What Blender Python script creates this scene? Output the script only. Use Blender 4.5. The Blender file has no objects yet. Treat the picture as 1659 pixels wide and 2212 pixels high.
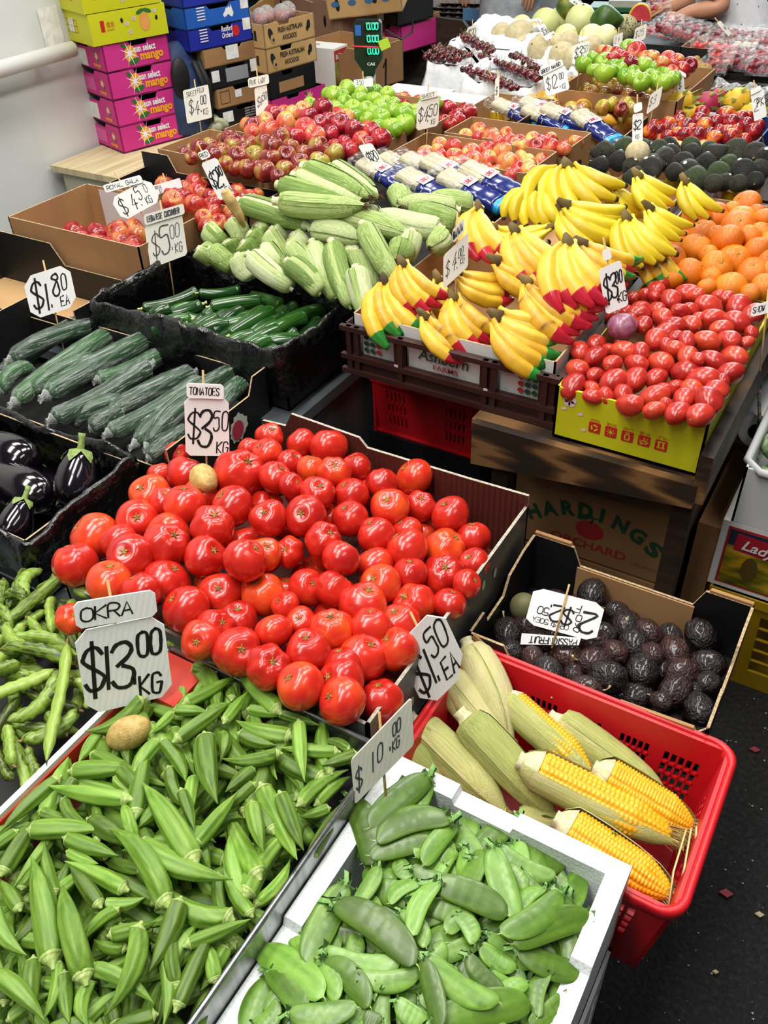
import bpy, math, random
import numpy as np
from math import sin, cos, pi, radians, hypot, atan, atan2, sqrt
from mathutils import Vector, Matrix, Quaternion, noise
random.seed(7)
SC = bpy.context.scene
COL = SC.collection
# ------------------------------------------------------------------ camera
W, H, F = 1659, 2212, 1900.0
NX, NY = 930 - 829.5, 3445 - 1106.0
TH = atan(F / hypot(NX, NY)); ROLL = atan2(NX, NY); YAW = radians(32.2); CZ = 1.78
fwd = np.array([-sin(YAW) * cos(TH), cos(YAW) * cos(TH), -sin(TH)])
_r = np.array([cos(YAW), sin(YAW), 0.0]); _u = np.cross(_r, fwd)
RT = cos(ROLL) * _r - sin(ROLL) * _u
UP = sin(ROLL) * _r + cos(ROLL) * _u
CAM = np.array([0, 0, CZ])
cd = bpy.data.cameras.new('camera'); cam = bpy.data.objects.new('camera', cd); COL.objects.link(cam)
cd.sensor_fit = 'HORIZONTAL'; cd.sensor_width = 36; cd.lens = F * 36 / W; cd.clip_start = .02
cam.matrix_world = Matrix(((RT[0], UP[0], -fwd[0], 0), (RT[1], UP[1], -fwd[1], 0), (RT[2], UP[2], -fwd[2], CZ), (0, 0, 0, 1)))
SC.camera = cam
# ------------------------------------------------------------------ light
SC.view_settings.view_transform = 'Standard'; SC.view_settings.look = 'None'
SC.view_settings.gamma = 1; SC.view_settings.use_curve_mapping = False
SC.view_settings.exposure = -0.08
wd = bpy.data.worlds.new('world'); SC.world = wd; wd.use_nodes = True
wd.node_tree.nodes['Background'].inputs[0].default_value = (.86, .93, 1, 1)
wd.node_tree.nodes['Background'].inputs[1].default_value = .09

def lamp_area(name, loc, size, energy, rotz=0, color=(1, .97, .92), aim=None):
    l = bpy.data.lights.new(name, 'AREA'); l.shape = 'RECTANGLE'; l.size, l.size_y = size
    l.energy = energy; l.color = color
    o = bpy.data.objects.new(name, l); COL.objects.link(o); o.location = loc; o.rotation_euler = (0, 0, rotz)
    if aim is not None:
        o.rotation_euler = (Vector(aim) - Vector(loc)).to_track_quat('-Z', 'Y').to_euler()
    return o
LIGHTS = [((-1.9, .5, 3.6), 52), ((-.75, .5, 3.6), 52), ((-2.2, 2.4, 3.6), 46), ((-.5, 2.6, 3.6), 52),
          ((-1.9, 4.6, 3.6), 36), ((-.4, 4.8, 3.6), 38), ((-.6, -1.1, 3.4), 40), ((.8, .9, 3.6), 22)]  # final pair added towards the camera to brighten cards and front faces
for i, (p, e) in enumerate(LIGHTS):
    lamp_area('ceiling_and_fill_light', p, (.45, 1.6), e)
# unseen wide cool area lamp at the rear, aimed at the tables
lamp_area('rear_cool_light', (-1.9, 8.4, 2.2), (3.0, 2.6), 150, color=(.85, .93, 1), aim=(-1.5, 3, .9))

# ------------------------------------------------------------------ maths
def ray(px, py):
    d = fwd * F + RT * (px - W / 2) - UP * (py - H / 2)
    return d / np.linalg.norm(d)
def at(px, py, z):
    d = ray(px, py); return CAM + d * ((z - CZ) / d[2])
def at_y(px, py, y):
    d = ray(px, py); return CAM + d * (y / d[1])
def at_x(px, py, x):
    d = ray(px, py); return CAM + d * (x / d[0])
def on_plane(px, py, p0, n):
    d = ray(px, py); return CAM + d * (np.dot(np.array(p0) - CAM, n) / np.dot(d, n))
def proj(p):
    v = np.array(p, float) - CAM; w = v @ fwd
    return W / 2 + F * (v @ RT) / w, H / 2 - F * (v @ UP) / w
def on_surf(px, py, surf, z0):
    z = z0
    for _ in range(14):
        p = at(px, py, z); z += .6 * (surf(p[0], p[1]) - z)
    return at(px, py, z)
def heap(x0, x1, y0, y1, zr, h, pw=2, tx=0, ty=0):
    cx, cy, hx, hy = (x0 + x1) / 2, (y0 + y1) / 2, (x1 - x0) / 2, (y1 - y0) / 2
    def f(x, y):
        u = max(-1.15, min(1.15, (x - cx) / hx)); v = max(-1.15, min(1.15, (y - cy) / hy))
        return zr + h * (1 - abs(u) ** pw) * (1 - abs(v) ** pw) + tx * u + ty * v
    return f
def relax(S, r, order, iters=40, k=.9, cap=.05):
    """S (N,K,3) samples; slide items along their sight lines until they no longer run into each other."""
    N, K, _ = S.shape
    mid = S.mean(1); D = mid - CAM; D /= np.linalg.norm(D, axis=1)[:, None]
    t = np.zeros(N); rr = (r[:, None] + r[None, :]) * k
    front = np.where(order[:, None] > order[None, :], -1.0, 1.0)
    for it in range(iters):
        Q = (S + (D * t[:, None])[:, None, :]).reshape(-1, 3)
        d2 = (Q * Q).sum(1); dd = d2[:, None] + d2[None, :] - 2 * Q @ Q.T
        dd = np.sqrt(np.maximum(dd, 0)).reshape(N, K, N, K).min(3).min(1)
        np.fill_diagonal(dd, 9)
        pen = np.clip(rr - dd, 0, .03)
        t += (pen * front).sum(1) * .22
        t = np.clip(t, -cap, cap)
    return D * t[:, None]

# ------------------------------------------------------------------ materials
def lin(c):
    if isinstance(c, str):
        c = [int(c[i:i + 2], 16) / 255 for i in (0, 2, 4)]
        c = [x / 12.92 if x <= .04045 else ((x + .055) / 1.055) ** 2.4 for x in c]
    return (c[0], c[1], c[2], 1)
_mats = {}
def M(name, cols, by='flat', rough=.5, scale=8, detail=3, bump=0, bscale=None, coat=0, metal=0, spec=.5, stretch=(1, 1, 1), dist=0,
      emit=0, alpha=1, trans=0, sss=0, hue=0, coord='Object', wave=None):
    """cols: one hex colour or [(pos, hex), ...]; by: flat / noise / random / z / voronoi / wave"""
    if name in _mats: return _mats[name]
    m = bpy.data.materials.new(name); m.use_nodes = True; _mats[name] = m
    nt = m.node_tree; N = nt.nodes; L = nt.links; b = N['Principled BSDF']
    b.inputs['Roughness'].default_value = rough; b.inputs['Metallic'].default_value = metal
    b.inputs['Specular IOR Level'].default_value = spec; b.inputs['Coat Weight'].default_value = coat
    b.inputs['Coat Roughness'].default_value = .12
    if trans: b.inputs['Transmission Weight'].default_value = trans
    if alpha < 1: b.inputs['Alpha'].default_value = alpha
    if sss:
        b.inputs['Subsurface Weight'].default_value = sss; b.inputs['Subsurface Radius'].default_value = (.01, .004, .002)
    if isinstance(cols, str): cols = [(0, cols)]
    b.inputs['Base Color'].default_value = lin(cols[0][1])
    tc = N.new('ShaderNodeTexCoord'); mp = N.new('ShaderNodeMapping'); L.new(tc.outputs[coord], mp.inputs[0])
    mp.inputs['Scale'].default_value = stretch
    oi = N.new('ShaderNodeObjectInfo')
    off = N.new('ShaderNodeVectorMath'); off.operation = 'ADD'
    sc = N.new('ShaderNodeVectorMath'); sc.operation = 'SCALE'; sc.inputs[0].default_value = (7, 13, 5); L.new(oi.outputs['Random'], sc.inputs['Scale'])
    L.new(mp.outputs[0], off.inputs[0]); L.new(sc.outputs[0], off.inputs[1])
    vec = off.outputs[0]
    fac = None
    if by == 'random': fac = oi.outputs['Random']
    elif by in ('noise', 'noiserand'):
        n = N.new('ShaderNodeTexNoise'); n.inputs['Scale'].default_value = scale; n.inputs['Detail'].default_value = detail
        n.inputs['Distortion'].default_value = dist; L.new(vec, n.inputs['Vector']); fac = n.outputs['Fac']
        if by == 'noiserand':
            a = N.new('ShaderNodeMath'); a.operation = 'MULTIPLY_ADD'; a.inputs[1].default_value = .5; L.new(oi.outputs['Random'], a.inputs[0])
            s = N.new('ShaderNodeMath'); s.operation = 'MULTIPLY_ADD'; s.inputs[1].default_value = .9; s.inputs[2].default_value = -.2
            L.new(fac, s.inputs[0]); L.new(s.outputs[0], a.inputs[2]); fac = a.outputs[0]
    elif by == 'z':
        s = N.new('ShaderNodeSeparateXYZ'); L.new(mp.outputs[0], s.inputs[0])
        n = N.new('ShaderNodeTexNoise'); n.inputs['Scale'].default_value = scale; L.new(vec, n.inputs['Vector'])
        a = N.new('ShaderNodeMath'); a.operation = 'MULTIPLY_ADD'; a.inputs[1].default_value = dist; L.new(n.outputs['Fac'], a.inputs[0])
        L.new(s.outputs[2], a.inputs[2]); fac = a.outputs[0]
    elif by == 'voronoi':
        n = N.new('ShaderNodeTexVoronoi'); n.inputs['Scale'].default_value = scale; L.new(vec, n.inputs['Vector']); fac = n.outputs['Distance']
    elif by == 'wave':
        n = N.new('ShaderNodeTexWave'); n.inputs['Scale'].default_value = scale; n.inputs['Distortion'].default_value = dist
        n.inputs['Detail'].default_value = detail; n.inputs['Detail Scale'].default_value = 1.5; L.new(vec, n.inputs['Vector']); fac = n.outputs['Fac']
    out = None
    if fac is not None and len(cols) > 1:
        r = N.new('ShaderNodeValToRGB'); e = r.color_ramp.elements
        e[0].position, e[0].color = cols[0][0], lin(cols[0][1]); e[1].position, e[1].color = cols[-1][0], lin(cols[-1][1])
        for p, c in cols[1:-1]:
            x = e.new(p); x.color = lin(c)
        L.new(fac, r.inputs[0]); out = r.outputs[0]
    if hue:
        hs = N.new('ShaderNodeHueSaturation')
        ma = N.new('ShaderNodeMapRange'); ma.inputs['To Min'].default_value = .5 - hue; ma.inputs['To Max'].default_value = .5 + hue
        L.new(oi.outputs['Random'], ma.inputs['Value']); L.new(ma.outputs[0], hs.inputs['Hue'])
        mv = N.new('ShaderNodeMath'); mv.operation = 'FRACT'; mm = N.new('ShaderNodeMath'); mm.operation = 'MULTIPLY'; mm.inputs[1].default_value = 7.3
        L.new(oi.outputs['Random'], mm.inputs[0]); L.new(mm.outputs[0], mv.inputs[0])
        mr = N.new('ShaderNodeMapRange'); mr.inputs['To Min'].default_value = .82; mr.inputs['To Max'].default_value = 1.12
        L.new(mv.outputs[0], mr.inputs['Value']); L.new(mr.outputs[0], hs.inputs['Value'])
        if out is None: hs.inputs['Color'].default_value = lin(cols[0][1])
        else: L.new(out, hs.inputs['Color'])
        out = hs.outputs[0]
    if out is not None: L.new(out, b.inputs['Base Color'])
    if emit:
        b.inputs['Emission Color'].default_value = lin(cols[0][1]); b.inputs['Emission Strength'].default_value = emit
    if bump:
        n = N.new('ShaderNodeTexNoise'); n.inputs['Scale'].default_value = bscale or scale * 4; n.inputs['Detail'].default_value = 4; L.new(vec, n.inputs['Vector'])
        bp = N.new('ShaderNodeBump'); bp.inputs['Strength'].default_value = bump; bp.inputs['Distance'].default_value = .01
        if wave:
            w = N.new('ShaderNodeTexWave'); w.inputs['Scale'].default_value = wave; w.inputs['Distortion'].default_value = .6; L.new(mp.outputs[0], w.inputs['Vector'])
            L.new(w.outputs['Fac'], bp.inputs['Height'])
        else: L.new(n.outputs['Fac'], bp.inputs['Height'])
        L.new(bp.outputs[0], b.inputs['Normal'])
    return m
def M_two(name, c0, c1, c2=None, pole='b59a4a', scale=(1, 1, 1), thr=.5, soft=.18, rough=.25, coat=.3, streak=9, varia=.6):
    """skin that blushes from c0 to c1 in streaks running pole to pole, differently on each fruit"""
    if name in _mats: return _mats[name]
    m = bpy.data.materials.new(name); m.use_nodes = True; _mats[name] = m
    nt = m.node_tree; N = nt.nodes; L = nt.links; b = N['Principled BSDF']
    b.inputs['Roughness'].default_value = rough; b.inputs['Coat Weight'].default_value = coat; b.inputs['Coat Roughness'].default_value = .1
    tc = N.new('ShaderNodeTexCoord'); oi = N.new('ShaderNodeObjectInfo')
    sc = N.new('ShaderNodeVectorMath'); sc.operation = 'SCALE'; sc.inputs[0].default_value = (17, 23, 11); L.new(oi.outputs['Random'], sc.inputs['Scale'])
    ad = N.new('ShaderNodeVectorMath'); ad.operation = 'ADD'; L.new(tc.outputs['Object'], ad.inputs[0]); L.new(sc.outputs[0], ad.inputs[1])
    big = N.new('ShaderNodeTexNoise'); big.inputs['Scale'].default_value = .8; big.inputs['Detail'].default_value = 1; L.new(ad.outputs[0], big.inputs['Vector'])
    mp = N.new('ShaderNodeMapping'); mp.inputs['Scale'].default_value = (streak, streak, .7); L.new(ad.outputs[0], mp.inputs[0])
    st = N.new('ShaderNodeTexNoise'); st.inputs['Scale'].default_value = 1; st.inputs['Detail'].default_value = 3; L.new(mp.outputs[0], st.inputs['Vector'])
    a = N.new('ShaderNodeMath'); a.operation = 'MULTIPLY_ADD'; a.inputs[1].default_value = .35; L.new(st.outputs['Fac'], a.inputs[0]); L.new(big.outputs['Fac'], a.inputs[2])
    v = N.new('ShaderNodeMath'); v.operation = 'MULTIPLY_ADD'; v.inputs[1].default_value = varia * .5; L.new(oi.outputs['Random'], v.inputs[0]); L.new(a.outputs[0], v.inputs[2])
    r = N.new('ShaderNodeValToRGB'); e = r.color_ramp.elements; t0 = thr + .175 + varia * .25
    e[0].position = max(0, t0 - soft); e[0].color = lin(c0); e[1].position = min(1, t0 + soft); e[1].color = lin(c1)
    if c2: x = e.new(min(.99, t0 + soft * 2.2)); x.color = lin(c2)
    L.new(v.outputs[0], r.inputs[0]); L.new(r.outputs[0], b.inputs['Base Color'])
    return m
def M_film(name, tint='ffffff', clear=.6, rough=.12, bump=.5, bscale=60):
    """thin clear plastic: light passes; whiter glints painted in as noise opacity, bumps crinkle it"""
    if name in _mats: return _mats[name]
    m = bpy.data.materials.new(name); m.use_nodes = True; _mats[name] = m
    nt = m.node_tree; N = nt.nodes; L = nt.links; b = N['Principled BSDF']; o = N['Material Output']
    b.inputs['Base Color'].default_value = lin(tint); b.inputs['Roughness'].default_value = rough; b.inputs['Specular IOR Level'].default_value = .8
    t = N.new('ShaderNodeBsdfTransparent'); mx = N.new('ShaderNodeMixShader')
    tc = N.new('ShaderNodeTexCoord'); n = N.new('ShaderNodeTexNoise'); n.inputs['Scale'].default_value = bscale; n.inputs['Detail'].default_value = 5
    n.inputs['Distortion'].default_value = 1.2
    L.new(tc.outputs['Object'], n.inputs['Vector'])
    rp = N.new('ShaderNodeMapRange'); rp.inputs['From Min'].default_value = .45; rp.inputs['From Max'].default_value = .72
    rp.inputs['To Min'].default_value = max(.02, 1 - clear - .12); rp.inputs['To Max'].default_value = min(1, 1 - clear + .35)
    L.new(n.outputs['Fac'], rp.inputs['Value']); L.new(rp.outputs[0], mx.inputs[0])
    bp = N.new('ShaderNodeBump'); bp.inputs['Strength'].default_value = bump; bp.inputs['Distance'].default_value = .02
    L.new(n.outputs['Fac'], bp.inputs['Height']); L.new(bp.outputs[0], b.inputs['Normal'])
    L.new(t.outputs[0], mx.inputs[1]); L.new(b.outputs[0], mx.inputs[2]); L.new(mx.outputs[0], o.inputs[0])
    return m

# ------------------------------------------------------------------ mesh building
class MB:
    level = False
    def __init__(s): s.v = []; s.f = []; s.m = []; s.sm = []
    def add(s, vs, fs, mat=0, smooth=False):
        o = len(s.v); s.v += [tuple(float(c) for c in v) for v in vs]
        for f in fs: s.f.append([i + o for i in f]); s.m.append(mat); s.sm.append(smooth)
    def box(s, a, b, mat=0):
        x0, y0, z0 = a; x1, y1, z1 = b
        s.add([(x0, y0, z0), (x1, y0, z0), (x1, y1, z0), (x0, y1, z0), (x0, y0, z1), (x1, y0, z1), (x1, y1, z1), (x0, y1, z1)],
              [(0, 3, 2, 1), (4, 5, 6, 7), (0, 1, 5, 4), (1, 2, 6, 5), (2, 3, 7, 6), (3, 0, 4, 7)], mat); return s
    def prism(s, poly, ex, mat=0, side=None):
        """flat polygon (3-D points) pushed along ex"""
        n = len(poly); ex = Vector(ex); A = [Vector(p) for p in poly]; B = [p + ex for p in A]
        s.add(A + B, [list(range(n))[::-1], [n + i for i in range(n)]], mat)
        s.add(A + B, [(i, (i + 1) % n, n + (i + 1) % n, n + i) for i in range(n)], mat if side is None else side); return s
    def sweep(s, pts, rad, n=12, mat=0, sec=None, up=(0, 0, 1), caps=True, flat=None, a0=0, a1=2 * pi, thick=0):
        """tube along pts; rad per point (number or (ra, rb)); sec(phi, t) scales the radius; flat squeezes"""
        P = [Vector(p) for p in pts]; K = len(P); full = abs(a1 - a0 - 2 * pi) < 1e-6
        T = [(P[min(i + 1, K - 1)] - P[max(i - 1, 0)]).normalized() for i in range(K)]
        if MB.level: T = [Vector((0, 0, 1))] * K          # rings stay square to the long axis (meshes that get stretched)
        u = Vector(up); u = (u - T[0] * u.dot(T[0]))
        if u.length < 1e-5: u = T[0].orthogonal()
        u.normalize(); vs = []; cnt = n if full else n + 1
        for i in range(K):
            u = (u - T[i] * u.dot(T[i])).normalized(); w = T[i].cross(u); r = rad[i]
            ra, rb = r if isinstance(r, (tuple, list)) else (r, r)
            for j in range(cnt):
                ph = a0 + (a1 - a0) * j / n; q = sec(ph, i / (K - 1)) if sec else 1
                vs.append(P[i] + u * (ra * q * cos(ph)) + w * (rb * q * sin(ph)))
        fs = []
        for i in range(K - 1):
            for j in range(n):
                j2 = (j + 1) % cnt if full else j + 1
                fs.append((i * cnt + j, i * cnt + j2, (i + 1) * cnt + j2, (i + 1) * cnt + j))
        if caps and full:
            fs.append([j for j in range(n)][::-1]); fs.append([(K - 1) * n + j for j in range(n)])
        s.add(vs, fs, mat, True); return s
    def tube(s, a, b, r, r2=None, n=8, mat=0):
        return s.sweep([a, b], [r, r if r2 is None else r2], n, mat)
    def ball(s, c, r, nu=16, nv=10, mat=0, fn=None):
        """r number or triple; fn(theta, phi) -> (radius scale, z shift)"""
        r = (r, r, r) if not isinstance(r, (tuple, list)) else r; vs = [];
        for i in range(nv + 1):
            th = pi * i / nv
            for j in range(nu):
                ph = 2 * pi * j / nu; q, dz = fn(th, ph) if fn else (1, 0)
                vs.append((c[0] + r[0] * q * sin(th) * cos(ph), c[1] + r[1] * q * sin(th) * sin(ph), c[2] + r[2] * (q * cos(th) + dz)))
        fs = [(i * nu + j, (i + 1) * nu + j, (i + 1) * nu + (j + 1) % nu, i * nu + (j + 1) % nu) for i in range(nv) for j in range(nu)]
        s.add(vs, fs, mat, True); return s
    def mesh(s, name, mats):
        me = bpy.data.meshes.new(name); me.from_pydata(s.v, [], s.f)
        for m in (mats if isinstance(mats, (list, tuple)) else [mats]): me.materials.append(m)
        me.polygons.foreach_set('material_index', s.m); me.polygons.foreach_set('use_smooth', s.sm); me.update()
        return me
    def obj(s, name, mats, parent=None, loc=None):
        return link(name, s.mesh(name, mats), parent, loc)
def link(name, data, parent=None, loc=None):
    o = bpy.data.objects.new(name, data); COL.objects.link(o)
    if parent: o.parent = parent
    if loc is not None: o.location = loc
    return o
def tag(o, label, cat, group=None, kind=None):
    o['label'] = label; o['category'] = cat
    if group: o['group'] = group
    if kind: o['kind'] = kind
    return o
def thing(name, label, cat, loc=(0, 0, 0), rz=0, group=None):
    o = link(name, None); o.location = loc; o.rotation_euler = (0, 0, rz); o.empty_display_size = .05
    return tag(o, label, cat, group)
def struct(name, mb, mats):
    o = mb.obj(name, mats); o['kind'] = 'structure'; return o
def noisy(mb, amp, scale, i0=0):
    for i in range(i0, len(mb.v)):
        v = Vector(mb.v[i]); n = noise.noise_vector(v * scale); mb.v[i] = tuple(v + n * amp)
    return mb
def aim(d, up=(0, 0, 1), axis='Z'):
    """rotation taking local +Z to d with local +X kept towards up"""
    d = Vector(d).normalized(); u = Vector(up); u = u - d * u.dot(d)
    if u.length < 1e-4: u = d.orthogonal()
    u.normalize(); w = d.cross(u)
    return Matrix((u, w, d)).transposed().to_quaternion()
def put(proto, name, loc, q=None, scale=1, group=None, label=None, cat=None):
    """proto = (mesh, [(part name, mesh, [(sub name, mesh)])...])"""
    me, kids = proto
    o = link(name, me); o.location = loc; o.rotation_mode = 'QUATERNION'
    if q is not None: o.rotation_quaternion = q
    o.scale = scale if isinstance(scale, (tuple, list)) else (scale,) * 3
    for k in kids:
        c = link(k[0], k[1], o)
        for g in (k[2] if len(k) > 2 else ()): link(g[0], g[1], c)
    if label: tag(o, label, cat, group)
    return o
def rq():
    return Quaternion((random.gauss(0, 1), random.gauss(0, 1), random.gauss(0, 1), random.gauss(0, 1))).normalized()
def zc(data, s, ox, oy, r=True):
    """positions measured in an enlarged view -> photograph pixels"""
    return [(d[0] * s + ox, d[1] * s + oy, d[2] * s) for d in data] if r else [(d[0] * s + ox, d[1] * s + oy, d[2] * s + ox, d[3] * s + oy) + tuple(d[4:]) for d in data]
def name_all(objs, base, where, cat, group, marks=(), low=()):
    """every piece gets its own label where it can be singled out by where it lies in its heap; buried ones share one"""
    P = [proj(o.location) for o in objs]; left = [i for i in range(len(objs)) if i not in low]
    def give(i, lab):
        tag(objs[i], lab, cat, group); left.remove(i)
    for i in low: tag(objs[i], f'{base} buried low under the others {where}', cat, group)
    for (mx, my, txt) in marks: give(min(left, key=lambda k: hypot(P[k][0] - mx, P[k][1] - my)), base + ' ' + txt)
    n = 1 if len(left) < 6 else 2 if len(left) < 22 else 3 if len(left) < 50 else 4
    cols = {1: [''], 2: ['left', 'right'], 3: ['left', 'centre', 'right'], 4: ['left', 'centre left', 'centre right', 'right']}[n]
    rows = {1: [''], 2: ['back', 'front'], 3: ['back', 'middle', 'front'], 4: ['back', 'upper middle', 'lower middle', 'front']}[n]
    byy = sorted(left, key=lambda k: P[k][1]); m = len(byy)
    for r in range(n):
        band = sorted(byy[m * r // n: m * (r + 1) // n], key=lambda k: P[k][0]); q = len(band)
        for c in range(n):
            z = band[q * c // n: q * (c + 1) // n]; zone = f'{rows[r]} {cols[c]}'.strip(); zone = (', ' + zone + ' part') if zone else ''
            if len(z) == 1: give(z[0], f'{base} {where}{zone}, alone there'); continue
            for f, w in ((lambda k: P[k][0], 'leftmost'), (lambda k: -P[k][0], 'rightmost'), (lambda k: -P[k][1], 'frontmost'), (lambda k: P[k][1], 'rearmost')):
                if z and len(z) > 0: i = min(z, key=f); z.remove(i); give(i, f'{w} {base} {where}{zone}')
            for i in z: give(i, f'{base} among its neighbours {where}{zone}')
def pile(protos, data, surf, z0, name, base, where, cat, group, rl, marks=(), orient='any', squash=1, fill=None, cap=.05, sink=.3, k=.9, order=None):
    """round produce seen at (px, py, radius px), resting on a heap surface"""
    Cn, R, O = [], [], []
    for (px, py, r) in data:
        p = on_surf(px, py, surf, z0); d = np.linalg.norm(p - CAM); rad = min(max(r * 1.1 * d / F, rl[0]), rl[1] * 1.08)
        Cn.append(p - np.array([0, 0, rad * sink])); R.append(rad); O.append(py)
    if fill:
        x0, x1, y0, y1, n, dz = fill; tries = 0; m = 0; rad = (rl[0] + rl[1]) / 2 * .95
        while m < n and tries < 4000:
            tries += 1; x, y = random.uniform(x0, x1), random.uniform(y0, y1); c = np.array([x, y, surf(x, y) - dz - random.uniform(0, .015)])
            if all(np.linalg.norm(c - q) > (rad + r) * .88 for q, r in zip(Cn, R)):
                Cn.append(c); R.append(rad); O.append(-1000 + tries * .01); m += 1
    Cn = np.array(Cn); R = np.array(R); D = relax(Cn[:, None, :], R, np.array(O), 60, k, cap); Cn = Cn + D
    objs = []
    for i, (c, r) in enumerate(zip(Cn, R)):
        if orient == 'up': q = aim((random.gauss(0, .55), random.gauss(0, .55), 1), (random.gauss(0, 1), random.gauss(0, 1), 0))
        elif orient == 'side': q = aim((random.gauss(0, 1), random.gauss(0, 1), random.gauss(0, .3)))
        else: q = rq()
        objs.append(put(random.choice(protos), name, c, q, r * random.uniform(.97, 1.03)))
    name_all(objs, base, where, cat, group, marks, range(len(data), len(objs)))
    return objs
def rods(protos, data, surf, z0, name, base, where, cat, group, rad, marks=(), lift=0, up=None, cap=.06, K=5, k=.8, jit=.0, order=None, lenscale=1, wid=None):
    """long produce seen from (x0, y0) to (x1, y1); proto has unit length on +Z and unit radius"""
    A, B, O, RR = [], [], [], []
    for j, d in enumerate(data):
        za = d[4] if len(d) > 4 else 0; zb = d[5] if len(d) > 5 else za
        a = on_surf(d[0], d[1], lambda x, y: surf(x, y) + lift + za, z0); b = on_surf(d[2], d[3], lambda x, y: surf(x, y) + lift + zb, z0)
        if lenscale != 1: m = (a + b) / 2; a = m + (a - m) * lenscale; b = m + (b - m) * lenscale
        A.append(a); B.append(b); O.append(order[j] if order is not None else (d[1] + d[3]) / 2); L = np.linalg.norm(b - a); RR.append(d[6] if len(d) > 6 else random.uniform(*rad) if isinstance(rad, tuple) else min(.0145, max(.009, rad * L * random.uniform(.9, 1.1))) if rad > .09 else min(.0195, max(.0115, -rad * L * random.uniform(.9, 1.08))) if rad < 0 else rad)
    A, B = np.array(A), np.array(B); RR = np.array(RR)
    S = np.stack([A + (B - A) * t for t in np.linspace(.08, .92, K)], 1)
    D = relax(S, RR, np.array(O), 45, k, cap); A = A + D; B = B + D
    objs = []
    for a, b, r in zip(A, B, RR):
        d = Vector(b - a); L = d.length
        u = up if up is not None else (random.gauss(0, 1), random.gauss(0, 1), random.gauss(0, 1))
        if callable(u): u = u(a, b)
        rx, ry = (r, r) if wid is None else (r * wid[0], r * wid[1])
        objs.append(put(random.choice(protos), name, a, aim(d, u), (rx, ry, L)))
    name_all2(objs, A, B, base, where, cat, group, marks, [i for i, d in enumerate(data) if len(d) > 4 and d[4] < -.008 and cat != 'corn'])
    return objs
def name_all2(objs, A, B, base, where, cat, group, marks, low):
    keep = [o.location.copy() for o in objs]
    for o, a, b in zip(objs, A, B): o.location = Vector((a + b) / 2)
    name_all(objs, base, where, cat, group, marks, low)
    for o, l in zip(objs, keep): o.location = l
def under_layer(name, label, cat, group, n, spot, z, rad, L, mat, flat=1):
    """the countless lower pods of a heap, one object"""
    b = MB(); rn = random.Random(n)
    for _ in range(n):
        x, y = spot(rn); a = rn.uniform(0, 6.3); c = Vector((x, y, z + rn.uniform(-.012, .004))); d = Vector((cos(a), sin(a), rn.uniform(-.15, .15))) * L * rn.uniform(.8, 1.1) / 2
        b.sweep([c - d, c - d * .85, c, c + d * .6, c + d], [rad * .5, rad * .9, rad, rad * .6, rad * .1] if flat == 1 else [(rad * flat * q, rad * q) for q in (.3, .8, 1, .9, .2)], 8)
    tag(b.obj(name, mat), label, cat, group, 'stuff')
# ------------------------------------------------------------------ produce: one mesh per kind and variant
def smooth(t): return t * t * (3 - 2 * t)
m_tom = M('tomato_skin', [(.2, 'b21c14'), (.55, 'd02c1c'), (.85, 'e0521f')], 'noiserand', .25, 1.1, 1, coat=.3)
m_scar = M('stem_scar', [(.3, '6b4a1c'), (.7, 'a98a45')], 'noise', .8, 4)
m_roma = M('roma_skin', [(.2, 'a0201a'), (.6, 'bc3226'), (.9, 'cc4c2a')], 'noiserand', .26, 1.1, 1, coat=.15)
m_leafstem = M('green_stem', [(.3, '4d7a24'), (.7, '86a83e')], 'noise', .6, 6)
m_drystem = M('dry_stem', [(.3, '5d4a2c'), (.7, 'a88a55')], 'noise', .8, 6)

def tomato_protos():
    out = []
    for k in range(4):
        rnd = random.Random(k); lob = [(rnd.uniform(.01, .055), rnd.choice((3, 4, 5, 6)), rnd.uniform(0, 6)), (rnd.uniform(.0, .04), 2, rnd.uniform(0, 6))]
        sq = rnd.uniform(.86, .97)
        def fn(th, ph, lob=lob):
            s = sin(th); q = 1 + sum(a * cos(n * ph + p) * s ** 1.2 * (1.2 if th < pi / 2 else .7) for a, n, p in lob)
            top = max(0, 1 - th / .55); return q, -.2 * smooth(top) - (.05 * smooth(max(0, 1 - (pi - th) / .4)) * -1)
        b = MB(); b.ball((0, 0, 0), (1, 1, sq), 28, 18, 0, fn)
        s = MB(); z = sq * .82
        s.ball((0, 0, z), (.13, .13, .035), 10, 6)
        for i in range(5):
            a = 2 * pi * i / 5 + k; s.sweep([(0, 0, z + .02), (.14 * cos(a), .14 * sin(a), z + .035), (.24 * cos(a), .24 * sin(a), z + .06)], [.035, .025, .008], 5)
        out.append((b.mesh('tomato', m_tom), [('stem_scar', s.mesh('stem_scar', m_scar))]))
    return out
TOM = tomato_protos()
def roma_protos():
    out = []
    for k in range(3):
        rnd = random.Random(k + 9); e = rnd.uniform(1.15, 1.42); p = rnd.uniform(0, 6)
        def fn(th, ph): return 1 + .05 * cos(3 * ph + p) * sin(th) + .03 * cos(th), -.05 * smooth(max(0, 1 - th / .4))
        b = MB(); b.ball((0, 0, 0), (.88, .88, e * .92), 22, 16, 0, fn)
        s = MB(); s.ball((0, 0, e * .9), (.1, .1, .04), 8, 5)
        for i in range(5): a = 2 * pi * i / 5; s.sweep([(0, 0, e * .91), (.17 * cos(a), .17 * sin(a), e * .92)], [.03, .008], 4)
        out.append((b.mesh('roma_tomato', m_roma), [('stem_scar', s.mesh('stem_scar', m_scar))]))
    return out
ROMA = roma_protos()
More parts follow.
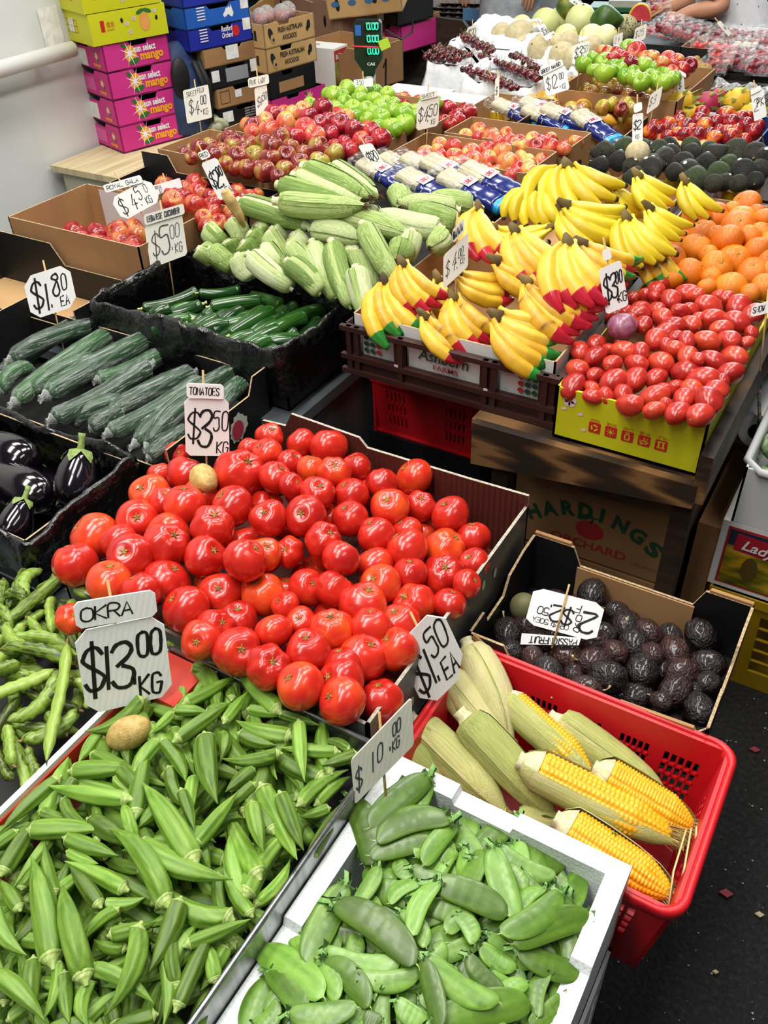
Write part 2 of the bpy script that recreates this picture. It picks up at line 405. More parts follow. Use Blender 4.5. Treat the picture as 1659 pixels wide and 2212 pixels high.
def apple_protos(nm, mat, tall=.92, dent=.26):
    out = []
    for k in range(2):
        rnd = random.Random(k + len(nm)); ph0 = rnd.uniform(0, 6)
        def fn(th, ph):
            top = smooth(max(0, 1 - th / .62)); bot = smooth(max(0, 1 - (pi - th) / .5))
            return 1 + .05 * sin(th) * cos(th) + .025 * cos(5 * ph + ph0) * (1 - sin(th)) + .02 * cos(2 * ph + ph0), -dent * 1.3 * top + dent * .7 * bot
        b = MB(); b.ball((0, 0, 0), (1, 1, tall), 24, 20, 0, fn)
        s = MB(); s.sweep([(0, 0, tall * .62), (.02, 0, tall * .85), (.09, .02, tall * 1.08)], [.035, .03, .045], 5)
        c = MB(); c.ball((0, 0, -tall * .8), (.09, .09, .05), 6, 4)
        out.append((b.mesh(nm, mat), [('stem', s.mesh('stem', m_drystem)), ('blossom_end', c.mesh('blossom_end', m_drystem))]))
    return out
m_ap_mix = M_two('apple_mixed_skin', 'a3983a', '8c2c1e', '701a1a', thr=.40, soft=.14)
m_ap_red = M_two('apple_red_skin', 'cf9a4a', 'b02a22', '8e161c', thr=.36, soft=.16)
m_ap_pink = M_two('apple_pink_skin', 'd8b458', 'cf5a42', 'b82c2c', thr=.35, soft=.16)
m_ap_dark = M_two('apple_dark_skin', 'c9503a', 'a8172a', '7a0e20', thr=.3, soft=.15)
m_ap_green = M('apple_green_skin', [(.3, '6a9a1c'), (.7, '96ba34')], 'noiserand', .25, 1.2, coat=.3)
AP_MIX, AP_RED, AP_PINK, AP_DARK, AP_GREEN = [apple_protos('apple', m) for m in (m_ap_mix, m_ap_red, m_ap_pink, m_ap_dark, m_ap_green)]
m_nect = M_two('nectarine_skin', 'e8952a', 'a8161f', '6e0d1a', thr=.34, soft=.12, streak=3)
m_peach = M_two('peach_skin', 'eec983', 'd9705a', 'b8404a', thr=.46, soft=.2, rough=.7, coat=0, streak=3)
def stone_protos(nm, mat):
    def fn(th, ph): return 1 - .07 * math.exp(-(min(ph, 2 * pi - ph) / .35) ** 2) * sin(th), -.12 * smooth(max(0, 1 - th / .5))
    b = MB(); b.ball((0, 0, 0), (1, 1, .97), 20, 14, 0, fn)
    s = MB(); s.sweep([(-.05, -.02, 1.0), (.09, .0, 1.02), (.12, .06, .98), (.0, .08, 1.0)], [.06, .09, .09, .05], 5)
    return [(b.mesh(nm, mat), [('fruit_sticker', (lambda t: (t.ball((.8, .2, .55), (.16, .16, .12), 8, 5), t)[1])(MB()).mesh('fruit_sticker', M('sticker_white', 'e8ece8', rough=.4)))]), (b.mesh(nm, mat), [])]
NECT, PEACH = stone_protos('nectarine', m_nect), stone_protos('peach', m_peach)
m_orange = M('orange_skin', [(.25, 'd66c04'), (.75, 'ec8c10')], 'noiserand', .38, 1, bump=.35, bscale=22, coat=.15)
def orange_protos():
    out = []
    for k in range(3):
        rnd = random.Random(k + 30); p = rnd.uniform(0, 6); sq = rnd.uniform(.84, .95)
        def fn(th, ph):
            top = smooth(max(0, 1 - th / .35)); return 1 + .025 * cos(2 * ph + p) + .03 * cos(7 * ph + p) * smooth(max(0, 1 - th / .9)) * sin(th), -.06 * top
        b = MB(); b.ball((0, 0, 0), (1, 1, sq), 26, 18, 0, fn)
        s = MB(); s.ball((0, 0, sq * .95), (.08, .08, .03), 7, 4)
        out.append((b.mesh('mandarin', m_orange), [('stem_button', s.mesh('stem_button', m_leafstem))]))
    return out
ORANGE = orange_protos()
def lathe(b, prof, n=20, mat=0, wob=0):
    """prof: [(radius, z)]"""
    vs = []; K = len(prof)
    for r, z in prof:
        for j in range(n): a = 2 * pi * j / n; q = r * (1 + wob * cos(3 * a + z * 3)); vs.append((q * cos(a), q * sin(a), z))
    fs = [(i * n + j, i * n + (j + 1) % n, (i + 1) * n + (j + 1) % n, (i + 1) * n + j) for i in range(K - 1) for j in range(n)]
    b.add(vs, fs, mat, True); return b
m_avo = M('avocado_skin', [(.3, '1b1a14'), (.55, '2c2a1e'), (.8, '3b3d26')], 'noiserand', .42, 2, bump=.9, bscale=16)
m_avog = M('avocado_green_skin', [(.3, '1f2c14'), (.7, '3a4d20')], 'noiserand', .4, 2, bump=.8, bscale=16)
def pear(nm, mat, neck=.55, ln=1.3):
    prof = []
    for i in range(21):
        t = i / 20; z = -1 + t * (1 + ln); th = pi * t
        r = sin(th) ** .62 * (1 - (1 - neck) * smooth(max(0, (t - .35) / .65))); prof.append((r, z))
    b = MB(); lathe(b, prof, 22)
    s = MB(); s.ball((0, 0, ln * .985), (.1, .1, .06), 6, 4)
    k = MB(); k.ball((.72, .35, -.1), (.22, .22, .22), 10, 6)
    kids = [('stem_button', s.mesh('stem_button', m_drystem))]
    return [(b.mesh(nm, mat), kids), (b.mesh(nm, mat), kids + [('fruit_sticker', k.mesh('fruit_sticker', M('sticker_white', 'e8ece8')))])]
AVO = pear('avocado', m_avo) + pear('avocado', m_avog)[:1]
m_pass = M('passionfruit_skin', [(.25, '140b0c'), (.55, '24100f'), (.8, '3c1a16'), (.95, '5a3a2a')], 'noiserand', .3, 2.2, bump=.7, bscale=7, coat=.5)
def passion_protos():
    out = []
    for k in range(4):
        b = MB(); b.ball((0, 0, 0), (.92, .92, 1.12), 44, 34, 0); w = 2 + k * .5; amp = (.03, .07, .05, .09)[k]
        for i, v in enumerate(b.v):
            v = Vector(v); n = noise.noise(v * 2.4 + Vector((k * 9, 0, 0))); n2 = abs(noise.noise(v * w * 1.7 + Vector((0, k * 5, 3))))
            b.v[i] = tuple(v * (1 + amp * .9 * n - amp * 1.6 * max(0, .35 - n2 * 2)))
        s = MB(); a = k * 1.3; s.sweep([(0, 0, 1.05), (.02, .03, 1.25), (.12 * cos(a), .12 * sin(a), 1.45), (.3 * cos(a), .3 * sin(a), 1.6)], [.07, .05, .05, .08], 6)
        out.append((b.mesh('passionfruit', m_pass), [('dry_stalk', s.mesh('dry_stalk', M('stalk_tan', [(.3, '8a7a48'), (.7, 'cdbd86')], 'noise', .7, 5)))] if k % 2 == 0 else []))
    return out
PASS = passion_protos()
m_okra = M('okra_skin', [(.2, '45661a'), (.5, '658c28'), (.8, '8aab44')], 'noiserand', .5, 2.2, 4, stretch=(1, 1, .8), hue=.012)
m_okracap = M('okra_cap', [(.3, '83a044'), (.7, 'b2c27a')], 'noise', .6, 3)
MB.level = True
def okra_protos():
    out = []
    for k in range(5):
        bend = (.1, .5, -.8, 1.3, .25)[k]; fat = (1, 1.1, .9, 1, .85)[k]
        R = [(0, .78), (.03, .9), (.1, 1), (.3, 1.02), (.5, .94), (.67, .74), (.81, .46), (.91, .22), (.97, .1), (1, .04)]
        pts = [(bend * 4 * t * (1 - t) * .9, 0, t) for t, _ in R]
        b = MB(); b.sweep(pts, [r * fat for _, r in R], 40, 0, lambda ph, t: 1 + (.13 * abs(cos(3 * ph)) ** 2.2 - .06) * (1 if t < .9 else .4), up=(1, 0, 0))
        c = MB(); c.sweep([(0, 0, -.005), (0, 0, .012), (0, 0, .02)], [.8 * fat, .93 * fat, .86 * fat], 16)
        c.sweep([(0, 0, -.1), (0, 0, -.075), (0, 0, -.035), (0, 0, 0)], [.2, .24, .5 * fat, .82 * fat], 12)
        out.append((b.mesh('okra_pod', m_okra), [('cap', c.mesh('cap', m_okracap))]))
    return out
OKRA = okra_protos()
m_pea = M('pea_skin', [(.2, '426618'), (.5, '5c8428'), (.8, '82a842')], 'noiserand', .38, 1.6, 3, hue=.012, coat=.15)
m_calyx = M('pea_calyx', [(.3, '4f8a34'), (.7, '8fb868')], 'noise', .6, 6)
def pea_protos():
    out = []
    for k in range(5):
        bend = (.7, -.9, 1.4, .3, -.5)[k]; n = 24; pts = []; rad = []
        for i in range(n + 1):
            t = i / n; w = (1.0001 - abs(2 * t - 1) ** 3.2) ** .46 * (1 - .12 * abs(t - .55))
            pts.append((bend * 4 * t * (1 - t) * .55, .18 * sin(t * 5 + k) * .2, t)); rad.append((w, w))
        def sec(ph, t, k=k):
            pea = .035 * max(0, cos(2 * pi * (t * 6.5 + .2))) * smooth(max(0, 1 - abs(t - .5) / .45)); f = .9 + 6 * pea
            c, s = cos(ph), sin(ph); return 1 / sqrt((c) ** 2 + (s / f) ** 2)
        b = MB(); b.sweep(pts, rad, 20, 0, sec, up=(1, 0, 0))
        c = MB(); c.sweep([(0, 0, .02), (0, .3, -.04), (.15, .8, -.1), (.3, .9, -.16)], [(.2, .6), (.13, .4), (.1, .3), (.13, .35)], 6)
        for j in range(5):
            a = 2 * pi * j / 5 + k
            p0 = Vector((.12 * cos(a), .4 * sin(a), -.01)); p1 = Vector((.5 * cos(a), 1.7 * sin(a), .04 + .02 * (j % 2))); p2 = Vector((.75 * cos(a), 2.6 * sin(a), .0 - .03 * (j % 2)))
            s = Vector((-sin(a), cos(a), 0)) * .2; c.add([p0, p1 + s, p2, p1 - s], [(0, 1, 2, 3)], 0, True)
        t_ = [(('tip_thread', (lambda q: (q.sweep([(0, 0, .99), (.05, .03, 1.03), (.2, .05, 1.06)], [.06, .03, .015], 5), q)[1])(MB()).mesh('tip_thread', m_okracap)))]
        out.append((b.mesh('snow_pea', m_pea), [('calyx', c.mesh('calyx', m_calyx))] + t_))
    return out
PEA = pea_protos()
m_bean = M('bean_skin', [(.3, '3a4418'), (.4, '66802a'), (.6, '86a43e'), (.85, 'a0b856')], 'noiserand', .42, 3, 5, stretch=(1, 1, .8), coat=.1)
def bean_protos():
    out = []
    for k in range(4):
        bend = (1.6, -2.2, 2.8, .6)[k]; n = 22; pts = []; rad = []
        for i in range(n + 1):
            t = i / n; w = min(1, (t / .1 + .15) ** .7) * min(1, ((1 - t) / .16 + .05) ** .7); pts.append((bend * 4 * t * (1 - t) * .5, .2 * sin(t * 6 + k), t)); rad.append((w, w * .78))
        b = MB(); b.sweep(pts, rad, 16, 0, lambda ph, t: 1 + .1 * cos(2 * pi * t * 5.5 + .4), up=(1, 0, 0))
        s = MB(); s.sweep([(0, 0, .01), (.05, .1, -.03), (.2, .2, -.06)], [.3, .2, .16], 6)
        for j in range(4): a = j * 1.6; s.add([(.15 * cos(a), .15 * sin(a), 0), (.5 * cos(a + .3), .5 * sin(a + .3), .015), (.55 * cos(a), .55 * sin(a), .03)], [(0, 1, 2)])
        e = MB(); x = pts[-1]; e.sweep([x, (x[0] + .1, x[1], 1.02), (x[0] + .25, x[1], 1.045)], [.16, .1, .03], 6)
        out.append((b.mesh('broad_bean', m_bean), [('stalk', s.mesh('stalk', m_drystem)), ('tip', e.mesh('tip', M('bean_tip', '2c2412', rough=.8)))]))
    return out
BEAN = bean_protos()
m_cuke = M('cucumber_skin', [(.2, '12300f'), (.55, '1f4a17'), (.85, '3c7026')], 'noiserand', .22, 1.6, 3, stretch=(2.5, 2.5, .7), coat=.35)
m_cukeend = M('cucumber_stem', [(.3, '8fa64a'), (.7, 'c9cf8c')], 'noise', .6, 5)
def cuke_proto(nm, mat, bend, seg=30, ridge=.02):
    pts = []; rad = []
    for i in range(seg + 1):
        t = i / seg; w = min(1, (t / .07 + .05) ** .5) * min(1, ((1 - t) / .05 + .05) ** .5); w *= 1 - .1 * (1 - t)
        pts.append((bend * 4 * t * (1 - t), 0, t)); rad.append(w)
    b = MB(); b.sweep(pts, rad, 24, 0, lambda ph, t: 1 + ridge * cos(9 * ph), up=(1, 0, 0)); return b
def cuke_protos():
    out = []
    for k in range(3):
        b = cuke_proto('cucumber', m_cuke, (.5, -.7, .15)[k])
        s = MB(); s.sweep([(0, 0, .012), (.02, .02, -.025), (.12, .05, -.075)], [.3, .17, .22], 7)
        out.append((b.mesh('cucumber', m_cuke), [('stem_end', s.mesh('stem_end', m_cukeend))]))
    return out
CUKE = cuke_protos()
m_lcuke = M('long_cucumber_skin', [(.2, '143018'), (.55, '234a26'), (.85, '3a6634')], 'noiserand', .35, 1.4, 3, stretch=(2.5, 2.5, .5))
m_wrap = M_film('shrink_wrap', 'f0f6f4', .88, .08, 1, 4)
def wrapped_protos():
    out = []
    for k in range(3):
        bd = (.9, -.5, .35)[k]; b = cuke_proto('wrapped_cucumber', m_lcuke, bd, 26, .035)
        w = cuke_proto('plastic_wrap', m_wrap, bd, 60, .03); rnd = random.Random(k)
        for i, v in enumerate(w.v):
            t = v[2]; c = Vector((bd * 4 * t * (1 - t), 0, t)); d = Vector(v) - c; d.z = 0; n = noise.noise(Vector((v[0] * 1.5, v[1] * 1.5, t * 26 + k * 7)))
            w.v[i] = tuple(c + d * (1.05 + .05 * n) + Vector((0, 0, .004 * n)))
        es = []
        for zz, sg in ((0, -1), (1, 1)):
            e = MB(); es.append(e); vs = []
            for i in range(4):
                for j in range(16):
                    a = 2 * pi * j / 16; r = (.55, .4, .3, .42)[i] * (1 + .35 * noise.noise(Vector((cos(a) * 3, sin(a) * 3, i + k * 3 + zz * 9))))
                    vs.append((r * cos(a), r * sin(a) * (1, .9, .6, .5)[i], zz + sg * (-.012, .006, .026, .05)[i] + .012 * noise.noise(Vector((a * 2, i, k)))))
            fs = [(i * 16 + j, i * 16 + (j + 1) % 16, (i + 1) * 16 + (j + 1) % 16, (i + 1) * 16 + j) for i in range(3) for j in range(16)]
            e.add(vs, fs, 0, True)
        out.append((b.mesh('wrapped_cucumber', m_lcuke), [('plastic_wrap', w.mesh('plastic_wrap', m_wrap))] + [('twisted_wrap_end', e.mesh('twisted_wrap_end', M_film('wrap_end', 'f2f6f4', .5, .15, .8, 6))) for e in es]))
    return out
WRAPPED = wrapped_protos()
m_egg = M('eggplant_skin', [(.3, '08050a'), (.7, '120a14')], 'noise', .09, 1, coat=.8)
m_eggcal = M('eggplant_calyx', [(.3, '5f7a34'), (.7, '93a860')], 'noise', .6, 5)
def eggplant_proto():
    prof = [(0, -1), (.25, -.985), (.55, -.9), (.82, -.68), (.97, -.35), (1, 0), (.95, .4), (.84, .8), (.7, 1.15), (.58, 1.4), (.45, 1.55), (.2, 1.62)]
    b = MB(); lathe(b, prof, 28, 0, .02)
    s = MB(); s.sweep([(0, 0, 1.55), (0, .02, 1.8), (.06, .05, 2.15), (.1, .05, 2.4)], [.2, .16, .14, .17], 8)
    for j in range(5):
        a = 2 * pi * j / 5; A = []
        for (r, z, hw) in ((.1, 1.68, .12), (.42, 1.6, .3), (.66, 1.36, .2), (.78, 1.12, .01)):
            c = Vector((r * cos(a), r * sin(a), z)); t = Vector((-sin(a), cos(a), 0)) * hw; A += [c - t, c + Vector((.04 * cos(a), .04 * sin(a), .03)), c + t]
        s.add(A, [f for i in range(3) for f in ((i * 3, i * 3 + 1, i * 3 + 4, i * 3 + 3), (i * 3 + 1, i * 3 + 2, i * 3 + 5, i * 3 + 4))], 0, True)
    return [(b.mesh('eggplant', m_egg), [('calyx', s.mesh('calyx', m_eggcal))])]
EGGP = eggplant_proto()
# corn
m_husk = M('green_husk', [(.3, '6f8f3c'), (.45, 'a3bb68'), (.6, 'bccc88'), (.8, 'd8e0b4')], 'noiserand', .5, 2, 3, stretch=(8, 8, .22), bump=.5, bscale=4)
m_huskd = M('pale_husk', [(.2, '9aa858'), (.45, 'bec070'), (.65, 'd6d092'), (.9, 'dcc79c')], 'noiserand', .55, 2, 4, stretch=(8, 8, .22), bump=.5, bscale=4)
m_silk = M('corn_silk_dark', [(.3, '2e1a10'), (.7, '6b4526')], 'noise', .7, 9)
m_silkl = M('corn_silk_light', [(.3, 'a07a3c'), (.7, 'd8bd7c')], 'noise', .6, 9)
m_kern = M('corn_kernels', [(.2, 'e09a10'), (.6, 'f5bb28'), (.9, 'fbd45c')], 'noise', .3, 9, 2, coat=.2)
m_stalk = M('corn_butt', [(.3, 'b9b884'), (.7, 'e2dcb8')], 'noise', .6, 8)
HR = [(0, .55), (.015, .8), (.05, .97), (.12, 1.04), (.35, 1.06), (.6, 1), (.78, .84), (.92, .52), (1, .16)]
def husk_leaf(b, a0, wd, off, t0=0, t1=1, curl=0, bend=0, mat=0, sc=1):
    pts = []; rad = []; n = 12; sel = []
    for i in range(n + 1):
        t = t0 + (t1 - t0) * i / n; r = np.interp(t, [x for x, _ in HR], [y for _, y in HR]) * sc; pts.append((bend * 4 * t * (1 - t), 0, t)); rad.append(r + off + curl * max(0, t - .7))
    b.sweep(pts, rad, 10, mat, lambda ph, t: 1 + .018 * cos(26 * ph), up=(1, 0, 0), caps=False, a0=a0 - wd / 2, a1=a0 + wd / 2)
def corn_protos(nm, mat, silk, n=3, HR=HR):
    out = []
    for k in range(n):
        bend = (.15, -.25, .3)[k]
        b = MB(); b.sweep([(bend * 4 * t * (1 - t), 0, t) for t, _ in HR], [r for _, r in HR], 64, 0, lambda ph, t: 1 + .022 * cos(16 * ph + t * 2) + .03 * cos(3 * ph + k), up=(1, 0, 0))
        l = MB()
        for j in range(3): husk_leaf(l, j * 2.2 + k, 1.9 - .2 * j, .05 + .035 * j, .015, (1.02, .9, 1.06)[j], .12, bend)
        s = MB(); s.sweep([(0, 0, .02), (0, 0, -.02), (.03, 0, -.06), (.06, .03, -.095)], [.62, .46, .36, .42], 12)
        q = MB(); rnd = random.Random(k)
        for j in range(26):
            a = rnd.uniform(0, 6.3); r = rnd.uniform(0, .14); d = rnd.uniform(.1, .5)
            q.sweep([(r * cos(a), r * sin(a), .95), (r * 2 * cos(a), r * 2 * sin(a), 1.02), (d * cos(a + .6), d * sin(a + .6), 1.04 + rnd.uniform(0, .07))], [.035, .03, .012], 3)
        out.append((b.mesh(nm, mat), [('husk_leaf', l.mesh('husk_leaf', mat)), ('butt_end', s.mesh('butt_end', m_stalk)), ('silk', q.mesh('silk', silk))]))
    return out
GCORN = corn_protos('corn_cob', m_husk, m_silk)
GSTUB = [(p[0], p[1][:2]) for p in corn_protos('corn_cob', m_husk, m_silk, 3, [(0, .62), (.02, .84), (.07, .98), (.15, 1.04), (.4, 1.05), (.7, 1), (.9, .86), (.97, .7), (1, .45)])]
YCORN = corn_protos('corn_cob', m_huskd, m_silkl)
def kernel_mesh(bend=0, rows=15, cols=30):
    """cob of kernels, local +X is the open side"""
    K = cols * 5; pts = []; rad = []
    for i in range(K + 1):
        t = i / K; w = min(1, (t / .12 + .35) ** .5) * min(1, ((1 - t) / .3 + .08) ** .55); pts.append((bend * 4 * t * (1 - t), 0, .06 + .9 * t)); rad.append(w * .97)
    def sec(ph, t):
        r = abs(sin(rows / 2 * ph)); row = int(rows * ph / (2 * pi)); c = abs(sin(pi * (t * cols + .5 * (row % 2))))
        return .9 + .12 * r ** .5 * c ** .5
    b = MB(); b.sweep(pts, rad, rows * 6, 0, sec, up=(1, 0, 0)); return b
def open_corn(a_open, wd, k):
    MB.level = True; b = kernel_mesh()
    l = MB()
    for j in range(3): husk_leaf(l, a_open + pi + (j - 1) * .75, (2 * pi - wd) * .62, .03 + .03 * j, 0, (1.03, .98, 1.06)[j], .25, 0, sc=.95)
    s = MB(); s.sweep([(0, 0, .1), (0, 0, .03), (.0, 0, -.015), (.04, .02, -.04)], [.95, .7, .42, .44], 12)
    q = MB(); rnd = random.Random(k)
    for j in range(60):
        a = rnd.uniform(0, 6.3); r = rnd.uniform(0, .3); d = rnd.uniform(.2, 1.1)
        q.sweep([(r * cos(a), r * sin(a), rnd.uniform(.8, .95)), (r * 2 * cos(a), r * 2 * sin(a), 1.0), (d * cos(a + .6), d * sin(a + .6), 1.02 + rnd.uniform(-.05, .1))], [.02, .018, .008], 3)
    MB.level = False; return (b.mesh('corn_cob', m_kern), [('husk_leaf', l.mesh('husk_leaf', m_huskd)), ('butt_end', s.mesh('butt_end', m_stalk)), ('silk', q.mesh('silk', m_silkl))])
MB.level = False
# bananas
m_ban = M('banana_skin', [(.15, '7a5a1a'), (.24, 'd3a522'), (.5, 'e8c22e'), (.8, 'efcf48')], 'noiserand', .4, 1.5, 6, stretch=(1, 1, 4), coat=.1)
m_bany = M('banana_bright_skin', [(.3, 'c9ae18'), (.7, 'e0ca2c')], 'noiserand', .4, 1.5, 4, coat=.1)
m_ban = M('banana_skin_ripe', [(.12, '6a4a18'), (.2, 'c4921c'), (.5, 'dcb02c'), (.85, 'e4c044')], 'noiserand', .42, 1.5, 6, stretch=(1, 1, 4), coat=.1)
m_crown = M('banana_crown', [(.3, '3a2c18'), (.7, '8a743c')], 'noise', .8, 9)
m_neck = M('banana_neck', [(.3, 'a8a828'), (.7, 'd2c634')], 'noise', .5, 5)
m_waxr = M('wax_red', [(.3, 'a01426'), (.7, 'c8263a')], 'noise', .25, 3, coat=.5)
m_waxg = M('wax_green', [(.3, '1c6a20'), (.7, '35913a')], 'noise', .3, 3, coat=.4)
m_btip = M('banana_tip', '2e2616', rough=.8)
BR = [(0, .3), (.06, .3), (.14, .42), (.22, .72), (.34, .95), (.55, 1), (.75, .9), (.88, .62), (.95, .42), (1, .3)]
def banana_path(t): h = .74; a = -h + 2 * h * t; return ((cos(a) - cos(h)) / (2 * sin(h)), 0, (sin(a) + sin(h)) / (2 * sin(h)))   # bows towards +X
def banana_meshes(r):
    P = [Vector(banana_path(t)) for t, _ in BR]; b = MB()
    b.sweep(P, [q * r for _, q in BR], 20, 0, lambda ph, t: 1 + .05 * cos(5 * ph), up=(1, 0, 0))
    def tipm(t0, g, nm, mat):
        ts = [t0, t0 + .01] + [t0 + (1.012 - t0) * i / 6 for i in range(1, 7)]; w = MB()
        xs = [x for x, _ in BR]; ys = [y for _, y in BR]
        w.sweep([banana_path(t) for t in ts], [r * (np.interp(t, xs, ys) * g + .02) for t in ts], 20, 0, lambda ph, t: 1 + .05 * cos(5 * ph), up=(1, 0, 0)); return w.mesh(nm, mat)
    return b, tipm(.77, 1.03, 'wax_tip', m_waxr), tipm(.79, 1.03, 'wax_tip', m_waxg), tipm(.965, 1.02, 'tip', m_btip)
_bb, WAXR, WAXG, BTIP = banana_meshes(.125)
BANM = {'r': _bb.mesh('banana', m_ban), 'y': _bb.mesh('banana', m_bany)}
_bb2, _, _, BTIP2 = banana_meshes(.16); BANM['s'] = _bb2.mesh('banana', m_bany)
def banana_bunch(stem, tip, n, wax, label, spread=.22, L=.19, roll=0, skin='r', bow=.45, group='bananas in the brown crates', rows=1, curl=0):
    """stem and tip are world points; fingers leave the crown at stem and fan towards tip"""
    stem, tip = Vector(stem), Vector(tip); d = (tip - stem).normalized(); L = (tip - stem).length * 1.06 if L is None else L
    up = Vector((.25, -.45, 1)); up = (up - d * up.dot(d)).normalized(); side = d.cross(up); bul = Vector(-RT * .7 - UP * .7); bul = (bul - d * bul.dot(d)).normalized() * (0 if curl else 1)
    if roll: q = Quaternion(d, roll); up = q @ up; side = q @ side
    root = thing('banana_bunch', label, 'bananas', stem, 0, group)
    c = MB(); c.sweep([-d * .02 + up * .004, -d * .008 + up * .002, d * .012], [(.006, .005), (.008, .006 + .001 * n), (.009, .006 + .002 * n)], 10, up=up); noisy(c, .004, 90)
    c.obj('crown', m_crown, root)
    for i in range(n):
        row = i % rows if rows > 1 else 0; f = (i - (n - 1) / 2)
        a = f * spread * .72; dd = (d * cos(a) + side * sin(a) - up * (.07 * abs(f) * 0 + .16 * row)).normalized()
        uu = (up * bow + bul * .85 + side * curl * f); uu = (uu - dd * uu.dot(dd)).normalized()
        s = L * random.uniform(.93, 1.06)
        b = link('banana', BANM[skin], root); b.location = side * (f * .008) - up * (.006 * (i % 2)) - up * (row * .028) ; b.rotation_mode = 'QUATERNION'; b.rotation_quaternion = aim(dd, uu); b.scale = (s,) * 3
        w = {'r': ('wax_tip', WAXR), 'g': ('wax_tip', WAXG), None: ('tip', BTIP2 if skin == 's' else BTIP)}[wax if wax != 'm' else random.choice('rg')]
        link(w[0], w[1], b)
    return root
# big round fruit
m_rock = M('rockmelon_skin', [(.3, 'b8a87c'), (.6, 'cbbf98'), (.8, 'd8cfac')], 'noise', .8, 3, 5, bump=.4, bscale=14)
m_honey = M('honeydew_skin', [(.3, 'c9cf86'), (.7, 'e4e4a8')], 'noiserand', .45, 1.2)
m_mango = M_two('mango_skin', 'a9b04a', 'e6a92c', 'e0912a', thr=.3, soft=.25, rough=.4, streak=2)
m_papaya = M('papaya_skin', [(.35, '3d5a1e'), (.6, '6f7a26'), (.8, 'c9a52c')], 'noise', .4, 1.2)
m_potato = M('potato_skin', [(.3, 'b08f4c'), (.7, 'd6ba74')], 'noise', .6, 3, bump=.25)
m_kiwi = M('kiwi_skin', [(.3, '8a6f3a'), (.7, 'b59a5a')], 'noise', .9, 4)
def blob_proto(nm, mat, sc, stem=None, amp=.03):
    b = MB(); b.ball((0, 0, 0), sc, 24, 16); noisy(b, amp, 1.3)
    k = []
    if stem: s = MB(); s.ball((0, 0, sc[2] * .985), (.09, .09, .06), 7, 4); k = [('stem_end', s.mesh('stem_end', stem))]
    return (b.mesh(nm, mat), k)
ROCK = [blob_proto('rockmelon', m_rock, (1, 1, 1), m_drystem)]; HONEY = [blob_proto('honeydew_melon', m_honey, (1, 1, 1.06), m_drystem)]
MANGO = [(lambda b: (b.ball((0, 0, 0), (.78, .66, 1.15), 22, 16, 0, lambda th, ph: (1 + .12 * cos(th) * sin(ph) + .04 * cos(ph), 0)), (b.mesh('mango', m_mango), [('stem_end', (lambda s: (s.ball((0, 0, 1.14), (.08, .08, .05), 6, 4), s)[1])(MB()).mesh('stem_end', m_drystem))]))[1])(MB())]
PAPAYA = pear('papaya', m_papaya, .6, 1.6)[:1]
KIWI = [blob_proto('kiwifruit', m_kiwi, (.85, .85, 1.1), m_drystem)]
m_cherry = M('cherry_skin', [(.3, '30060c'), (.7, '6e0f1c')], 'noiserand', .15, 1, coat=.5)
def cherry_proto():
    b = MB(); b.ball((0, 0, 0), 1, 12, 8, 0, lambda th, ph: (1, -.15 * smooth(max(0, 1 - th / .6))))
    s = MB(); s.sweep([(0, 0, .8), (.2, .1, 1.7), (.7, .2, 2.6)], [.07, .06, .08], 4); return [(b.mesh('cherry', m_cherry), [('stalk', s.mesh('stalk', M('cherry_stalk', '6a7034', rough=.7)))])]
CHERRY = cherry_proto()
# ------------------------------------------------------------------ cardboard, crates, liners, lettering
m_card = M('cardboard', [(.35, '8f6842'), (.65, 'a67c50')], 'noise', .85, 3, 4, bump=.05)
m_cardi = M('cardboard_inside', [(.35, '9a724a'), (.65, 'b3895a')], 'noise', .85, 3, 4)
m_cut = M('cardboard_cut_edge', [(.4, 'a08868'), (.6, 'c2aa84')], 'noise', .9, 220, 1)
m_blackcard = M('black_card', [(.35, '0b0b0c'), (.65, '161617')], 'noise', .5, 3)
m_black = M('matt_black', '0c0c0d', rough=.6)
m_white = M('white_paint', 'e6e6e2', rough=.5)
m_paper = M('label_paper', [(.4, 'd8d8d4'), (.6, 'eceae6')], 'noise', .7, 30)
m_ink = M('marker_ink', '0a0a0c', rough=.6)
m_inkgrey = M('faded_ink', '45474a', rough=.7)
def wall(b, p0, p1, inn, th, prof, mo=0, mi=1, mr=2, z0=0):
    """upright panel p0->p1 (xy); prof [(u 0..1, height)] along it; inn points inside"""
    p0, p1, inn = Vector((*p0, 0)), Vector((*p1, 0)), Vector((*inn, 0)); n = len(prof); O = []; I = []
    for u, h in prof: p = p0.lerp(p1, u); O += [p + Vector((0, 0, z0)), p + Vector((0, 0, h))]; I += [p + inn * th + Vector((0, 0, z0)), p + inn * th + Vector((0, 0, h))]
    V = O + I; m = 2 * n
    b.add(V, [(2 * i, 2 * i + 2, 2 * i + 3, 2 * i + 1) for i in range(n - 1)], mo)
    b.add(V, [(m + 2 * i, m + 2 * i + 1, m + 2 * i + 3, m + 2 * i + 2) for i in range(n - 1)], mi)
    b.add(V, [(2 * i + 1, 2 * i + 3, m + 2 * i + 3, m + 2 * i + 1) for i in range(n - 1)] + [(0, 1, m + 1, m), (2 * n - 2, m + 2 * n - 2, m + 2 * n - 1, 2 * n - 1)], mr)
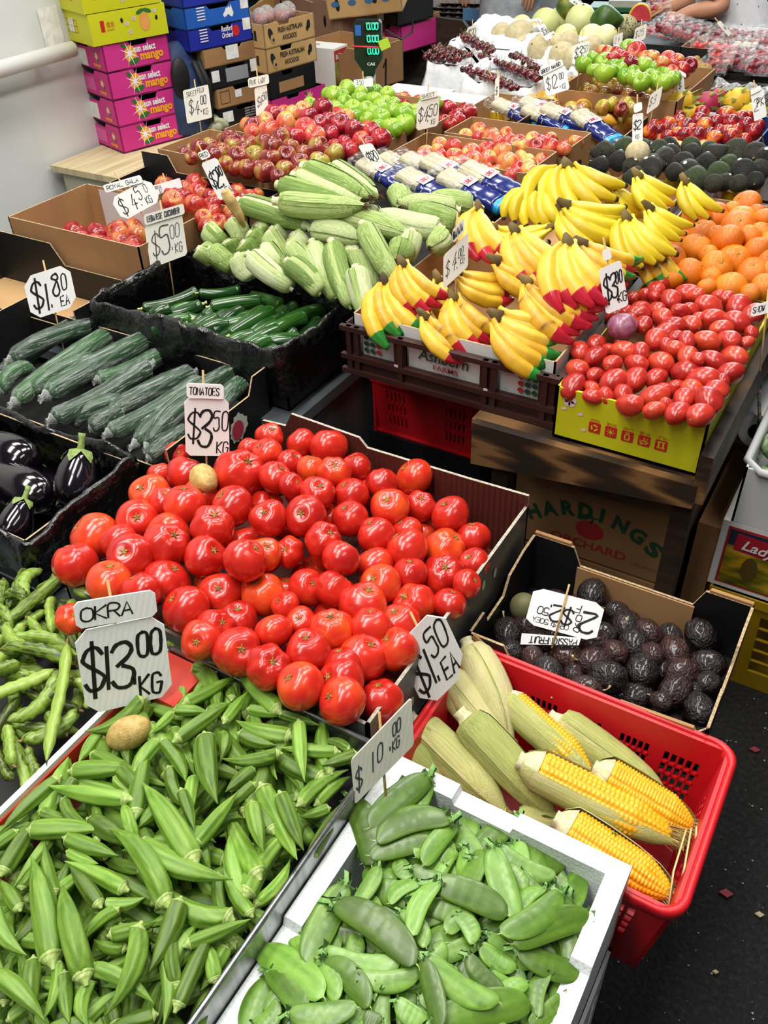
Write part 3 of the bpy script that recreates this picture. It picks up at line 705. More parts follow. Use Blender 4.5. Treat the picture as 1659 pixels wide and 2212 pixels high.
def tray(b, w, d, h, th=.004, F_=None, B_=None, L_=None, R_=None, bottom=True, mats=(0, 1, 2)):
    """open box, origin at the middle of its base; the four walls may have their own top profile"""
    P = lambda p: [(0, h), (1, h)] if p is None else ([(0, p), (1, p)] if isinstance(p, (int, float)) else p)
    x, y = w / 2, d / 2; mo, mi, mr = mats
    wall(b, (-x, -y), (x, -y), (0, 1), th, P(F_), mo, mi, mr); wall(b, (-x, y), (x, y), (0, -1), th, P(B_), mo, mi, mr)
    wall(b, (-x, -y), (-x, y), (1, 0), th, P(L_), mo, mi, mr); wall(b, (x, -y), (x, y), (-1, 0), th, P(R_), mo, mi, mr)
    if bottom: b.box((-x, -y, 0), (x, y, th), mi)
    return b
def notch(h, dip, a=.35, c=.65, s=.06): return [(0, h), (a - s, h), (a, dip), (c, dip), (c + s, h), (1, h)]
def horns(h, lo, a=.22, s=.05): return [(0, h), (a - s, h), (a, lo), (1 - a, lo), (1 - a + s, h), (1, h)]
def carton(name, label, cat, x0, x1, y0, y1, zb, h, group=None, mats=None, rz=0, th=.004, **kw):
    mats = mats or [m_card, m_cardi, m_cut]
    t = thing(name, label, cat, ((x0 + x1) / 2, (y0 + y1) / 2, zb), rz, group)
    b = MB(); tray(b, x1 - x0, y1 - y0, h, th, **kw); b.obj('box_body', mats, t); return t
def closed_box(name, label, cat, loc, w, d, h, mat, group=None, rz=0):
    t = thing(name, label, cat, loc, rz, group); b = MB(); b.box((-w / 2, -d / 2, 0), (w / 2, d / 2, h)); b.obj('box_body', mat, t); return t
def panel(parent, name, mat, o, r, u, w, h, off=.001):
    """thin flat print or label on a face: o lower-left corner, r right and u up unit directions"""
    o, r, u = Vector(o), Vector(r), Vector(u); n = r.cross(u) * off; b = MB(); b.prism([o + n * .2, o + r * w + n * .2, o + r * w + u * h + n * .2, o + u * h + n * .2], n)
    return b.obj(name, mat, parent)
def liner(b, w, d, h, rim=.02, over=.06, amp=.012, seed=0, n=150, inn=.12, sx=1, flare=.0, zfun=None):
    """plastic sack tucked into a tray and folded over its rim"""
    per = [];
    for i in range(n):
        s = i / n * 2 * (w + d)
        if s < w: p = (-w / 2 + s, -d / 2, 0, -1)
        elif s < w + d: p = (w / 2, -d / 2 + s - w, 1, 0)
        elif s < 2 * w + d: p = (w / 2 - (s - w - d), d / 2, 0, 1)
        else: p = (-w / 2, d / 2 - (s - 2 * w - d), -1, 0)
        per.append(p)
    rows = [(-.02, -inn), (-.016, -inn * .75), (-.012, -inn * .5), (-.01, -inn * .25), (-.006, -.012), (0, rim * .9), (.006, rim), (.012, rim * .6), (.014 + flare * .3, -over * .3), (.016 + flare * .6, -over * .65), (.018 + flare, -over)]
    vs = []
    for (o, z) in rows:
        for (x, y, nx, ny) in per:
            N1 = noise.noise_vector(Vector((x * 9 + seed, y * 9, z * 9))) * amp + noise.noise_vector(Vector((x * 34 + seed, y * 34, z * 40))) * amp * .55
            zz = zfun(x, y) if zfun else 0
            vs.append((x + nx * o + N1.x, y + ny * o + N1.y, h + z + zz + N1.z * (1.3 if z > -.02 else .5)))
    K = len(rows)
    b.add(vs, [(i * n + j, i * n + (j + 1) % n, (i + 1) * n + (j + 1) % n, (i + 1) * n + j) for i in range(K - 1) for j in range(n)], 0, True)
    b.add(vs[:n], [list(range(n))], 0, True)
    return b
m_sack = M('black_plastic', '060607', rough=.13, coat=.4, bump=1, scale=8, bscale=38)
m_wsack = M('white_plastic', [(.3, 'd9dde0'), (.7, 'f2f3f4')], 'noise', .3, 5, bump=.4, bscale=30)
def crate_wall(b, p0, p1, inn, h, th, cols, rows, x0, x1, z0, z1, mat=0, gap=.35, taper=0, zb=0):
    """plastic crate side pierced by a grid of slots between x0..x1 (0-1 along) and z0..z1 (heights); solid elsewhere"""
    p0, p1, inn = Vector((*p0, 0)), Vector((*p1, 0)), Vector((*inn, 0))
    def cell(u0, u1, a, c):
        def q(u, z):
            k = taper * (1 - (z - zb) / (h - zb)) / (p1 - p0).length; u = u * (1 - 2 * k) + k
            return p0.lerp(p1, u) + inn * (taper * (1 - (z - zb) / (h - zb))) + Vector((0, 0, z))
        b.prism([q(u0, a), q(u1, a), q(u1, c), q(u0, c)], inn * th, mat)
    groups = x0 if isinstance(x0, list) else [(x0, x1)]
    u = 0
    for (a, c) in groups:
        cell(u, a, zb, h); u = c; cell(a, c, zb, z0); cell(a, c, z1, h); du = (c - a) / cols; dz = (z1 - z0) / rows
        for i in range(cols): cell(a + du * i, a + du * (i + gap), z0, z1)
        for j in range(1, rows): cell(a, c, z0 + dz * j - dz * gap * .3, z0 + dz * j + dz * gap * .3)
    cell(u, 1, zb, h)
GL = {'A': '00 26 40|12 32', 'B': '00 06 36 45 34 03|34 42 41 30 00', 'C': '45 36 16 05 01 10 30 41', 'D': '00 06 26 44 42 20 00', 'E': '46 06 00 40|03 33', 'F': '46 06 00|03 33',
      'G': '45 36 16 05 01 10 30 42 43 23', 'H': '00 06|40 46|03 43', 'I': '20 26', 'J': '46 41 30 10 01', 'K': '00 06|46 03 40', 'L': '06 00 40', 'M': '00 06 22 46 40', 'N': '00 06 40 46',
      'O': '26 05 01 20 41 45 26', 'P': '00 06 36 45 44 33 03', 'R': '00 06 36 45 44 33 03|23 40', 'S': '45 36 16 05 04 42 41 30 10 01', 'T': '06 46|26 20', 'U': '06 01 10 30 41 46', 'V': '06 20 46',
      'W': '06 10 23 30 46', 'Y': '06 23 46|23 20', 'Z': '06 46 00 40', '0': '26 05 01 20 41 45 26', '1': '26 20', '2': '05 16 36 45 44 00 40', '3': '05 16 36 45 34 13|23 42 41 30 10 01',
      '4': '36 02 42|34 20', '5': '46 06 04 34 42 41 30 10 01', '6': '36 04 01 10 30 41 42 33 03', '7': '06 46 20', '8': '36 16 05 34 42 41 30 10 01 02 34 45 36', '9': '44 13 05 16 36 45 20',
      '$': '45 36 16 05 04 42 41 30 10 01|27 2-', '.': '20 21', '-': '03 43', ' ': ''}
SHARP = set('AEFHIKLMNTVWXYZ147')
def strokes(b, text, o, r, u, size, width=.62, gap=.24, pen=.1, n=None, mat=0, lift=.0006, slant=.08, wob=.06):
    """hand-drawn capitals: every stroke is a thin ribbon on the surface spanned by r and u"""
    o, r, u = Vector(o), Vector(r).normalized(), Vector(u).normalized(); nrm = r.cross(u) * lift; x = 0; rnd = random.Random(text)
    for ch in text:
        w = size * width * (.35 if ch in 'I1.' else 1); g = GL.get(ch.upper(), '')
        for st in [s for s in g.split('|') if s]:
            pts = []
            for t in st.split():
                gx = (int(t[0]) - (2 if ch in 'I1.' else 0)) / 4; gy = (-1.2 if t[1] == '-' else int(t[1])) / 6
                if ch in 'I1.': gx += .1
                gx += rnd.uniform(-wob, wob) * .6; gy += rnd.uniform(-wob, wob) * .5; pts.append((x + gx * w + gy * size * slant, gy * size))
            if ch not in SHARP and len(pts) > 2:
                Q = []; PP = [pts[0]] + pts + [pts[-1]]
                for i in range(1, len(PP) - 2):
                    p0, p1, p2, p3 = [Vector(p) for p in PP[i - 1:i + 3]]
                    for k in range(4):
                        t = k / 4; Q.append(.5 * ((2 * p1) + (p2 - p0) * t + (2 * p0 - 5 * p1 + 4 * p2 - p3) * t * t + (3 * p1 - p0 - 3 * p2 + p3) * t ** 3))
                pts = [tuple(q) for q in Q] + [pts[-1]]
            hw = pen * size / 2; vs = []; K = len(pts)
            for i in range(K):
                a, c = Vector(pts[max(i - 1, 0)]), Vector(pts[min(i + 1, K - 1)]); d = (c - a); d = d.normalized() if d.length > 1e-6 else Vector((1, 0)); nn = Vector((-d.y, d.x)) * hw * rnd.uniform(.85, 1.15)
                e = d * hw * (-.6 if i == 0 else .6 if i == K - 1 else 0); p = Vector(pts[i]) + e
                for q in (p + nn, p - nn): vs.append(o + r * q.x + u * q.y + nrm)
            b.add(vs, [(2 * i, 2 * i + 1, 2 * i + 3, 2 * i + 2) for i in range(K - 1)], mat)
        x += w + size * gap * .6
    return x
_tx = {}
def type_mesh(text, size, bold=0, shear=0):
    k = (text, bold, shear)
    if k not in _tx:
        c = bpy.data.curves.new('t', 'FONT'); c.body = text; c.size = 1; c.offset = bold; c.shear = shear; c.resolution_u = 3
        o = bpy.data.objects.new('t', c); COL.objects.link(o); dg = bpy.context.evaluated_depsgraph_get(); me = bpy.data.meshes.new_from_object(o.evaluated_get(dg))
        V = [tuple(v.co) for v in me.vertices]; Fs = [list(p.vertices) for p in me.polygons]; bpy.data.objects.remove(o); bpy.data.curves.remove(c); bpy.data.meshes.remove(me)
        _tx[k] = (V, Fs, max([v[0] for v in V] or [0]))
    return _tx[k]
def typed(b, text, o, r, u, size, width=None, bold=0, shear=0, mat=0, lift=.0012, center=False):
    """printed lettering laid on a face; width squeezes the line to that length"""
    V, Fs, wid = type_mesh(text, size, bold, shear); o, r, u = Vector(o), Vector(r), Vector(u); n = r.cross(u) * lift
    k = size if not width else width / max(wid, 1e-6)
    x0 = -wid * k / 2 if center else 0
    b.add([o + r * (v[0] * k + x0) + u * (v[1] * size) + n for v in V], Fs, mat); return b
def disc(b, o, r, u, rx, ry, mat=0, lift=.001, n=20, star=0):
    o, r, u = Vector(o), Vector(r), Vector(u); nn = r.cross(u) * lift
    b.add([o + r * (rx * cos(2 * pi * i / n) * (1 if not star or i % 2 else star)) + u * (ry * sin(2 * pi * i / n) * (1 if not star or i % 2 else star)) + nn for i in range(n)], [list(range(n))], mat); return b
m_signs = M('sign_card', [(.35, 'e4e5e3'), (.65, 'f4f5f3')], 'noise', .7, 4, bump=.05, wave=60)
m_signy = M('sign_card_aged', [(.35, 'cecbbf'), (.65, 'e3e0d5')], 'noise', .75, 4, bump=.05, wave=60)
m_skewer = M('bamboo', [(.3, 'a8854e'), (.7, 'cbaa72')], 'noise', .7, 40)
def sign(label, quad, z, texts, plate=None, ptext=None, skew=None, tilt=.3, clip=.14, aged=False, ink=None, group=None, pen=.11, az=0, below=.12, above=.05, name='price_sign', plane=None, ppen=.13):
    """card on a skewer. quad: TL TR BR BL as seen; it stands on an upright plane through its foot at height z"""
    TL, TR, BR, BL = quad; fx, fy = ((BL[0] + BR[0]) / 2, (BL[1] + BR[1]) / 2)
    foot = at(fx, fy, z); h = CAM - foot; a = atan2(h[1], h[0]) + az; n = np.array([cos(a), sin(a), tilt]); n /= np.linalg.norm(n)
    if plane is not None: n = np.array(plane, float); n /= np.linalg.norm(n)
    f = Vector(foot); c = [Vector(on_plane(p[0], p[1], foot, n)) - f for p in quad]
    bl = (c[3] + c[0] - c[1] + c[2]) * .25 + c[3] * .5 ; U = ((c[2] - c[3]) + (c[1] - c[0])) / 2; Vv = ((c[0] - c[3]) + (c[1] - c[2])) / 2
    bl = (c[0] + c[1] + c[2] + c[3]) / 4 - U / 2 - Vv / 2; w, hh = U.length, Vv.length; nv = Vector(n); th = .0035
    t = thing(name, label, 'price sign', foot, 0, group); b = MB(); k = clip * min(w, hh)
    cu, cv = k / w, k / hh; poly = [(cu, 0), (1 - cu, 0), (1, cv), (1, 1 - cv), (1 - cu, 1), (cu, 1), (0, 1 - cv), (0, cv)]
    b.prism([bl + U * x + Vv * y for x, y in poly], nv * -th); b.obj('card', m_signy if aged else m_signs, t)
    ru, uu = U.normalized(), Vv.normalized(); l = MB()
    for (s, x, y, sz, wd) in texts:
        strokes(l, s, bl + U * x + Vv * y, ru, uu, sz * hh, wd * .66, pen=pen * .72 * (1 if sz > .3 else 1.4))
    l.obj('lettering', ink or m_ink, t)
    top = bl + U * .5 + Vv
    if plate:
        p = [Vector(on_plane(q[0], q[1], foot + n * .004, n)) - f for q in plate]; PU = ((p[2] - p[3]) + (p[1] - p[0])) / 2; PV = ((p[0] - p[3]) + (p[1] - p[2])) / 2; pb = sum(p, Vector()) / 4 - PU / 2 - PV / 2
        q = MB(); kk = .16 * PV.length; cu, cv = kk / PU.length, kk / PV.length
        q.prism([pb + PU * x + PV * y for x, y in [(cu, 0), (1 - cu, 0), (1, cv), (1, 1 - cv), (1 - cu, 1), (cu, 1), (0, 1 - cv), (0, cv)]], nv * -th); q.obj('name_plate', m_signy if aged else m_signs, t)
        if ptext:
            l = MB(); L = len(ptext); sz = PV.length * .5; wd = min(.75, max(.2, (PU.length * .86 / L - sz * .168) / sz)); strokes(l, ptext, pb + PU * .07 + PV * .25, PU.normalized(), PV.normalized(), sz, wd, pen=ppen); l.obj('name_lettering', ink or m_ink, t)
        top = pb + PU * .45 + PV
    s = MB(); s.tube(bl + U * .5 - Vv.normalized() * below - nv * .006, top + uu * above * .5 - nv * .006, .0022, n=6); s.obj('skewer', m_skewer, t)
    return t
# ------------------------------------------------------------------ the hall
m_asph = M('asphalt', [(.3, '0a0a0b'), (.55, '1b1b1c'), (.72, '2d2d2e'), (.86, '5a5a5a')], 'noise', .8, 95, 6, bump=1.0, bscale=150)
b = MB(); b.add([(-9, -3, 0), (6, -3, 0), (6, 14, 0), (-9, 14, 0)], [(0, 1, 2, 3)]); struct('floor', b, m_asph)
m_wall = M('wall_paint', [(.35, 'c9ccca'), (.65, 'd6d9d7')], 'noise', .55, 1.4, 4, bump=.04)
b = MB(); b.box((-3.4, -3, 0), (-3.2, 3.62, 3.4)); struct('wall_left', b, m_wall)
m_dark = M('dark_backdrop_paint', [(.35, '151618'), (.65, '202226')], 'noise', .8, 2)
b = MB(); b.box((-9, 12.6, 0), (6, 12.8, 3.4)); struct('wall_back', b, m_dark)
b = MB(); b.tube((-3.13, -2.9, 1.03), (-3.13, 2.75, 1.03), .03, n=14)
for y in (1.2, 2.6): b.tube((-3.2, y, 1.03), (-3.13, y, 1.03), .014)
tag(b.obj('wall_rail', m_white), 'white round rail running along the pale wall at left', 'rail')
# specks and scraps on the floor by the path
m_scrap = M('scrap_red', '8c2f38', rough=.7); m_husks = M('scrap_straw', 'bfae86', rough=.8)
for (px, py, s, mt, lb) in ((1630, 1620, .012, m_scrap, 'red scrap on the dark floor, rearmost, right of the red crate'), (1568, 1930, .014, m_scrap, 'red scrap on the dark floor just right of the corn crate edge'), (1640, 1976, .009, m_husks, 'straw coloured scrap on the dark floor at the right edge'), (1545, 2100, .006, m_husks, 'small pale scrap on the dark floor near the bottom right corner')):
    p = at(px, py, .004); b = MB(); b.prism([(-s, -s * .4, 0), (s * .3, -s * .7, 0), (s, s * .3, 0), (-s * .2, s * .6, 0)], (0, 0, .004)); o = b.obj('floor_scrap', mt, loc=p); tag(o, lb, 'scrap')
rnd = random.Random(5); b = MB()
for i in range(420):
    x, y = rnd.uniform(-.1, .6), rnd.uniform(.3, 2.2); s = rnd.uniform(.0008, .0026); b.prism([(x - s, y, .002), (x + s * .6, y - s, .002), (x + s, y + s * .8, .002)], (0, 0, .002))
tag(b.obj('floor_grit', M('grit', 'a9a9a4', rough=.8)), 'pale grit scattered over the dark asphalt floor', 'grit', kind='stuff')

# ------------------------------------------------------------------ benches and stands
m_steel = M('brushed_steel', [(.3, '8b8d8f'), (.7, 'b9bbbc')], 'noise', .28, 4, 3, metal=.9, stretch=(1, 22, 1))
m_steeld = M('grey_steel', [(.3, '4b5256'), (.7, '646b6f')], 'noise', .45, 9, 4, metal=.4)
m_wood = M('plywood', [(.2, '24170c'), (.5, '3f2916'), (.75, '573a20'), (.95, '7a5732')], 'wave', .6, 2.2, 3, dist=7, stretch=(.6, 1, 5))
m_woodd = M('dark_wood', [(.3, '20150d'), (.7, '3d2a1a')], 'noise', .7, 6, stretch=(1, 8, 8))
def bench(name, label, x0, x1, y0, y1, z, top, legm, th=.03, group=None, legs=((.04, .04), (-.04, .04), (.04, -.04), (-.04, -.04))):
    t = thing(name, label, 'table', ((x0 + x1) / 2, (y0 + y1) / 2, 0)); w, d = (x1 - x0) / 2, (y1 - y0) / 2
    b = MB(); b.box((-w, -d, z - th), (w, d, z)); b.obj('table_top', top, t)
    for lx, ly in legs:
        x = (-w + lx) if lx > 0 else (w + lx); y = (-d + ly) if ly > 0 else (d + ly)
        b = MB(); b.box((x - .02, y - .02, 0), (x + .02, y + .02, z - th)); b.obj('leg', legm, t)
    return t
bench('display_bench', 'low steel bench under the okra, broad bean and round tomato trays', -1.72, -.45, -.2, 1.01, .555, m_steeld, m_steeld)
closed_box('support_crate', 'dark crate under the back half of the round tomato tray', 'crate', (-.78, 1.145, 0), .58, .24, .556, m_black)
t = bench('display_bench', 'grey steel bench under the cucumber boxes, behind the tomatoes', -2.5, -1.1, 1.345, 1.75, .648, m_steeld, m_steeld)
b = MB(); b.box((.655, -.2, .05), (.69, .2, .62)); b.obj('side_panel', m_steeld, t)
bench('display_bench', 'low bench under the wrapped cucumbers', -2.3, -1.13, 1.02, 1.33, .583, m_woodd, m_woodd)
t = bench('display_table', 'plywood table with a stained front board, under bananas and roma tomatoes', -.68, -.19, 1.45, 3.0, .738, m_wood, m_woodd, legs=((.06, .05), (-.03, .05), (.04, -.04), (-.04, -.04)))
b = MB(); b.prism([(-.235, -.795, .635), (.24, -.795, .688), (.24, -.795, .742), (-.235, -.795, .742)], (0, .02, 0)); b.obj('front_board', m_wood, t)
b = MB(); b.box((.232, -.79, .70), (.257, -.19, .81)); b.obj('side_board', m_wood, t)
bench('display_table', 'wooden table under the green corn and the left apple boxes', -2.45, -1.07, 1.78, 2.15, .718, m_woodd, m_woodd)
bench('display_table', 'raised wooden table under the middle apple boxes', -2.3, -1.0, 2.16, 3.06, .785, m_woodd, m_woodd, th=.025)
bench('display_table', 'long dark table under the cherries, melons and punnets at the back', -2.15, -.3, 3.08, 4.75, .72, m_woodd, m_woodd)
# cabinet with counter along the wall
m_cab = M('cabinet_paint', [(.35, '9a9a84'), (.65, 'b2b29b')], 'noise', .6, 3, 5)
m_cabtop = M('counter_wood', [(.3, 'b3a27c'), (.7, 'd3c49c')], 'noise', .6, 5, stretch=(8, .6, 1))
t = thing('cabinet', 'pale green-grey cabinet along the wall under the pink and yellow boxes', 'cabinet', (-2.88, 3.3, 0), 0)
b = MB(); b.box((-.26, -.75, 0), (.1, 1.3, .6)); b.obj('body', m_cab, t)
b = MB(); b.box((-.3, -.77, .6), (.13, 1.32, .625)); b.obj('counter_top', m_cabtop, t)
for y in (-.7, .0, .66):
    b = MB(); b.box((.1, y, .08), (.115, y + .6, .5)); d = b.obj('door', m_cab, t); b = MB(); b.ball((.125, y + .55, .35), .015, 8, 6); b.obj('knob', m_black, d)

# ------------------------------------------------------------------ front row of trays
# okra tray: steel back and right, white left board
t = thing('okra_tray', 'large steel tray with a white left board, heaped with okra', 'tray', (-.645, .27, .557))
b = MB(); b.box((-.21, -.42, 0), (.21, .39, .006)); b.box((-.21, .386, 0), (.212, .394, .13)); b.box((.205, -.42, 0), (.213, .394, .13)); b.obj('steel_tray', m_steel, t)
b = MB(); b.box((-.216, -.42, .0), (-.206, .39, .128)); b.obj('white_side_board', m_white, t)
b = MB(); b.box((-.2055, -.42, .004), (-.203, .385, .12)); b.box((-.205, .30, .0), (-.12, .384, .125)); b.obj('red_lining', M('red_board', 'c8321a', rough=.5), t)
b = MB(); b.tube((.209, -.42, .131), (.209, .39, .131), .0045); b.tube((-.2, .39, .131), (.209, .39, .131), .0045); b.obj('rolled_edge', m_steel, t)
# tomato tray
m_brown = M('dark_brown_card', [(.3, '4a1a10'), (.7, '60241a')], 'noise', .7, 3, wave=26, bump=.4)
m_greybox = M('grey_printed_card', [(.35, '4b4b4b'), (.6, '6d6c6a'), (.8, '85827d')], 'noise', .35, 3, 4)
t = thing('tomato_tray', 'wide grey card tray with dark brown lining, heaped with round tomatoes', 'tray', (-.79, .975, .557))
b = MB(); tray(b, .64, .60, .145, .006, B_=[(0, .15), (.1, .155), (.13, .192), (.4, .185), (.43, .165), (.8, .168), (1, .172)], L_=[(0, .145), (.1, .1), (.9, .1), (1, .145)]); b.obj('tray_body', [m_greybox, m_brown, M('rim_grey', [(.4, '9a9184'), (.6, 'bcb2a2')], 'noise', .8, 200)], t)
b = MB()
for (x, z, c) in ((.15, .09, 0), (.1, .1, 0), (-.12, .05, 0), (-.17, .06, 0)): disc(b, (.3205, x, z), (0, 1, 0), (0, 0, 1), .007, .012)
b.obj('fruit_stickers', M('sticker_pale', 'b9cdb0'), t)
# broad bean tray
t = carton('bean_tray', 'low black tray of broad beans at the left edge of the photo', 'tray', -1.3, -.872, .05, .668, .557, .10, mats=[m_blackcard, m_blackcard, m_blackcard])
# eggplant box with black sack
t = carton('eggplant_box', 'box lined with a black plastic sack, holding eggplants', 'box', -1.68, -1.255, .715, 1.005, .557, .155, mats=[m_blackcard, m_blackcard, m_cut])
b = MB(); liner(b, .425, .29, .155, .014, .085, .013, 3, flare=.004); b.obj('plastic_sack', m_sack, t)
# wrapped cucumber box
t = carton('cucumber_box', 'black card box of plastic wrapped long cucumbers', 'box', -1.97, -1.18, 1.04, 1.385, .585, .16, mats=[m_blackcard, m_blackcard, m_cut], F_=.10, R_=[(0, .16), (.3, .16), (.36, .14), (.8, .14), (.86, .18), (1, .18)], L_=.19)
b = MB()
for i in range(5): disc(b, (.395, .04 + .012 * (i % 3), .075 + .012 * (i // 2)), (0, 1, 0), (0, 0, 1), .022, .026, star=.8, n=14, lift=.001 + i * .0002)
b.obj('lychee_print_leaf', M('print_white', 'c9d2c4'), t)
b = MB(); disc(b, (.396, .045, .083), (0, 1, 0), (0, 0, 1), .02, .024, lift=.0025); b.obj('lychee_print', M('print_rose', 'b83a4e'), t)
# lebanese cucumber box with sack
t = carton('cucumber_box', 'box lined with a shiny black sack, holding loose green cucumbers', 'box', -1.735, -1.135, 1.40, 1.735, .65, .15, mats=[m_blackcard, m_blackcard, m_blackcard])
b = MB(); liner(b, .6, .335, .15, .016, .10, .013, 11, flare=.008); b.obj('plastic_sack', m_sack, t)
# empty black tray
t = carton('empty_tray', 'empty black tray with a bare cardboard floor, left of the cucumbers', 'box', -2.36, -1.78, 1.37, 1.60, .66, .12, mats=[m_blackcard, m_blackcard, m_cut], B_=[(0, .16), (.45, .16), (.52, .1), (1, .1)], F_=[(0, .12), (.35, .12), (.4, .06), (1, .06)], L_=.15)
b = MB(); b.box((-.285, -.11, .004), (.285, .11, .007)); b.obj('floor_board', M('bare_cardboard', [(.35, 'b08a5c'), (.65, 'c49d6c')], 'noise', .85, 3), t)
# foam box on a white mesh crate
m_foam = M('foam', [(.3, 'dfe6e6'), (.7, 'eef2f2')], 'voronoi', .7, 240, bump=.25, bscale=220)
t = thing('foam_box', 'white polystyrene foam box heaped with snow peas', 'box', (-.245, .36, .45))
b = MB(); x, y, h, th = .185, .325, .2, .028
wall(b, (-x, -y), (x, -y), (0, 1), th, [(0, h), (1, h)], 0, 0, 0)
wall(b, (-x, y), (x, y), (0, -1), th, [(0, h), (.3, h), (.31, h - .014), (.55, h - .014), (.56, h), (1, h)], 0, 0, 0)
y -= th
wall(b, (-x, -y), (-x, y), (1, 0), th, [(0, h), (.25, h), (.26, h - .014), (.55, h - .014), (.56, h), (1, h)], 0, 0, 0)
wall(b, (x, -y), (x, y), (-1, 0), th, [(0, h), (.25, h), (.26, h - .014), (.78, h - .014), (.79, h), (1, h)], 0, 0, 0)
b.box((-x, -y, 0), (x, y, .025)); o = b.obj('foam_body', m_foam, t)
m_wcrate = M('white_plastic_crate', [(.3, 'c4c6c6'), (.7, 'dddedd')], 'noise', .45, 6)
t = thing('mesh_crate', 'white mesh plastic crate under the foam box of peas', 'crate', (-.245, .36, .0))
for (p0, p1, inn, nm) in (((-.18, -.3), (.19, -.3), (0, 1), 0), ((.19, -.3), (.19, .31), (-1, 0), 1), ((.19, .31), (-.18, .31), (0, -1), 2), ((-.18, .31), (-.18, -.3), (1, 0), 3)):
    b = MB(); crate_wall(b, p0, p1, inn, .445, .006, 12, 9, .05, .95, .05, .38, gap=.3); b.obj('mesh_side', m_wcrate, t)
# red corn crate
m_red = M('red_plastic', [(.3, 'c01018'), (.7, 'd8202a')], 'noise', .38, 4)
t = thing('corn_crate', 'bright red plastic crate of ripe corn in pale husks', 'crate', (-.215, .828, .35))
x, y, h, tp = .225, .15, .25, .028
def red_side(nm, p0, p1, inn, groups):
    b = MB(); crate_wall(b, p0, p1, inn, h, .006, 5, 4, groups, 0, .10, .20, taper=tp); b.obj(nm, m_red, t)
red_side('front_side', (-x, -y), (x, -y), (0, 1), [(.1, .28), (.42, .58), (.72, .9)])
red_side('back_side', (x, y), (-x, y), (0, -1), [(.06, .2), (.25, .37), (.44, .56), (.62, .74), (.8, .94)])
red_side('right_side', (x, -y), (x, y), (-1, 0), [(.14, .4), (.6, .86)])
red_side('left_side', (-x, y), (-x, -y), (1, 0), [(.14, .4), (.6, .86)])
b = MB(); rp = []
for (cx, cy, a0) in ((x - .03, y - .03, 0), (-x + .03, y - .03, pi / 2), (-x + .03, -y + .03, pi), (x - .03, -y + .03, 1.5 * pi)):
    for i in range(7): a = a0 + pi / 2 * i / 6; rp.append((cx + .034 * cos(a), cy + .034 * sin(a)))
n = len(rp); vs = []
for (s, z) in ((1.0, h - .022), (1.03, h - .018), (1.04, h), (1.02, h + .006), (.985, h + .002), (.98, h - .02)): vs += [(px * s, py * s, z) for px, py in rp]
b.add(vs, [(k * n + i, k * n + (i + 1) % n, (k + 1) * n + (i + 1) % n, (k + 1) * n + i) for k in range(5) for i in range(n)], 0, True); b.obj('rim', m_red, t)
b = MB(); b.box((-x + tp, -y + tp, 0), (x - tp, y - tp, .006)); b.obj('crate_floor', m_red, t)
closed_box('stacking_crate', 'dark crate under the red corn crate', 'crate', (-.23, .84, 0), .3, .2, .348, m_black)
# passionfruit box
t = thing('passionfruit_box', 'black card box with brown handle cut-outs, holding passionfruit', 'box', (-.243, 1.135, .485))
b = MB(); w, d, h = .425, .295, .135
tray(b, w, d, h, .005, F_=[(0, h), (.16, h), (.22, .085), (.72, .085), (.76, h - .02), (.95, h - .03), (1, h)], B_=[(0, h + .012), (.2, h + .012), (.24, h - .03), (.76, h - .03), (.8, h + .012), (1, h + .012)],
     L_=[(0, h), (.2, h), (.25, .1), (.5, .1), (.58, h), (.8, h + .012), (1, h + .012)], R_=[(0, h), (.3, h), (.34, .105), (.6, .105), (.66, h), (.8, h + .012), (1, h + .012)]); b.obj('box_body', [m_blackcard, m_blackcard, m_cut], t)
b = MB(); b.box((-.115, d / 2 - .0085, .01), (.115, d / 2 - .005, h - .032)); b.obj('brown_inner_flap', m_cardi, t)
for sx in (-1, 1):
    b = MB(); b.prism([(sx * .12, d / 2 - .004, h - .02), (sx * .21, d / 2 - .004, h - .02), (sx * .21, d / 2 - .004, h + .018), (sx * .135, d / 2 - .004, h + .018)], (0, .008, 0)); b.obj('folded_corner', m_card, t)
b = MB(); b.prism([(.05, -d / 2 - .004, .09), (.2, -d / 2 - .004, .105), (.19, -d / 2 - .004, .125), (.07, -d / 2 - .004, .118)], (0, .006, 0)); b.prism([(-.21, -d / 2 - .004, .11), (-.13, -d / 2 - .004, .075), (-.13, -d / 2 - .004, .09), (-.2, -d / 2 - .004, .14)], (0, .006, 0)); b.obj('torn_front_flap', m_cardi, t)
closed_box('support_carton', 'plain carton under the passionfruit box', 'box', (-.26, 1.15, 0), .3, .22, .483, m_card)

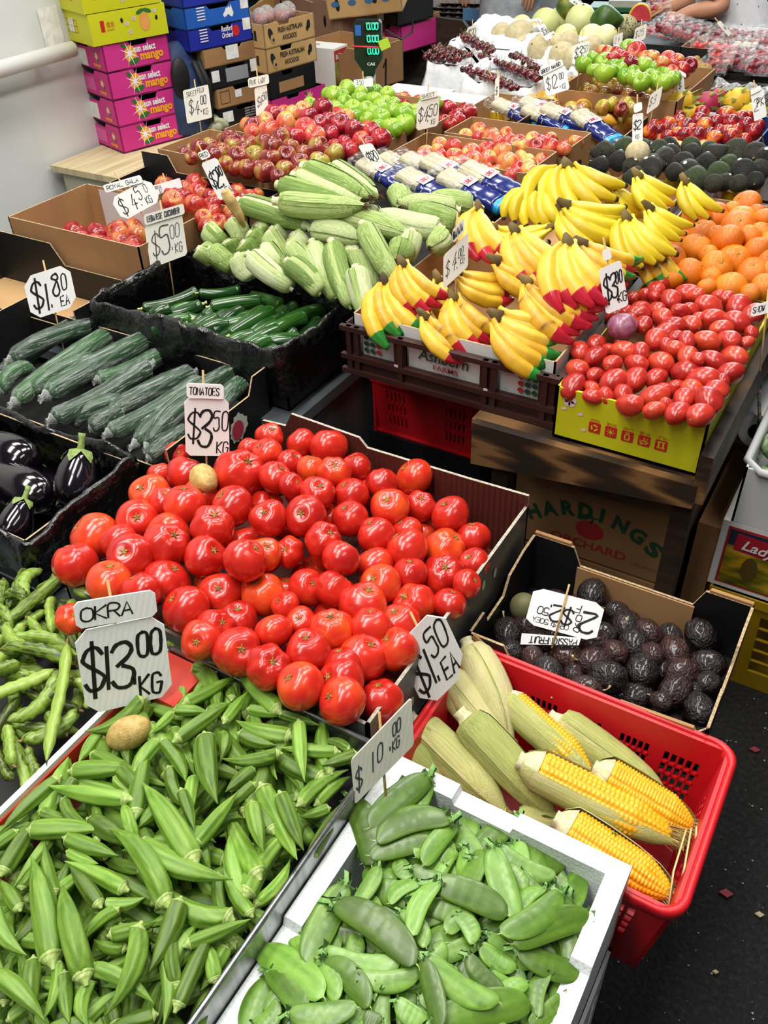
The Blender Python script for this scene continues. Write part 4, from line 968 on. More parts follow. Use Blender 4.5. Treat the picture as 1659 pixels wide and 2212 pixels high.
# under the plywood table: orchard cartons, red basket, yellow crate
m_green = M('print_green', '1d4a2c', rough=.8); m_redp = M('print_red', 'a8242a', rough=.8); m_blackp = M('print_black', '141414', rough=.8)
for k, (zz, lb) in enumerate(((.31, 'brown orchard carton under the plywood table, upper one of two'), (.10, 'brown orchard carton under the plywood table, lower one of two'))):
    t = thing('orchard_carton', lb, 'box', (-.43, 1.8, zz), 0, 'orchard cartons under the table'); b = MB(); b.box((-.2, -.19, 0), (.205, .19, .2)); b.obj('box_body', m_card, t)
    g = MB(); R_, U_ = (1, 0, 0), (0, 0, 1); s = 'HARDINGS'
    for i, ch in enumerate(s):
        f = (i - 3.5) / 3.5; a = -f * .5; typed(g, ch, (-.003 * (ch == 'I') + f * .142, -.19, .118 - .05 * f * f + .012), (cos(a), 0, sin(a)), (-sin(a), 0, cos(a)), .055, width=.037 if ch != 'I' else .012, bold=.05, center=True)
    g.obj('green_lettering', m_green, t)
    g = MB(); typed(g, 'ORCHARD', (-.005, -.19, .035), R_, U_, .034, width=.19, bold=.02, center=True); typed(g, '(VIC) PTY LTD', (.105, -.19, .03), R_, U_, .012, width=.07); g.obj('red_lettering', m_redp, t)
    g = MB(); disc(g, (-.005, -.19, .093), R_, U_, .035, .028); g.obj('printed_apple', m_redp, t)
    g = MB(); disc(g, (-.02, -.19, .128), (.9, 0, .35), (-.35, 0, .9), .022, .007); g.sweep([(-.005, -.191, .115), (0, -.191, .13), (.01, -.191, .135)], [.002] * 3, 5); g.obj('printed_leaf', m_green, t)
    if not k:
        g = MB(); typed(g, 'VICTORIAN APPLES', (.0, -.06, .2), R_, (0, 1, 0), .04, width=.3, bold=.015, center=True); typed(g, 'WASHED, POLISHED', (.0, -.13, .2), R_, (0, 1, 0), .045, width=.36, bold=.03, center=True); g.obj('top_lettering', m_green, t)
    b = MB(); b.box((-.2, -.006, .2), (.205, .006, .2006)); b.obj('packing_tape', M('tape', '8a6c48', rough=.3), t)
closed_box('support_carton', 'plain carton low under the plywood table below the orchard cartons', 'box', (-.43, 1.8, 0), .38, .36, .099, m_card)
closed_box('upright_carton', 'brown carton squeezed upright between the table leg and the right hand crates', 'box', (-.181, 1.83, 0), .05, .32, .475, m_card)
closed_box('flat_carton', 'taped brown carton lying right of the plywood table leg', 'box', (-.1, 2.26, .28), .26, .48, .2, m_card)
closed_box('support_carton', 'brown carton below the taped carton, right of the table', 'box', (-.1, 2.26, 0), .25, .46, .278, m_card)
t = thing('red_basket', 'red slotted plastic basket hanging in the dark under the banana crates', 'crate', (-.93, 1.85, .43))
b = MB(); crate_wall(b, (-.16, -.15), (.16, -.15), (0, 1), .17, .006, 5, 3, [(.1, .3), (.66, .86)], 0, .03, .14, gap=.5, taper=.012); b.box((-.16, -.144, .0), (.16, .14, .005)); b.box((-.165, -.155, .16), (.165, -.14, .172))
crate_wall(b, (.16, -.15), (.16, .14), (-1, 0), .17, .006, 5, 3, [(.1, .4), (.6, .9)], 0, .03, .14, gap=.5); crate_wall(b, (-.16, .14), (-.16, -.15), (1, 0), .17, .006, 5, 3, [(.1, .4), (.6, .9)], 0, .03, .14, gap=.5); b.obj('basket_body', m_red, t)
closed_box('stacking_crate', 'black crate in the dark below the red basket', 'crate', (-.95, 1.85, 0), .36, .3, .428, m_black)
# white crate of greens, printed box and yellow crate at the right edge
m_yel = M('yellow_plastic', [(.3, '9c7a08'), (.7, 'b8940f')], 'noise', .45, 5)
t = thing('yellow_crate', 'dusty yellow plastic crate on the floor at the right edge', 'crate', (.06, 1.83, 0))
b = MB(); crate_wall(b, (-.2, -.17), (.22, -.17), (0, 1), .315, .008, 1, 5, [(.06, .2), (.26, .48), (.54, .76)], 0, .06, .26, gap=.1, taper=.03); crate_wall(b, (-.2, .17), (-.2, -.17), (1, 0), .315, .008, 1, 5, [(.1, .45), (.55, .9)], 0, .06, .26, gap=.1, taper=.03); b.box((-.205, -.175, .29), (.225, -.155, .315)); b.box((-.17, -.14, .0), (.2, .16, .01)); b.obj('crate_body', m_yel, t)
t = thing('printed_carton', 'white edged carton printed with yellow corn, on the yellow crate', 'box', (.05, 1.83, .317))
b = MB(); b.box((-.205, -.165, 0), (.205, .165, .19)); b.obj('box_body', m_white, t)
panel(t, 'red_border', m_redp, (-.19, -.165, .012), (1, 0, 0), (0, 0, 1), .38, .166)
panel(t, 'picture', M('corn_picture', [(.3, '1c2a12'), (.45, '6f6a1c'), (.6, 'b8921c'), (.8, 'd2b34a')], 'noise', .4, 12, 2, stretch=(1, 1, 3)), (-.184, -.1662, .018), (1, 0, 0), (0, 0, 1), .37, .154)
panel(t, 'sky_picture', M('dark_blue_print', '232c44', rough=.5), (-.184, -.1664, .13), (1, 0, 0), (0, 0, 1), .37, .042)
panel(t, 'red_banner', M('bright_red_print', 'a81c2c', rough=.5), (-.17, -.1668, .118), (.99, 0, -.05), (.05, 0, .99), .15, .048)
g = MB(); typed(g, 'Lady', (-.155, -.1695, .128), (.99, 0, -.05), (.05, 0, .99), .038, bold=.02, shear=.3); g.obj('white_lettering', m_white, t)
g = MB(); disc(g, (-.125, -.168, .075), (1, 0, 0), (0, 0, 1), .018, .034); g.obj('hand_hole', M('hole_brown', '5a451a'), t)
t = thing('greens_crate', 'white plastic mesh crate of bagged greens at the right edge', 'crate', (.06, 1.83, .509))
for (p0, p1, inn) in (((-.2, -.165), (.21, -.165), (0, 1)), ((-.2, .165), (-.2, -.165), (1, 0)), ((.21, .165), (-.2, .165), (0, -1))):
    b = MB(); crate_wall(b, p0, p1, inn, .145, .005, 9, 5, [(.26, .97)], 0, .012, .105, gap=.35); b.obj('mesh_side', m_wcrate, t)
b = MB(); b.sweep([(.21, -.168, .145), (-.17, -.168, .145), (-.203, -.135, .145), (-.203, .165, .145)], [.009] * 4, 8); b.obj('rim', m_wcrate, t)
for i in range(5):
    b = MB(); b.ball((0, 0, 0), (.06, .05, .035), 16, 10); noisy(b, .014, 22); o = b.obj('bag_of_greens', M('bagged_greens', [(.4, '3d6a2c'), (.55, '9db08c'), (.7, 'e2e8e2')], 'noise', .2, 30, coat=.5)); o.location = (-.09 + .075 * (i % 3), 1.76 + .08 * (i // 3), .565 + .02 * (i % 2) + .03 * (i // 3)); tag(o, 'clear bag of leafy greens inside the white mesh crate at the right edge', 'bag of greens', 'bagged greens in the white crate')
m_roll = M('plastic_roll', [(.3, 'c9ced2'), (.7, 'e9edf0')], 'noise', .2, 4, coat=.5)
t = thing('bag_roll', 'roll of clear plastic bags hanging beside the table on a blue cord', 'plastic roll', (-.155, 1.9, .6))
b = MB(); n = 24; b.sweep([(0, 0, 0), (0, .3, .0)], [.045, .045], n, caps=False); b.add([(r * cos(2 * pi * i / n), 0, r * sin(2 * pi * i / n)) for r in (.045, .022) for i in range(n)], [(i, (i + 1) % n, n + (i + 1) % n, n + i) for i in range(n)]); b.obj('film', m_roll, t)
b = MB(); b.sweep([(0, -.002, 0), (0, .3, 0)], [.022, .022], 16, caps=False); b.add([(.022 * cos(2 * pi * i / 16), .03, .022 * sin(2 * pi * i / 16)) for i in range(16)], [list(range(16))]); b.obj('core', M('core_black', '090909'), t)
b = MB(); b.sweep([(0, -.01, .0), (-.005, -.012, .05), (-.02, .01, .09), (-.03, .05, .12)], [.004] * 4, 6); b.obj('cord', M('blue_cord', [(.4, '2c4a6a'), (.6, 'a9a06a')], 'noise', .8, 90), t)

# ------------------------------------------------------------------ banana crates, roma box, mandarins
m_crateb = M('brown_plastic', [(.3, '2a1410'), (.7, '3a1e18')], 'noise', .45, 4)
def banana_crate(label, x0, x1, y0, y1, front=True):
    t = thing('banana_crate', label, 'crate', ((x0 + x1) / 2, (y0 + y1) / 2, .74), 0, 'brown banana crates'); w, d, h = (x1 - x0), (y1 - y0), .12
    b = MB(); X, Y = w / 2, d / 2
    for (p0, p1, inn, L) in (((-X, -Y), (X, -Y), (0, 1), w), ((X, -Y), (X, Y), (-1, 0), d), ((X, Y), (-X, Y), (0, -1), w), ((-X, Y), (-X, -Y), (1, 0), d)):
        crate_wall(b, p0, p1, inn, h, .006, 1, 1, [(.07, .25), (.31, .66), (.73, .92)], 0, .05, .107, gap=0)
    b.box((-X, -Y, 0), (X, Y, .006))
    for px in (-.235, -.215, -.105, .095, .115, .225): b.box((px * w / .5 - .006, -Y - .01, .012), (px * w / .5 + .006, -Y, h))
    for z in (.0, .037, h - .012): b.box((-X - .006, -Y - .012, z), (X + .006, -Y, z + .012)); b.box((X, -Y, z), (X + .012, Y, z + .012))
    b.obj('crate_body', m_crateb, t)
    b = MB(); tray(b, w - .03, d - .03, .134, .004); o = b.obj('inner_carton', [M('white_card', 'd0d2ce', rough=.6), m_cardi, m_cut], t, (0, 0, .007))
    return t, X, Y
t, X, Y = banana_crate('brown plastic crate of wax tipped bananas with a white carton inside, in front', -1.03, -.513, 1.5, 2.03)
g = MB(); typed(g, 'Ashbern', (-.01, -Y + .0095, .074), (1, 0, 0), (0, 0, 1), .036, bold=.012, shear=.2, center=True); g.obj('green_lettering', m_green, t)
g = MB(); typed(g, 'FARMS', (-.005, -Y + .0095, .055), (1, 0, 0), (0, 0, 1), .017, width=.062, bold=.01, center=True); g.obj('red_lettering', m_redp, t)
g = MB(); g2 = MB()
for sx in (-1, 1):
    for i in range(3):
        for j in range(3): disc(g if i != (2 if sx < 0 else 0) else g2, (sx * .19 + (i - 1) * .016, -Y + .0095, .061 + .016 * j), (1, .0, 0), (0, 0, 1), .007, .006)
g.obj('leaf_print', m_green, t); g2.obj('crescent_print', m_redp, t)
g = MB()
for x in (-.11, .11): g.box((x - .012, -Y - .0125, .05), (x - .002, -Y - .012, .056))
g.obj('crate_clips', M('clip_white', 'c0c0c0'), t)
banana_crate('brown plastic crate of plain yellow bananas, behind the first', -.975, -.56, 2.05, 2.6)
closed_box('crate_riser', 'black riser under the left half of the banana crates', 'box', (-.855, 2.25, .602), .34, .7, .136, m_black)
m_lime = M('lime_print_card', [(.35, 'b6b808'), (.65, 'c9c910')], 'noise', .6, 2)
def flower(parent, o, r, u, s):
    g = MB(); o, r, u = Vector(o), Vector(r), Vector(u)
    for k in range(5): a = 2 * pi * k / 5 + .3; disc(g, o + (r * cos(a) + u * sin(a)) * s * .55, r, u, s * .5, s * .5, lift=.001, n=10)
    return g.obj('blossom_print', M('print_pale_rose', 'd9c6c2'), parent)
m_rsq = M('symbol_red', 'c01a1a', rough=.6)
def symbols(parent, o, r, u, s, flip=True):
    """row of five red handling symbols, upside down on the tray as it stands"""
    g = MB(); w = MB(); o, r, u = Vector(o), Vector(r).normalized(), Vector(u).normalized(); n = r.cross(u)
    if flip: pass
    for k in range(5):
        c = o + r * (k * s * 1.4); g.prism([c + r * x * s + u * y * s + n * .0004 for x, y in ((.08, 0), (.92, 0), (1, .08), (1, .92), (.92, 1), (.08, 1), (0, .92), (0, .08))], n * .0006)
        m = c + r * s * .5 + u * s * .5; L = .0016
        def bar(x0, y0, x1, y1, hw=.05):
            a, e = Vector((x0, y0)), Vector((x1, y1)); d = (e - a).normalized(); q = Vector((-d.y, d.x)) * hw
            w.add([m + r * p.x * s + u * p.y * s + n * L for p in (a + q, a - q, e - q, e + q)], [(0, 1, 2, 3)])
        if k == 0:
            for i in range(3): a = 2 * pi * i / 3 + .5; bar(.3 * cos(a), .3 * sin(a), .3 * cos(a + 1.4), .3 * sin(a + 1.4), .07)
        elif k == 1:
            disc(w, m, r, u, s * .14, s * .14, lift=L)
            for i in range(8): a = pi * i / 4; bar(.2 * cos(a), .2 * sin(a), .36 * cos(a), .36 * sin(a), .025)
        elif k == 2: bar(-.18, -.3, -.18, .15); bar(.18, -.3, .18, .15); bar(-.2, -.3, .2, -.3); bar(-.18, .13, .0, .25); bar(.18, .13, 0, .25); bar(0, .22, 0, .38); bar(-.18, .38, .18, .38, .03)
        elif k == 3:
            for i in range(6): a = pi + pi * i / 6; bar(.34 * cos(a), .02 + .28 * sin(a), .34 * cos(a + pi / 6), .02 + .28 * sin(a + pi / 6))
            bar(-.36, .0, .36, .0, .04); bar(0, 0, 0, .36, .03); bar(-.3, -.36, .1, -.25, .03); bar(.15, .12, .3, .3, .025)
        else:
            bar(-.35, .33, .35, .33)
            for x in (-.18, .18): bar(x, .25, x, -.3, .06); bar(x - .13, -.15, x, -.34, .04); bar(x + .13, -.15, x, -.34, .04)
    a = g.obj('red_symbols', m_rsq, parent); w.obj('symbol_marks', m_lime, a)
m_limein = m_cardi
t = carton('roma_tray', 'lime yellow fruit tray with red symbols, heaped with roma tomatoes', 'tray', -.503, -.204, 1.465, 2.03, .742, .117, mats=[m_lime, m_cardi, m_lime], th=.005)
symbols(t, (-.075, -.2825, .034), (1, 0, 0), (0, 0, 1), .024)
g = MB()
for k, s in enumerate(('可回收', '防日曬', '小心輕放', '防潮', '向上')): typed(g, s, (-.063 + k * .0336, -.2825, .066), (-1, 0, 0), (0, 0, -1), .007, width=.02, center=True)
g.obj('symbol_captions', m_rsq, t)
flower(t, (-.12, -.2825, .092), (1, 0, 0), (0, 0, 1), .014)
g = MB()
for (x, z) in ((-.13, .072), (-.095, .068), (.0, .092), (-.085, .034)): disc(g, (x, -.2825, z), (.9, 0, .3), (-.3, 0, .9), .006, .004)
g.obj('petal_print', M('print_pale_rose', 'd9c6c2'), t)
t = carton('mandarin_box', 'cardboard box of mandarins behind the roma tomatoes', 'box', -.55, -.1, 2.045, 2.62, .742, .122, mats=[m_redp, m_cardi, m_cut])
closed_box('support_crate', 'dark crate under the mandarin box', 'crate', (-.1, 2.35, .481), .2, .3, .259, m_black)
# ------------------------------------------------------------------ produce in the front trays
T = zc([(690, 135, 60), (805, 150, 72), (928, 240, 60), (732, 248, 55), (832, 262, 65), (1035, 310, 66), (1175, 278, 75), (905, 355, 70), (760, 350, 68), (1070, 405, 78), (1200, 405, 65), (1328, 437, 76), (900, 455, 78),
        (708, 443, 82), (550, 455, 74), (396, 400, 82), (425, 258, 100), (580, 280, 70), (545, 180, 62), (645, 220, 55), (650, 320, 50), (555, 110, 55), (470, 165, 50), (160, 185, 48), (195, 265, 74), (85, 270, 48), (45, 350, 68), (190, 395, 84),
        (108, 388, 60), (310, 490, 85), (110, 568, 88), (118, 520, 88), (278, 617, 82), (450, 630, 84), (532, 610, 68), (640, 602, 62), (785, 550, 74), (860, 625, 76), (1010, 525, 75), (1140, 585, 82), (1145, 515, 64), (1305, 585, 84),
        (1428, 540, 66), (1430, 650, 64), (1297, 695, 88), (1155, 695, 72), (1005, 650, 80), (1030, 735, 82), (715, 750, 78), (831, 760, 78), (958, 820, 98), (523, 775, 93), (345, 772, 83), (113, 722, 90), (196, 838, 90), (1170, 822, 86),
        (1325, 822, 68), (1400, 740, 48), (820, 930, 88), (1112, 905, 86), (1100, 1010, 85), (570, 940, 76), (415, 1020, 95), (718, 1022, 88), (956, 1046, 95), (550, 1090, 85), (685, 1168, 92), (862, 1150, 88), (866, 1232, 92), (1030, 1236, 86),
        (690, 900, 60), (622, 830, 55), (260, 975, 75), (420, 890, 80)], .5064, 300, 880)
T += [(201, 1147, 49), (159, 1208, 43), (294, 1112, 40), (321, 1058, 40), (278, 1192, 44), (233, 1248, 42), (304, 1268, 38), (150, 1330, 30), (460, 1350, 40), (255, 1160, 36), (430, 1060, 36), (800, 1345, 40), (740, 1430, 40)]
surf_t = heap(-1.17, -.45, .6, 1.33, .70, .085, 2, -.03, -.01)
toms = pile(TOM, T, surf_t, .72, 'tomato', 'round red tomato', 'in the wide grey tray', 'tomato', 'round tomatoes in the grey tray', (.026, .046), orient='up', fill=(-1.03, -.52, .72, 1.2, 34, .06),
     marks=((455, 1010, 'largest and ribbed, right of the TOMATOES sign'), (895, 1020, 'perched highest by the brown back wall'), (200, 1147, 'beside the black sack of eggplants'), (785, 1295, 'big, in the middle of the grey tray'), (745, 1505, 'at the front corner by the steel edge'), (150, 1330, 'peeping out left of the OKRA sign'), (880, 1350, 'touching the tilted EA sign')))
put(blob_proto('potato', m_potato, (.8, .75, 1.15), amp=.05), 'potato', on_surf(440, 1035, lambda x, y: surf_t(x, y) + .0, .75), aim((.7, -.5, .25)), .036, None, 'greenish potato holding the TOMATOES sign among the round tomatoes', 'potato')

# okra
OK = zc([(735, 1545, 485, 1225, .012), (860, 1355, 640, 1020, .012), (885, 1285, 1065, 1060, .01), (560, 1090, 215, 1030, .008), (335, 965, 610, 950), (600, 1270, 550, 1110), (815, 1060, 870, 1230), (640, 1300, 1040, 1450, .006), (1180, 1050, 1330, 1360),
         (1260, 1080, 1360, 1320), (1130, 1120, 1180, 1330, .006), (1110, 1510, 1350, 1200, .01), (1150, 1560, 1300, 1360), (1470, 1135, 1340, 1170), (1350, 1110, 1560, 960), (1340, 760, 1365, 1010, .012), (920, 820, 975, 1110, .012), (1000, 800, 985, 930),
         (1240, 890, 995, 910, .008), (1500, 880, 1260, 860), (1590, 890, 1440, 940), (1130, 960, 1010, 1060), (1130, 1030, 990, 1150), (735, 840, 830, 1010), (700, 840, 590, 1010), (610, 1150, 670, 850), (800, 820, 1030, 660, .012), (1010, 740, 1110, 610, .008),
         (790, 690, 930, 700), (1290, 810, 1060, 740), (1260, 710, 1430, 760), (1080, 800, 1240, 850), (1120, 690, 1260, 720), (840, 655, 1050, 540, .01), (870, 500, 960, 520), (1030, 550, 910, 430), (1240, 690, 1050, 490, .012), (960, 530, 860, 620),
         (1040, 640, 1075, 520), (630, 650, 380, 785, .016), (770, 710, 670, 800), (820, 600, 770, 680), (440, 800, 350, 930), (250, 1010, 0, 1240), (230, 1800, 140, 1350, .01), (375, 1880, 280, 1480, .012), (440, 1560, 310, 1390), (550, 1490, 290, 1370, .006),
         (480, 1560, 650, 1530), (1020, 1620, 735, 1465, .01), (1120, 1600, 1000, 1400), (800, 1560, 670, 1860, .008), (620, 1680, 470, 2060, .012), (500, 1700, 700, 1640, .006), (850, 1740, 1120, 1630), (800, 2010, 960, 1660, .012), (790, 1920, 795, 1640),
         (420, 1850, 690, 2010, .006), (690, 2060, 490, 2110), (-20, 1880, 200, 2085, .012), (150, 1820, 150, 2090), (85, 1580, 0, 1450), (20, 1410, 170, 1170), (70, 1240, -60, 1340), (100, 1490, 135, 1400), (240, 1510, 200, 1280), (150, 1230, 450, 1230, .004),
         (-20, 1600, 120, 1790, .008), (290, 1100, 420, 1210), (190, 1150, 310, 1180), (310, 1330, 440, 1380), (305, 1270, 530, 1345), (330, 1010, 250, 1120), (520, 1590, 380, 1720), (400, 1920, 400, 2110), (290, 1880, 310, 2090), (260, 1830, 190, 2080),
         (620, 1850, 640, 1740), (730, 1760, 730, 2110), (1480, 970, 1400, 850), (1420, 1110, 1570, 990), (900, 1290, 945, 1420), (1150, 1420, 1000, 1110), (1090, 1520, 1030, 1240), (870, 1000, 860, 1160), (440, 1270, 420, 1080), (1400, 1340, 1540, 1100),
         (1200, 1650, 1090, 1600), (960, 1900, 900, 1720), (600, 1950, 560, 2110), (20, 2000, 60, 1800), (1010, 1760, 900, 1950), (40, 1700, 90, 1560), (880, 2110, 940, 1920), (480, 1340, 300, 1290), (820, 1640, 700, 1600), (560, 1760, 420, 1720),
         (1560, 870, 1440, 830), (1130, 1300, 1040, 1380), (940, 1240, 1100, 1180), (700, 1130, 620, 1220), (760, 960, 840, 1130), (520, 1000, 640, 1080), (930, 700, 1080, 700)], .4821, 0, 1200, False)
rnd = random.Random(3)
ords = [3000 + i for i in range(len(OK))][::-1]
for i in range(320):
    x, y = rnd.uniform(-20, 760), rnd.uniform(1480, 2260)
    if y < 1480 + (0 if x > 330 else (330 - x) * 1.0) or x > 780 - (y - 1640) * .68 - 15: continue
    a = rnd.uniform(0, 6.3); L = rnd.uniform(50, 75); OK.append((x - L * cos(a), y - L * sin(a), x + L * cos(a), y + L * sin(a), -.014)); ords.append(rnd.uniform(0, 100))
surf_o = heap(-.88, -.42, -.1, .68, .672, .022)
rods(OKRA, OK, surf_o, .68, 'okra', 'ridged green okra pod', 'in the steel tray', 'okra', 'okra pods in the steel tray', .132, order=ords, cap=.03,
     marks=((250, 1510, 'lying across the foot of the OKRA price card'), (560, 1480, 'leaning against the steel edge below the tomatoes'), (660, 1630, 'upright near the steel right edge'), (190, 1695, 'beside the white board edge')))
under_layer('okra_heap', 'bottom layer of green okra pods showing only in the gaps of the steel tray', 'okra', None, 260, lambda r: (r.uniform(-.79, -.49), r.uniform(-.08, .58)), .64, .012, .1, m_okra)
put(blob_proto('potato', m_potato, (.82, .8, 1.2), amp=.035), 'potato', on_surf(278, 1583, lambda x, y: surf_o(x, y) + .012, .7), aim((.55, .45, .35)), .031, None, 'smooth yellow potato lying in the okra under the OKRA sign', 'potato')

# snow peas
PE = zc([(590, 380, 665, 600, .02, .0, .0125), (865, 300, 670, 470, .025, .02, .012), (875, 325, 815, 460, .01, .0, .010), (940, 450, 695, 520, .025, .025, .011), (880, 525, 670, 575, .012), (965, 470, 860, 605, .015), (935, 495, 830, 580, .008), (615, 510, 470, 660, .004),
         (690, 620, 615, 745, .01), (570, 690, 440, 950, .012, .012, .0125), (545, 755, 815, 955, .025, .025, .0125), (510, 920, 760, 960, .012), (270, 920, 485, 1075, .012, .012, .0125), (500, 960, 655, 1110, .01), (905, 680, 820, 855, .018), (900, 680, 1145, 785, .018, .018, .012),
         (1105, 555, 1180, 790, .02), (1030, 590, 1160, 700, .006), (1000, 555, 1060, 700), (1340, 715, 1140, 850, .022, .022, .013), (1450, 800, 1190, 890, .012, .012, .012), (1250, 850, 1165, 880, .004), (1195, 910, 1415, 995, .014), (975, 790, 1035, 890, .008),
         (850, 955, 910, 1185, .018, .018, .013), (880, 940, 1115, 1095, .024, .024, .013), (630, 1005, 835, 990, .004), (895, 1185, 1225, 1110, .02, .02, .014), (380, 1140, 605, 1120, .016), (820, 620, 990, 665, .006), (835, 680, 735, 745, .004), (930, 610, 965, 555),
         (475, 960, 540, 1095, .006), (1330, 780, 1375, 965), (1115, 1105, 1220, 1030, .006), (1015, 940, 1135, 1065, .004), (400, 1060, 440, 1110), (410, 790, 480, 860), (580, 960, 610, 860), (1300, 1000, 1265, 1150, .006), (1285, 695, 1200, 785, .006), (700, 1180, 640, 1150),
         (760, 590, 805, 655), (1090, 860, 1260, 960, .002), (1060, 900, 1180, 980), (1100, 1000, 1250, 1060, .0), (960, 980, 1010, 1080), (300, 1000, 420, 1160), (250, 1180, 330, 1100), (560, 1180, 640, 1080, .004), (760, 1100, 870, 1170, .004), (1360, 1080, 1240, 1180),
         (420, 960, 380, 880), (640, 850, 520, 850), (780, 780, 860, 900), (1200, 640, 1300, 740), (720, 500, 640, 600), (1020, 760, 940, 850), (1380, 1000, 1330, 1120), (1140, 620, 1220, 700)], .6028, 400, 1500, False)
PE = [d[:6] for d in PE]
ords = [3000 - i for i in range(len(PE))]
for i in range(210):
    x, y = rnd.uniform(560, 1290), rnd.uniform(1720, 2260)
    if x < 850 - (y - 1700) * .62 or x > 1265 - (y - 1900) * .35 or y < 1720 + (x - 850) * .42: continue
    a = rnd.uniform(0, 6.3); L = rnd.uniform(45, 75); PE.append((x - L * cos(a), y - L * sin(a), x + L * cos(a), y + L * sin(a), -.012)); ords.append(rnd.uniform(0, 100))
surf_p = heap(-.44, -.05, .0, .7, .618, .05, 2, -.008, .012)
def pea_up(a, b_): return Vector((b_ - a)).cross(Vector((random.gauss(0, .13), random.gauss(-.25, .13), 1)))
rods(PEA, PE, surf_p, .64, 'snow_pea', 'flat green snow pea pod', 'in the foam box', 'snow pea', 'snow peas in the foam box', -.168, order=ords, up=pea_up, cap=.025, k=.34, lenscale=1.1, wid=(1.08, .25), K=4,
     marks=((777, 1790, 'upright at the back left corner by the sign'), (865, 1735, 'long, beside the one standing by the $10.00 sign'), (810, 2015, 'long and pale, across the left half of the foam box'), (1150, 1970, 'near the right wall, pointing up right')))

under_layer('snow_pea_heap', 'bottom layer of snow peas showing only in the gaps of the foam box', 'snow pea', None, 240, lambda r: (r.uniform(-.36, -.13), r.uniform(.1, .59)), .585, .013, .09, m_pea, .3)
# broad beans
BE = zc([(300, 50, 30, 300, .02), (100, 60, 30, 240, .01), (20, 110, -10, 280, .01), (350, 60, 410, 190, .02), (470, 0, 290, 160, .03), (260, 100, 200, 195), (240, 190, 230, 350), (110, 310, -60, 390, .008), (120, 280, 340, 450, .02), (30, 390, 330, 420, .006), (0, 420, 330, 490, .014),
         (-60, 640, 240, 510, .016), (300, 400, 210, 920, .024), (250, 540, 30, 745, .02), (-40, 700, 130, 1080, .022, .0, .011), (100, 830, 345, 690, .004), (130, 860, 185, 1000), (-20, 500, 210, 560, .004), (330, 560, 390, 690), (-80, 560, 90, 480), (280, 620, 120, 700), (60, 940, 20, 760), (-40, 860, 60, 1000),
         (740, 310, 1080, 295, .03, .035), (750, 380, 830, 470, .0), (330, 200, 250, 300), (120, 210, 20, 180), (200, 640, 330, 560), (-60, 250, 60, 330), (150, 420, 20, 300), (300, 800, 200, 700), (180, 60, 120, 180)], .4821, 0, 1200, False)
for i in range(40): x, y, a = rnd.uniform(-40, 200), rnd.uniform(1260, 1760), rnd.uniform(0, 6.3); BE.append((x - 80 * cos(a), y - 80 * sin(a), x + 80 * cos(a), y + 80 * sin(a), -.025, -.025, .011))
BE = [d for d in BE if max(d[0], d[2]) < 255 - max(0, max(d[1], d[3]) - 1520) * .95 or len(d) < 7]
surf_b = heap(-1.4, -.84, .0, .72, .655, .03)
rods(BEAN, BE, surf_b, .67, 'broad_bean', 'green broad bean pod', 'in the low black tray', 'broad bean', 'broad beans in the black tray', (.0105, .0125), cap=.04, k=.7, order=[d[1] + 3000 * (len(d) < 7 or d[6] > .0111 or d[4] > 0) for d in BE],
     marks=((440, 1345, 'lying out over the tomatoes, right of the OKRA sign'), (125, 1520, 'long and smooth, left of the price sign of the okra'), (32, 1630, 'dark and speckled, at the left edge of the photo'), (180, 1265, 'stuck upright between tomatoes and eggplant sack')))

# eggplants
for (a, c, r, lb) in (((185, 1110), (172, 965), .046, 'standing eggplant with upright green stem, rightmost in the black sack'), ((-40, 985), (60, 1010), .052, 'large eggplant lying on its side, uppermost at the left edge'), ((60, 1070), (-60, 1040), .05, 'shiny black eggplant lying across the middle of the sack'), ((30, 1170), (50, 1090), .036, 'small eggplant with star shaped green cap, frontmost at the left edge'), ((150, 1100), (20, 1060), .04, 'eggplant half hidden under the others in the black sack')):
    i = lb.startswith('eggplant half'); l0 = -.035 if i else .0
    if 'large' in lb: p, q = at(75, 1010, .69), at(-60, 950, .70)
    elif 'shiny' in lb: p, q = at(110, 1085, .665), at(-40, 1010, .68)
    elif 'standing' in lb: p, q = at(160, 1090, .665), at(172, 985, .745)
    elif 'small' in lb: p, q = at(20, 1170, .67), at(48, 1090, .715)
    else: p, q = at(140, 1105, .63), at(60, 1010, .63)
    p, q = Vector(p), Vector(q); d = q - p; L = d.length
    put(EGGP[0], 'eggplant', p + d * .38, aim(d), (r, r, L * .38 if L * .38 > r else r), 'eggplants in the black sack', lb, 'eggplant')

# wrapped long cucumbers
WC = zc([(0, 390, 520, 40, -.02, .01, .02), (60, 290, 650, 75, .01, .01, .021), (85, 565, 700, 130, .02, .012, .023), (300, 350, 770, 170, -.01, -.015, .02), (200, 500, 620, 290, -.015), (290, 520, 975, 150, .03, .02, .024), (330, 670, 960, 320, .012, .01, .023), (620, 420, 1060, 230, -.002, 0, .021),
         (700, 640, 1240, 370, .016, .012, .022), (690, 760, 1290, 420, .005, .0, .021), (860, 830, 1530, 350, -.005, .012, .02), (940, 850, 1330, 520, .005, .005, .021), (950, 920, 1200, 740, -.005, -.008, .017), (1380, 620, 1545, 440, -.002, .006, .02), (450, 700, 800, 560, -.03), (0, 490, 200, 340, -.02), (580, 730, 780, 620, -.012, -.012, .018)], .3376, 0, 680, False)
WC = [d[:6] + (d[6] * 1.14,) if len(d) > 6 else d for d in WC]
surf_w = heap(-2.05, -1.1, .98, 1.45, .70, .035)
cs = rods(WRAPPED, WC, surf_w, .72, 'long_cucumber', 'plastic wrapped long cucumber', 'in the black card box', 'cucumber', 'wrapped cucumbers in the black card box', .022, cap=.03, up=(0, -.5, 1), k=.75)
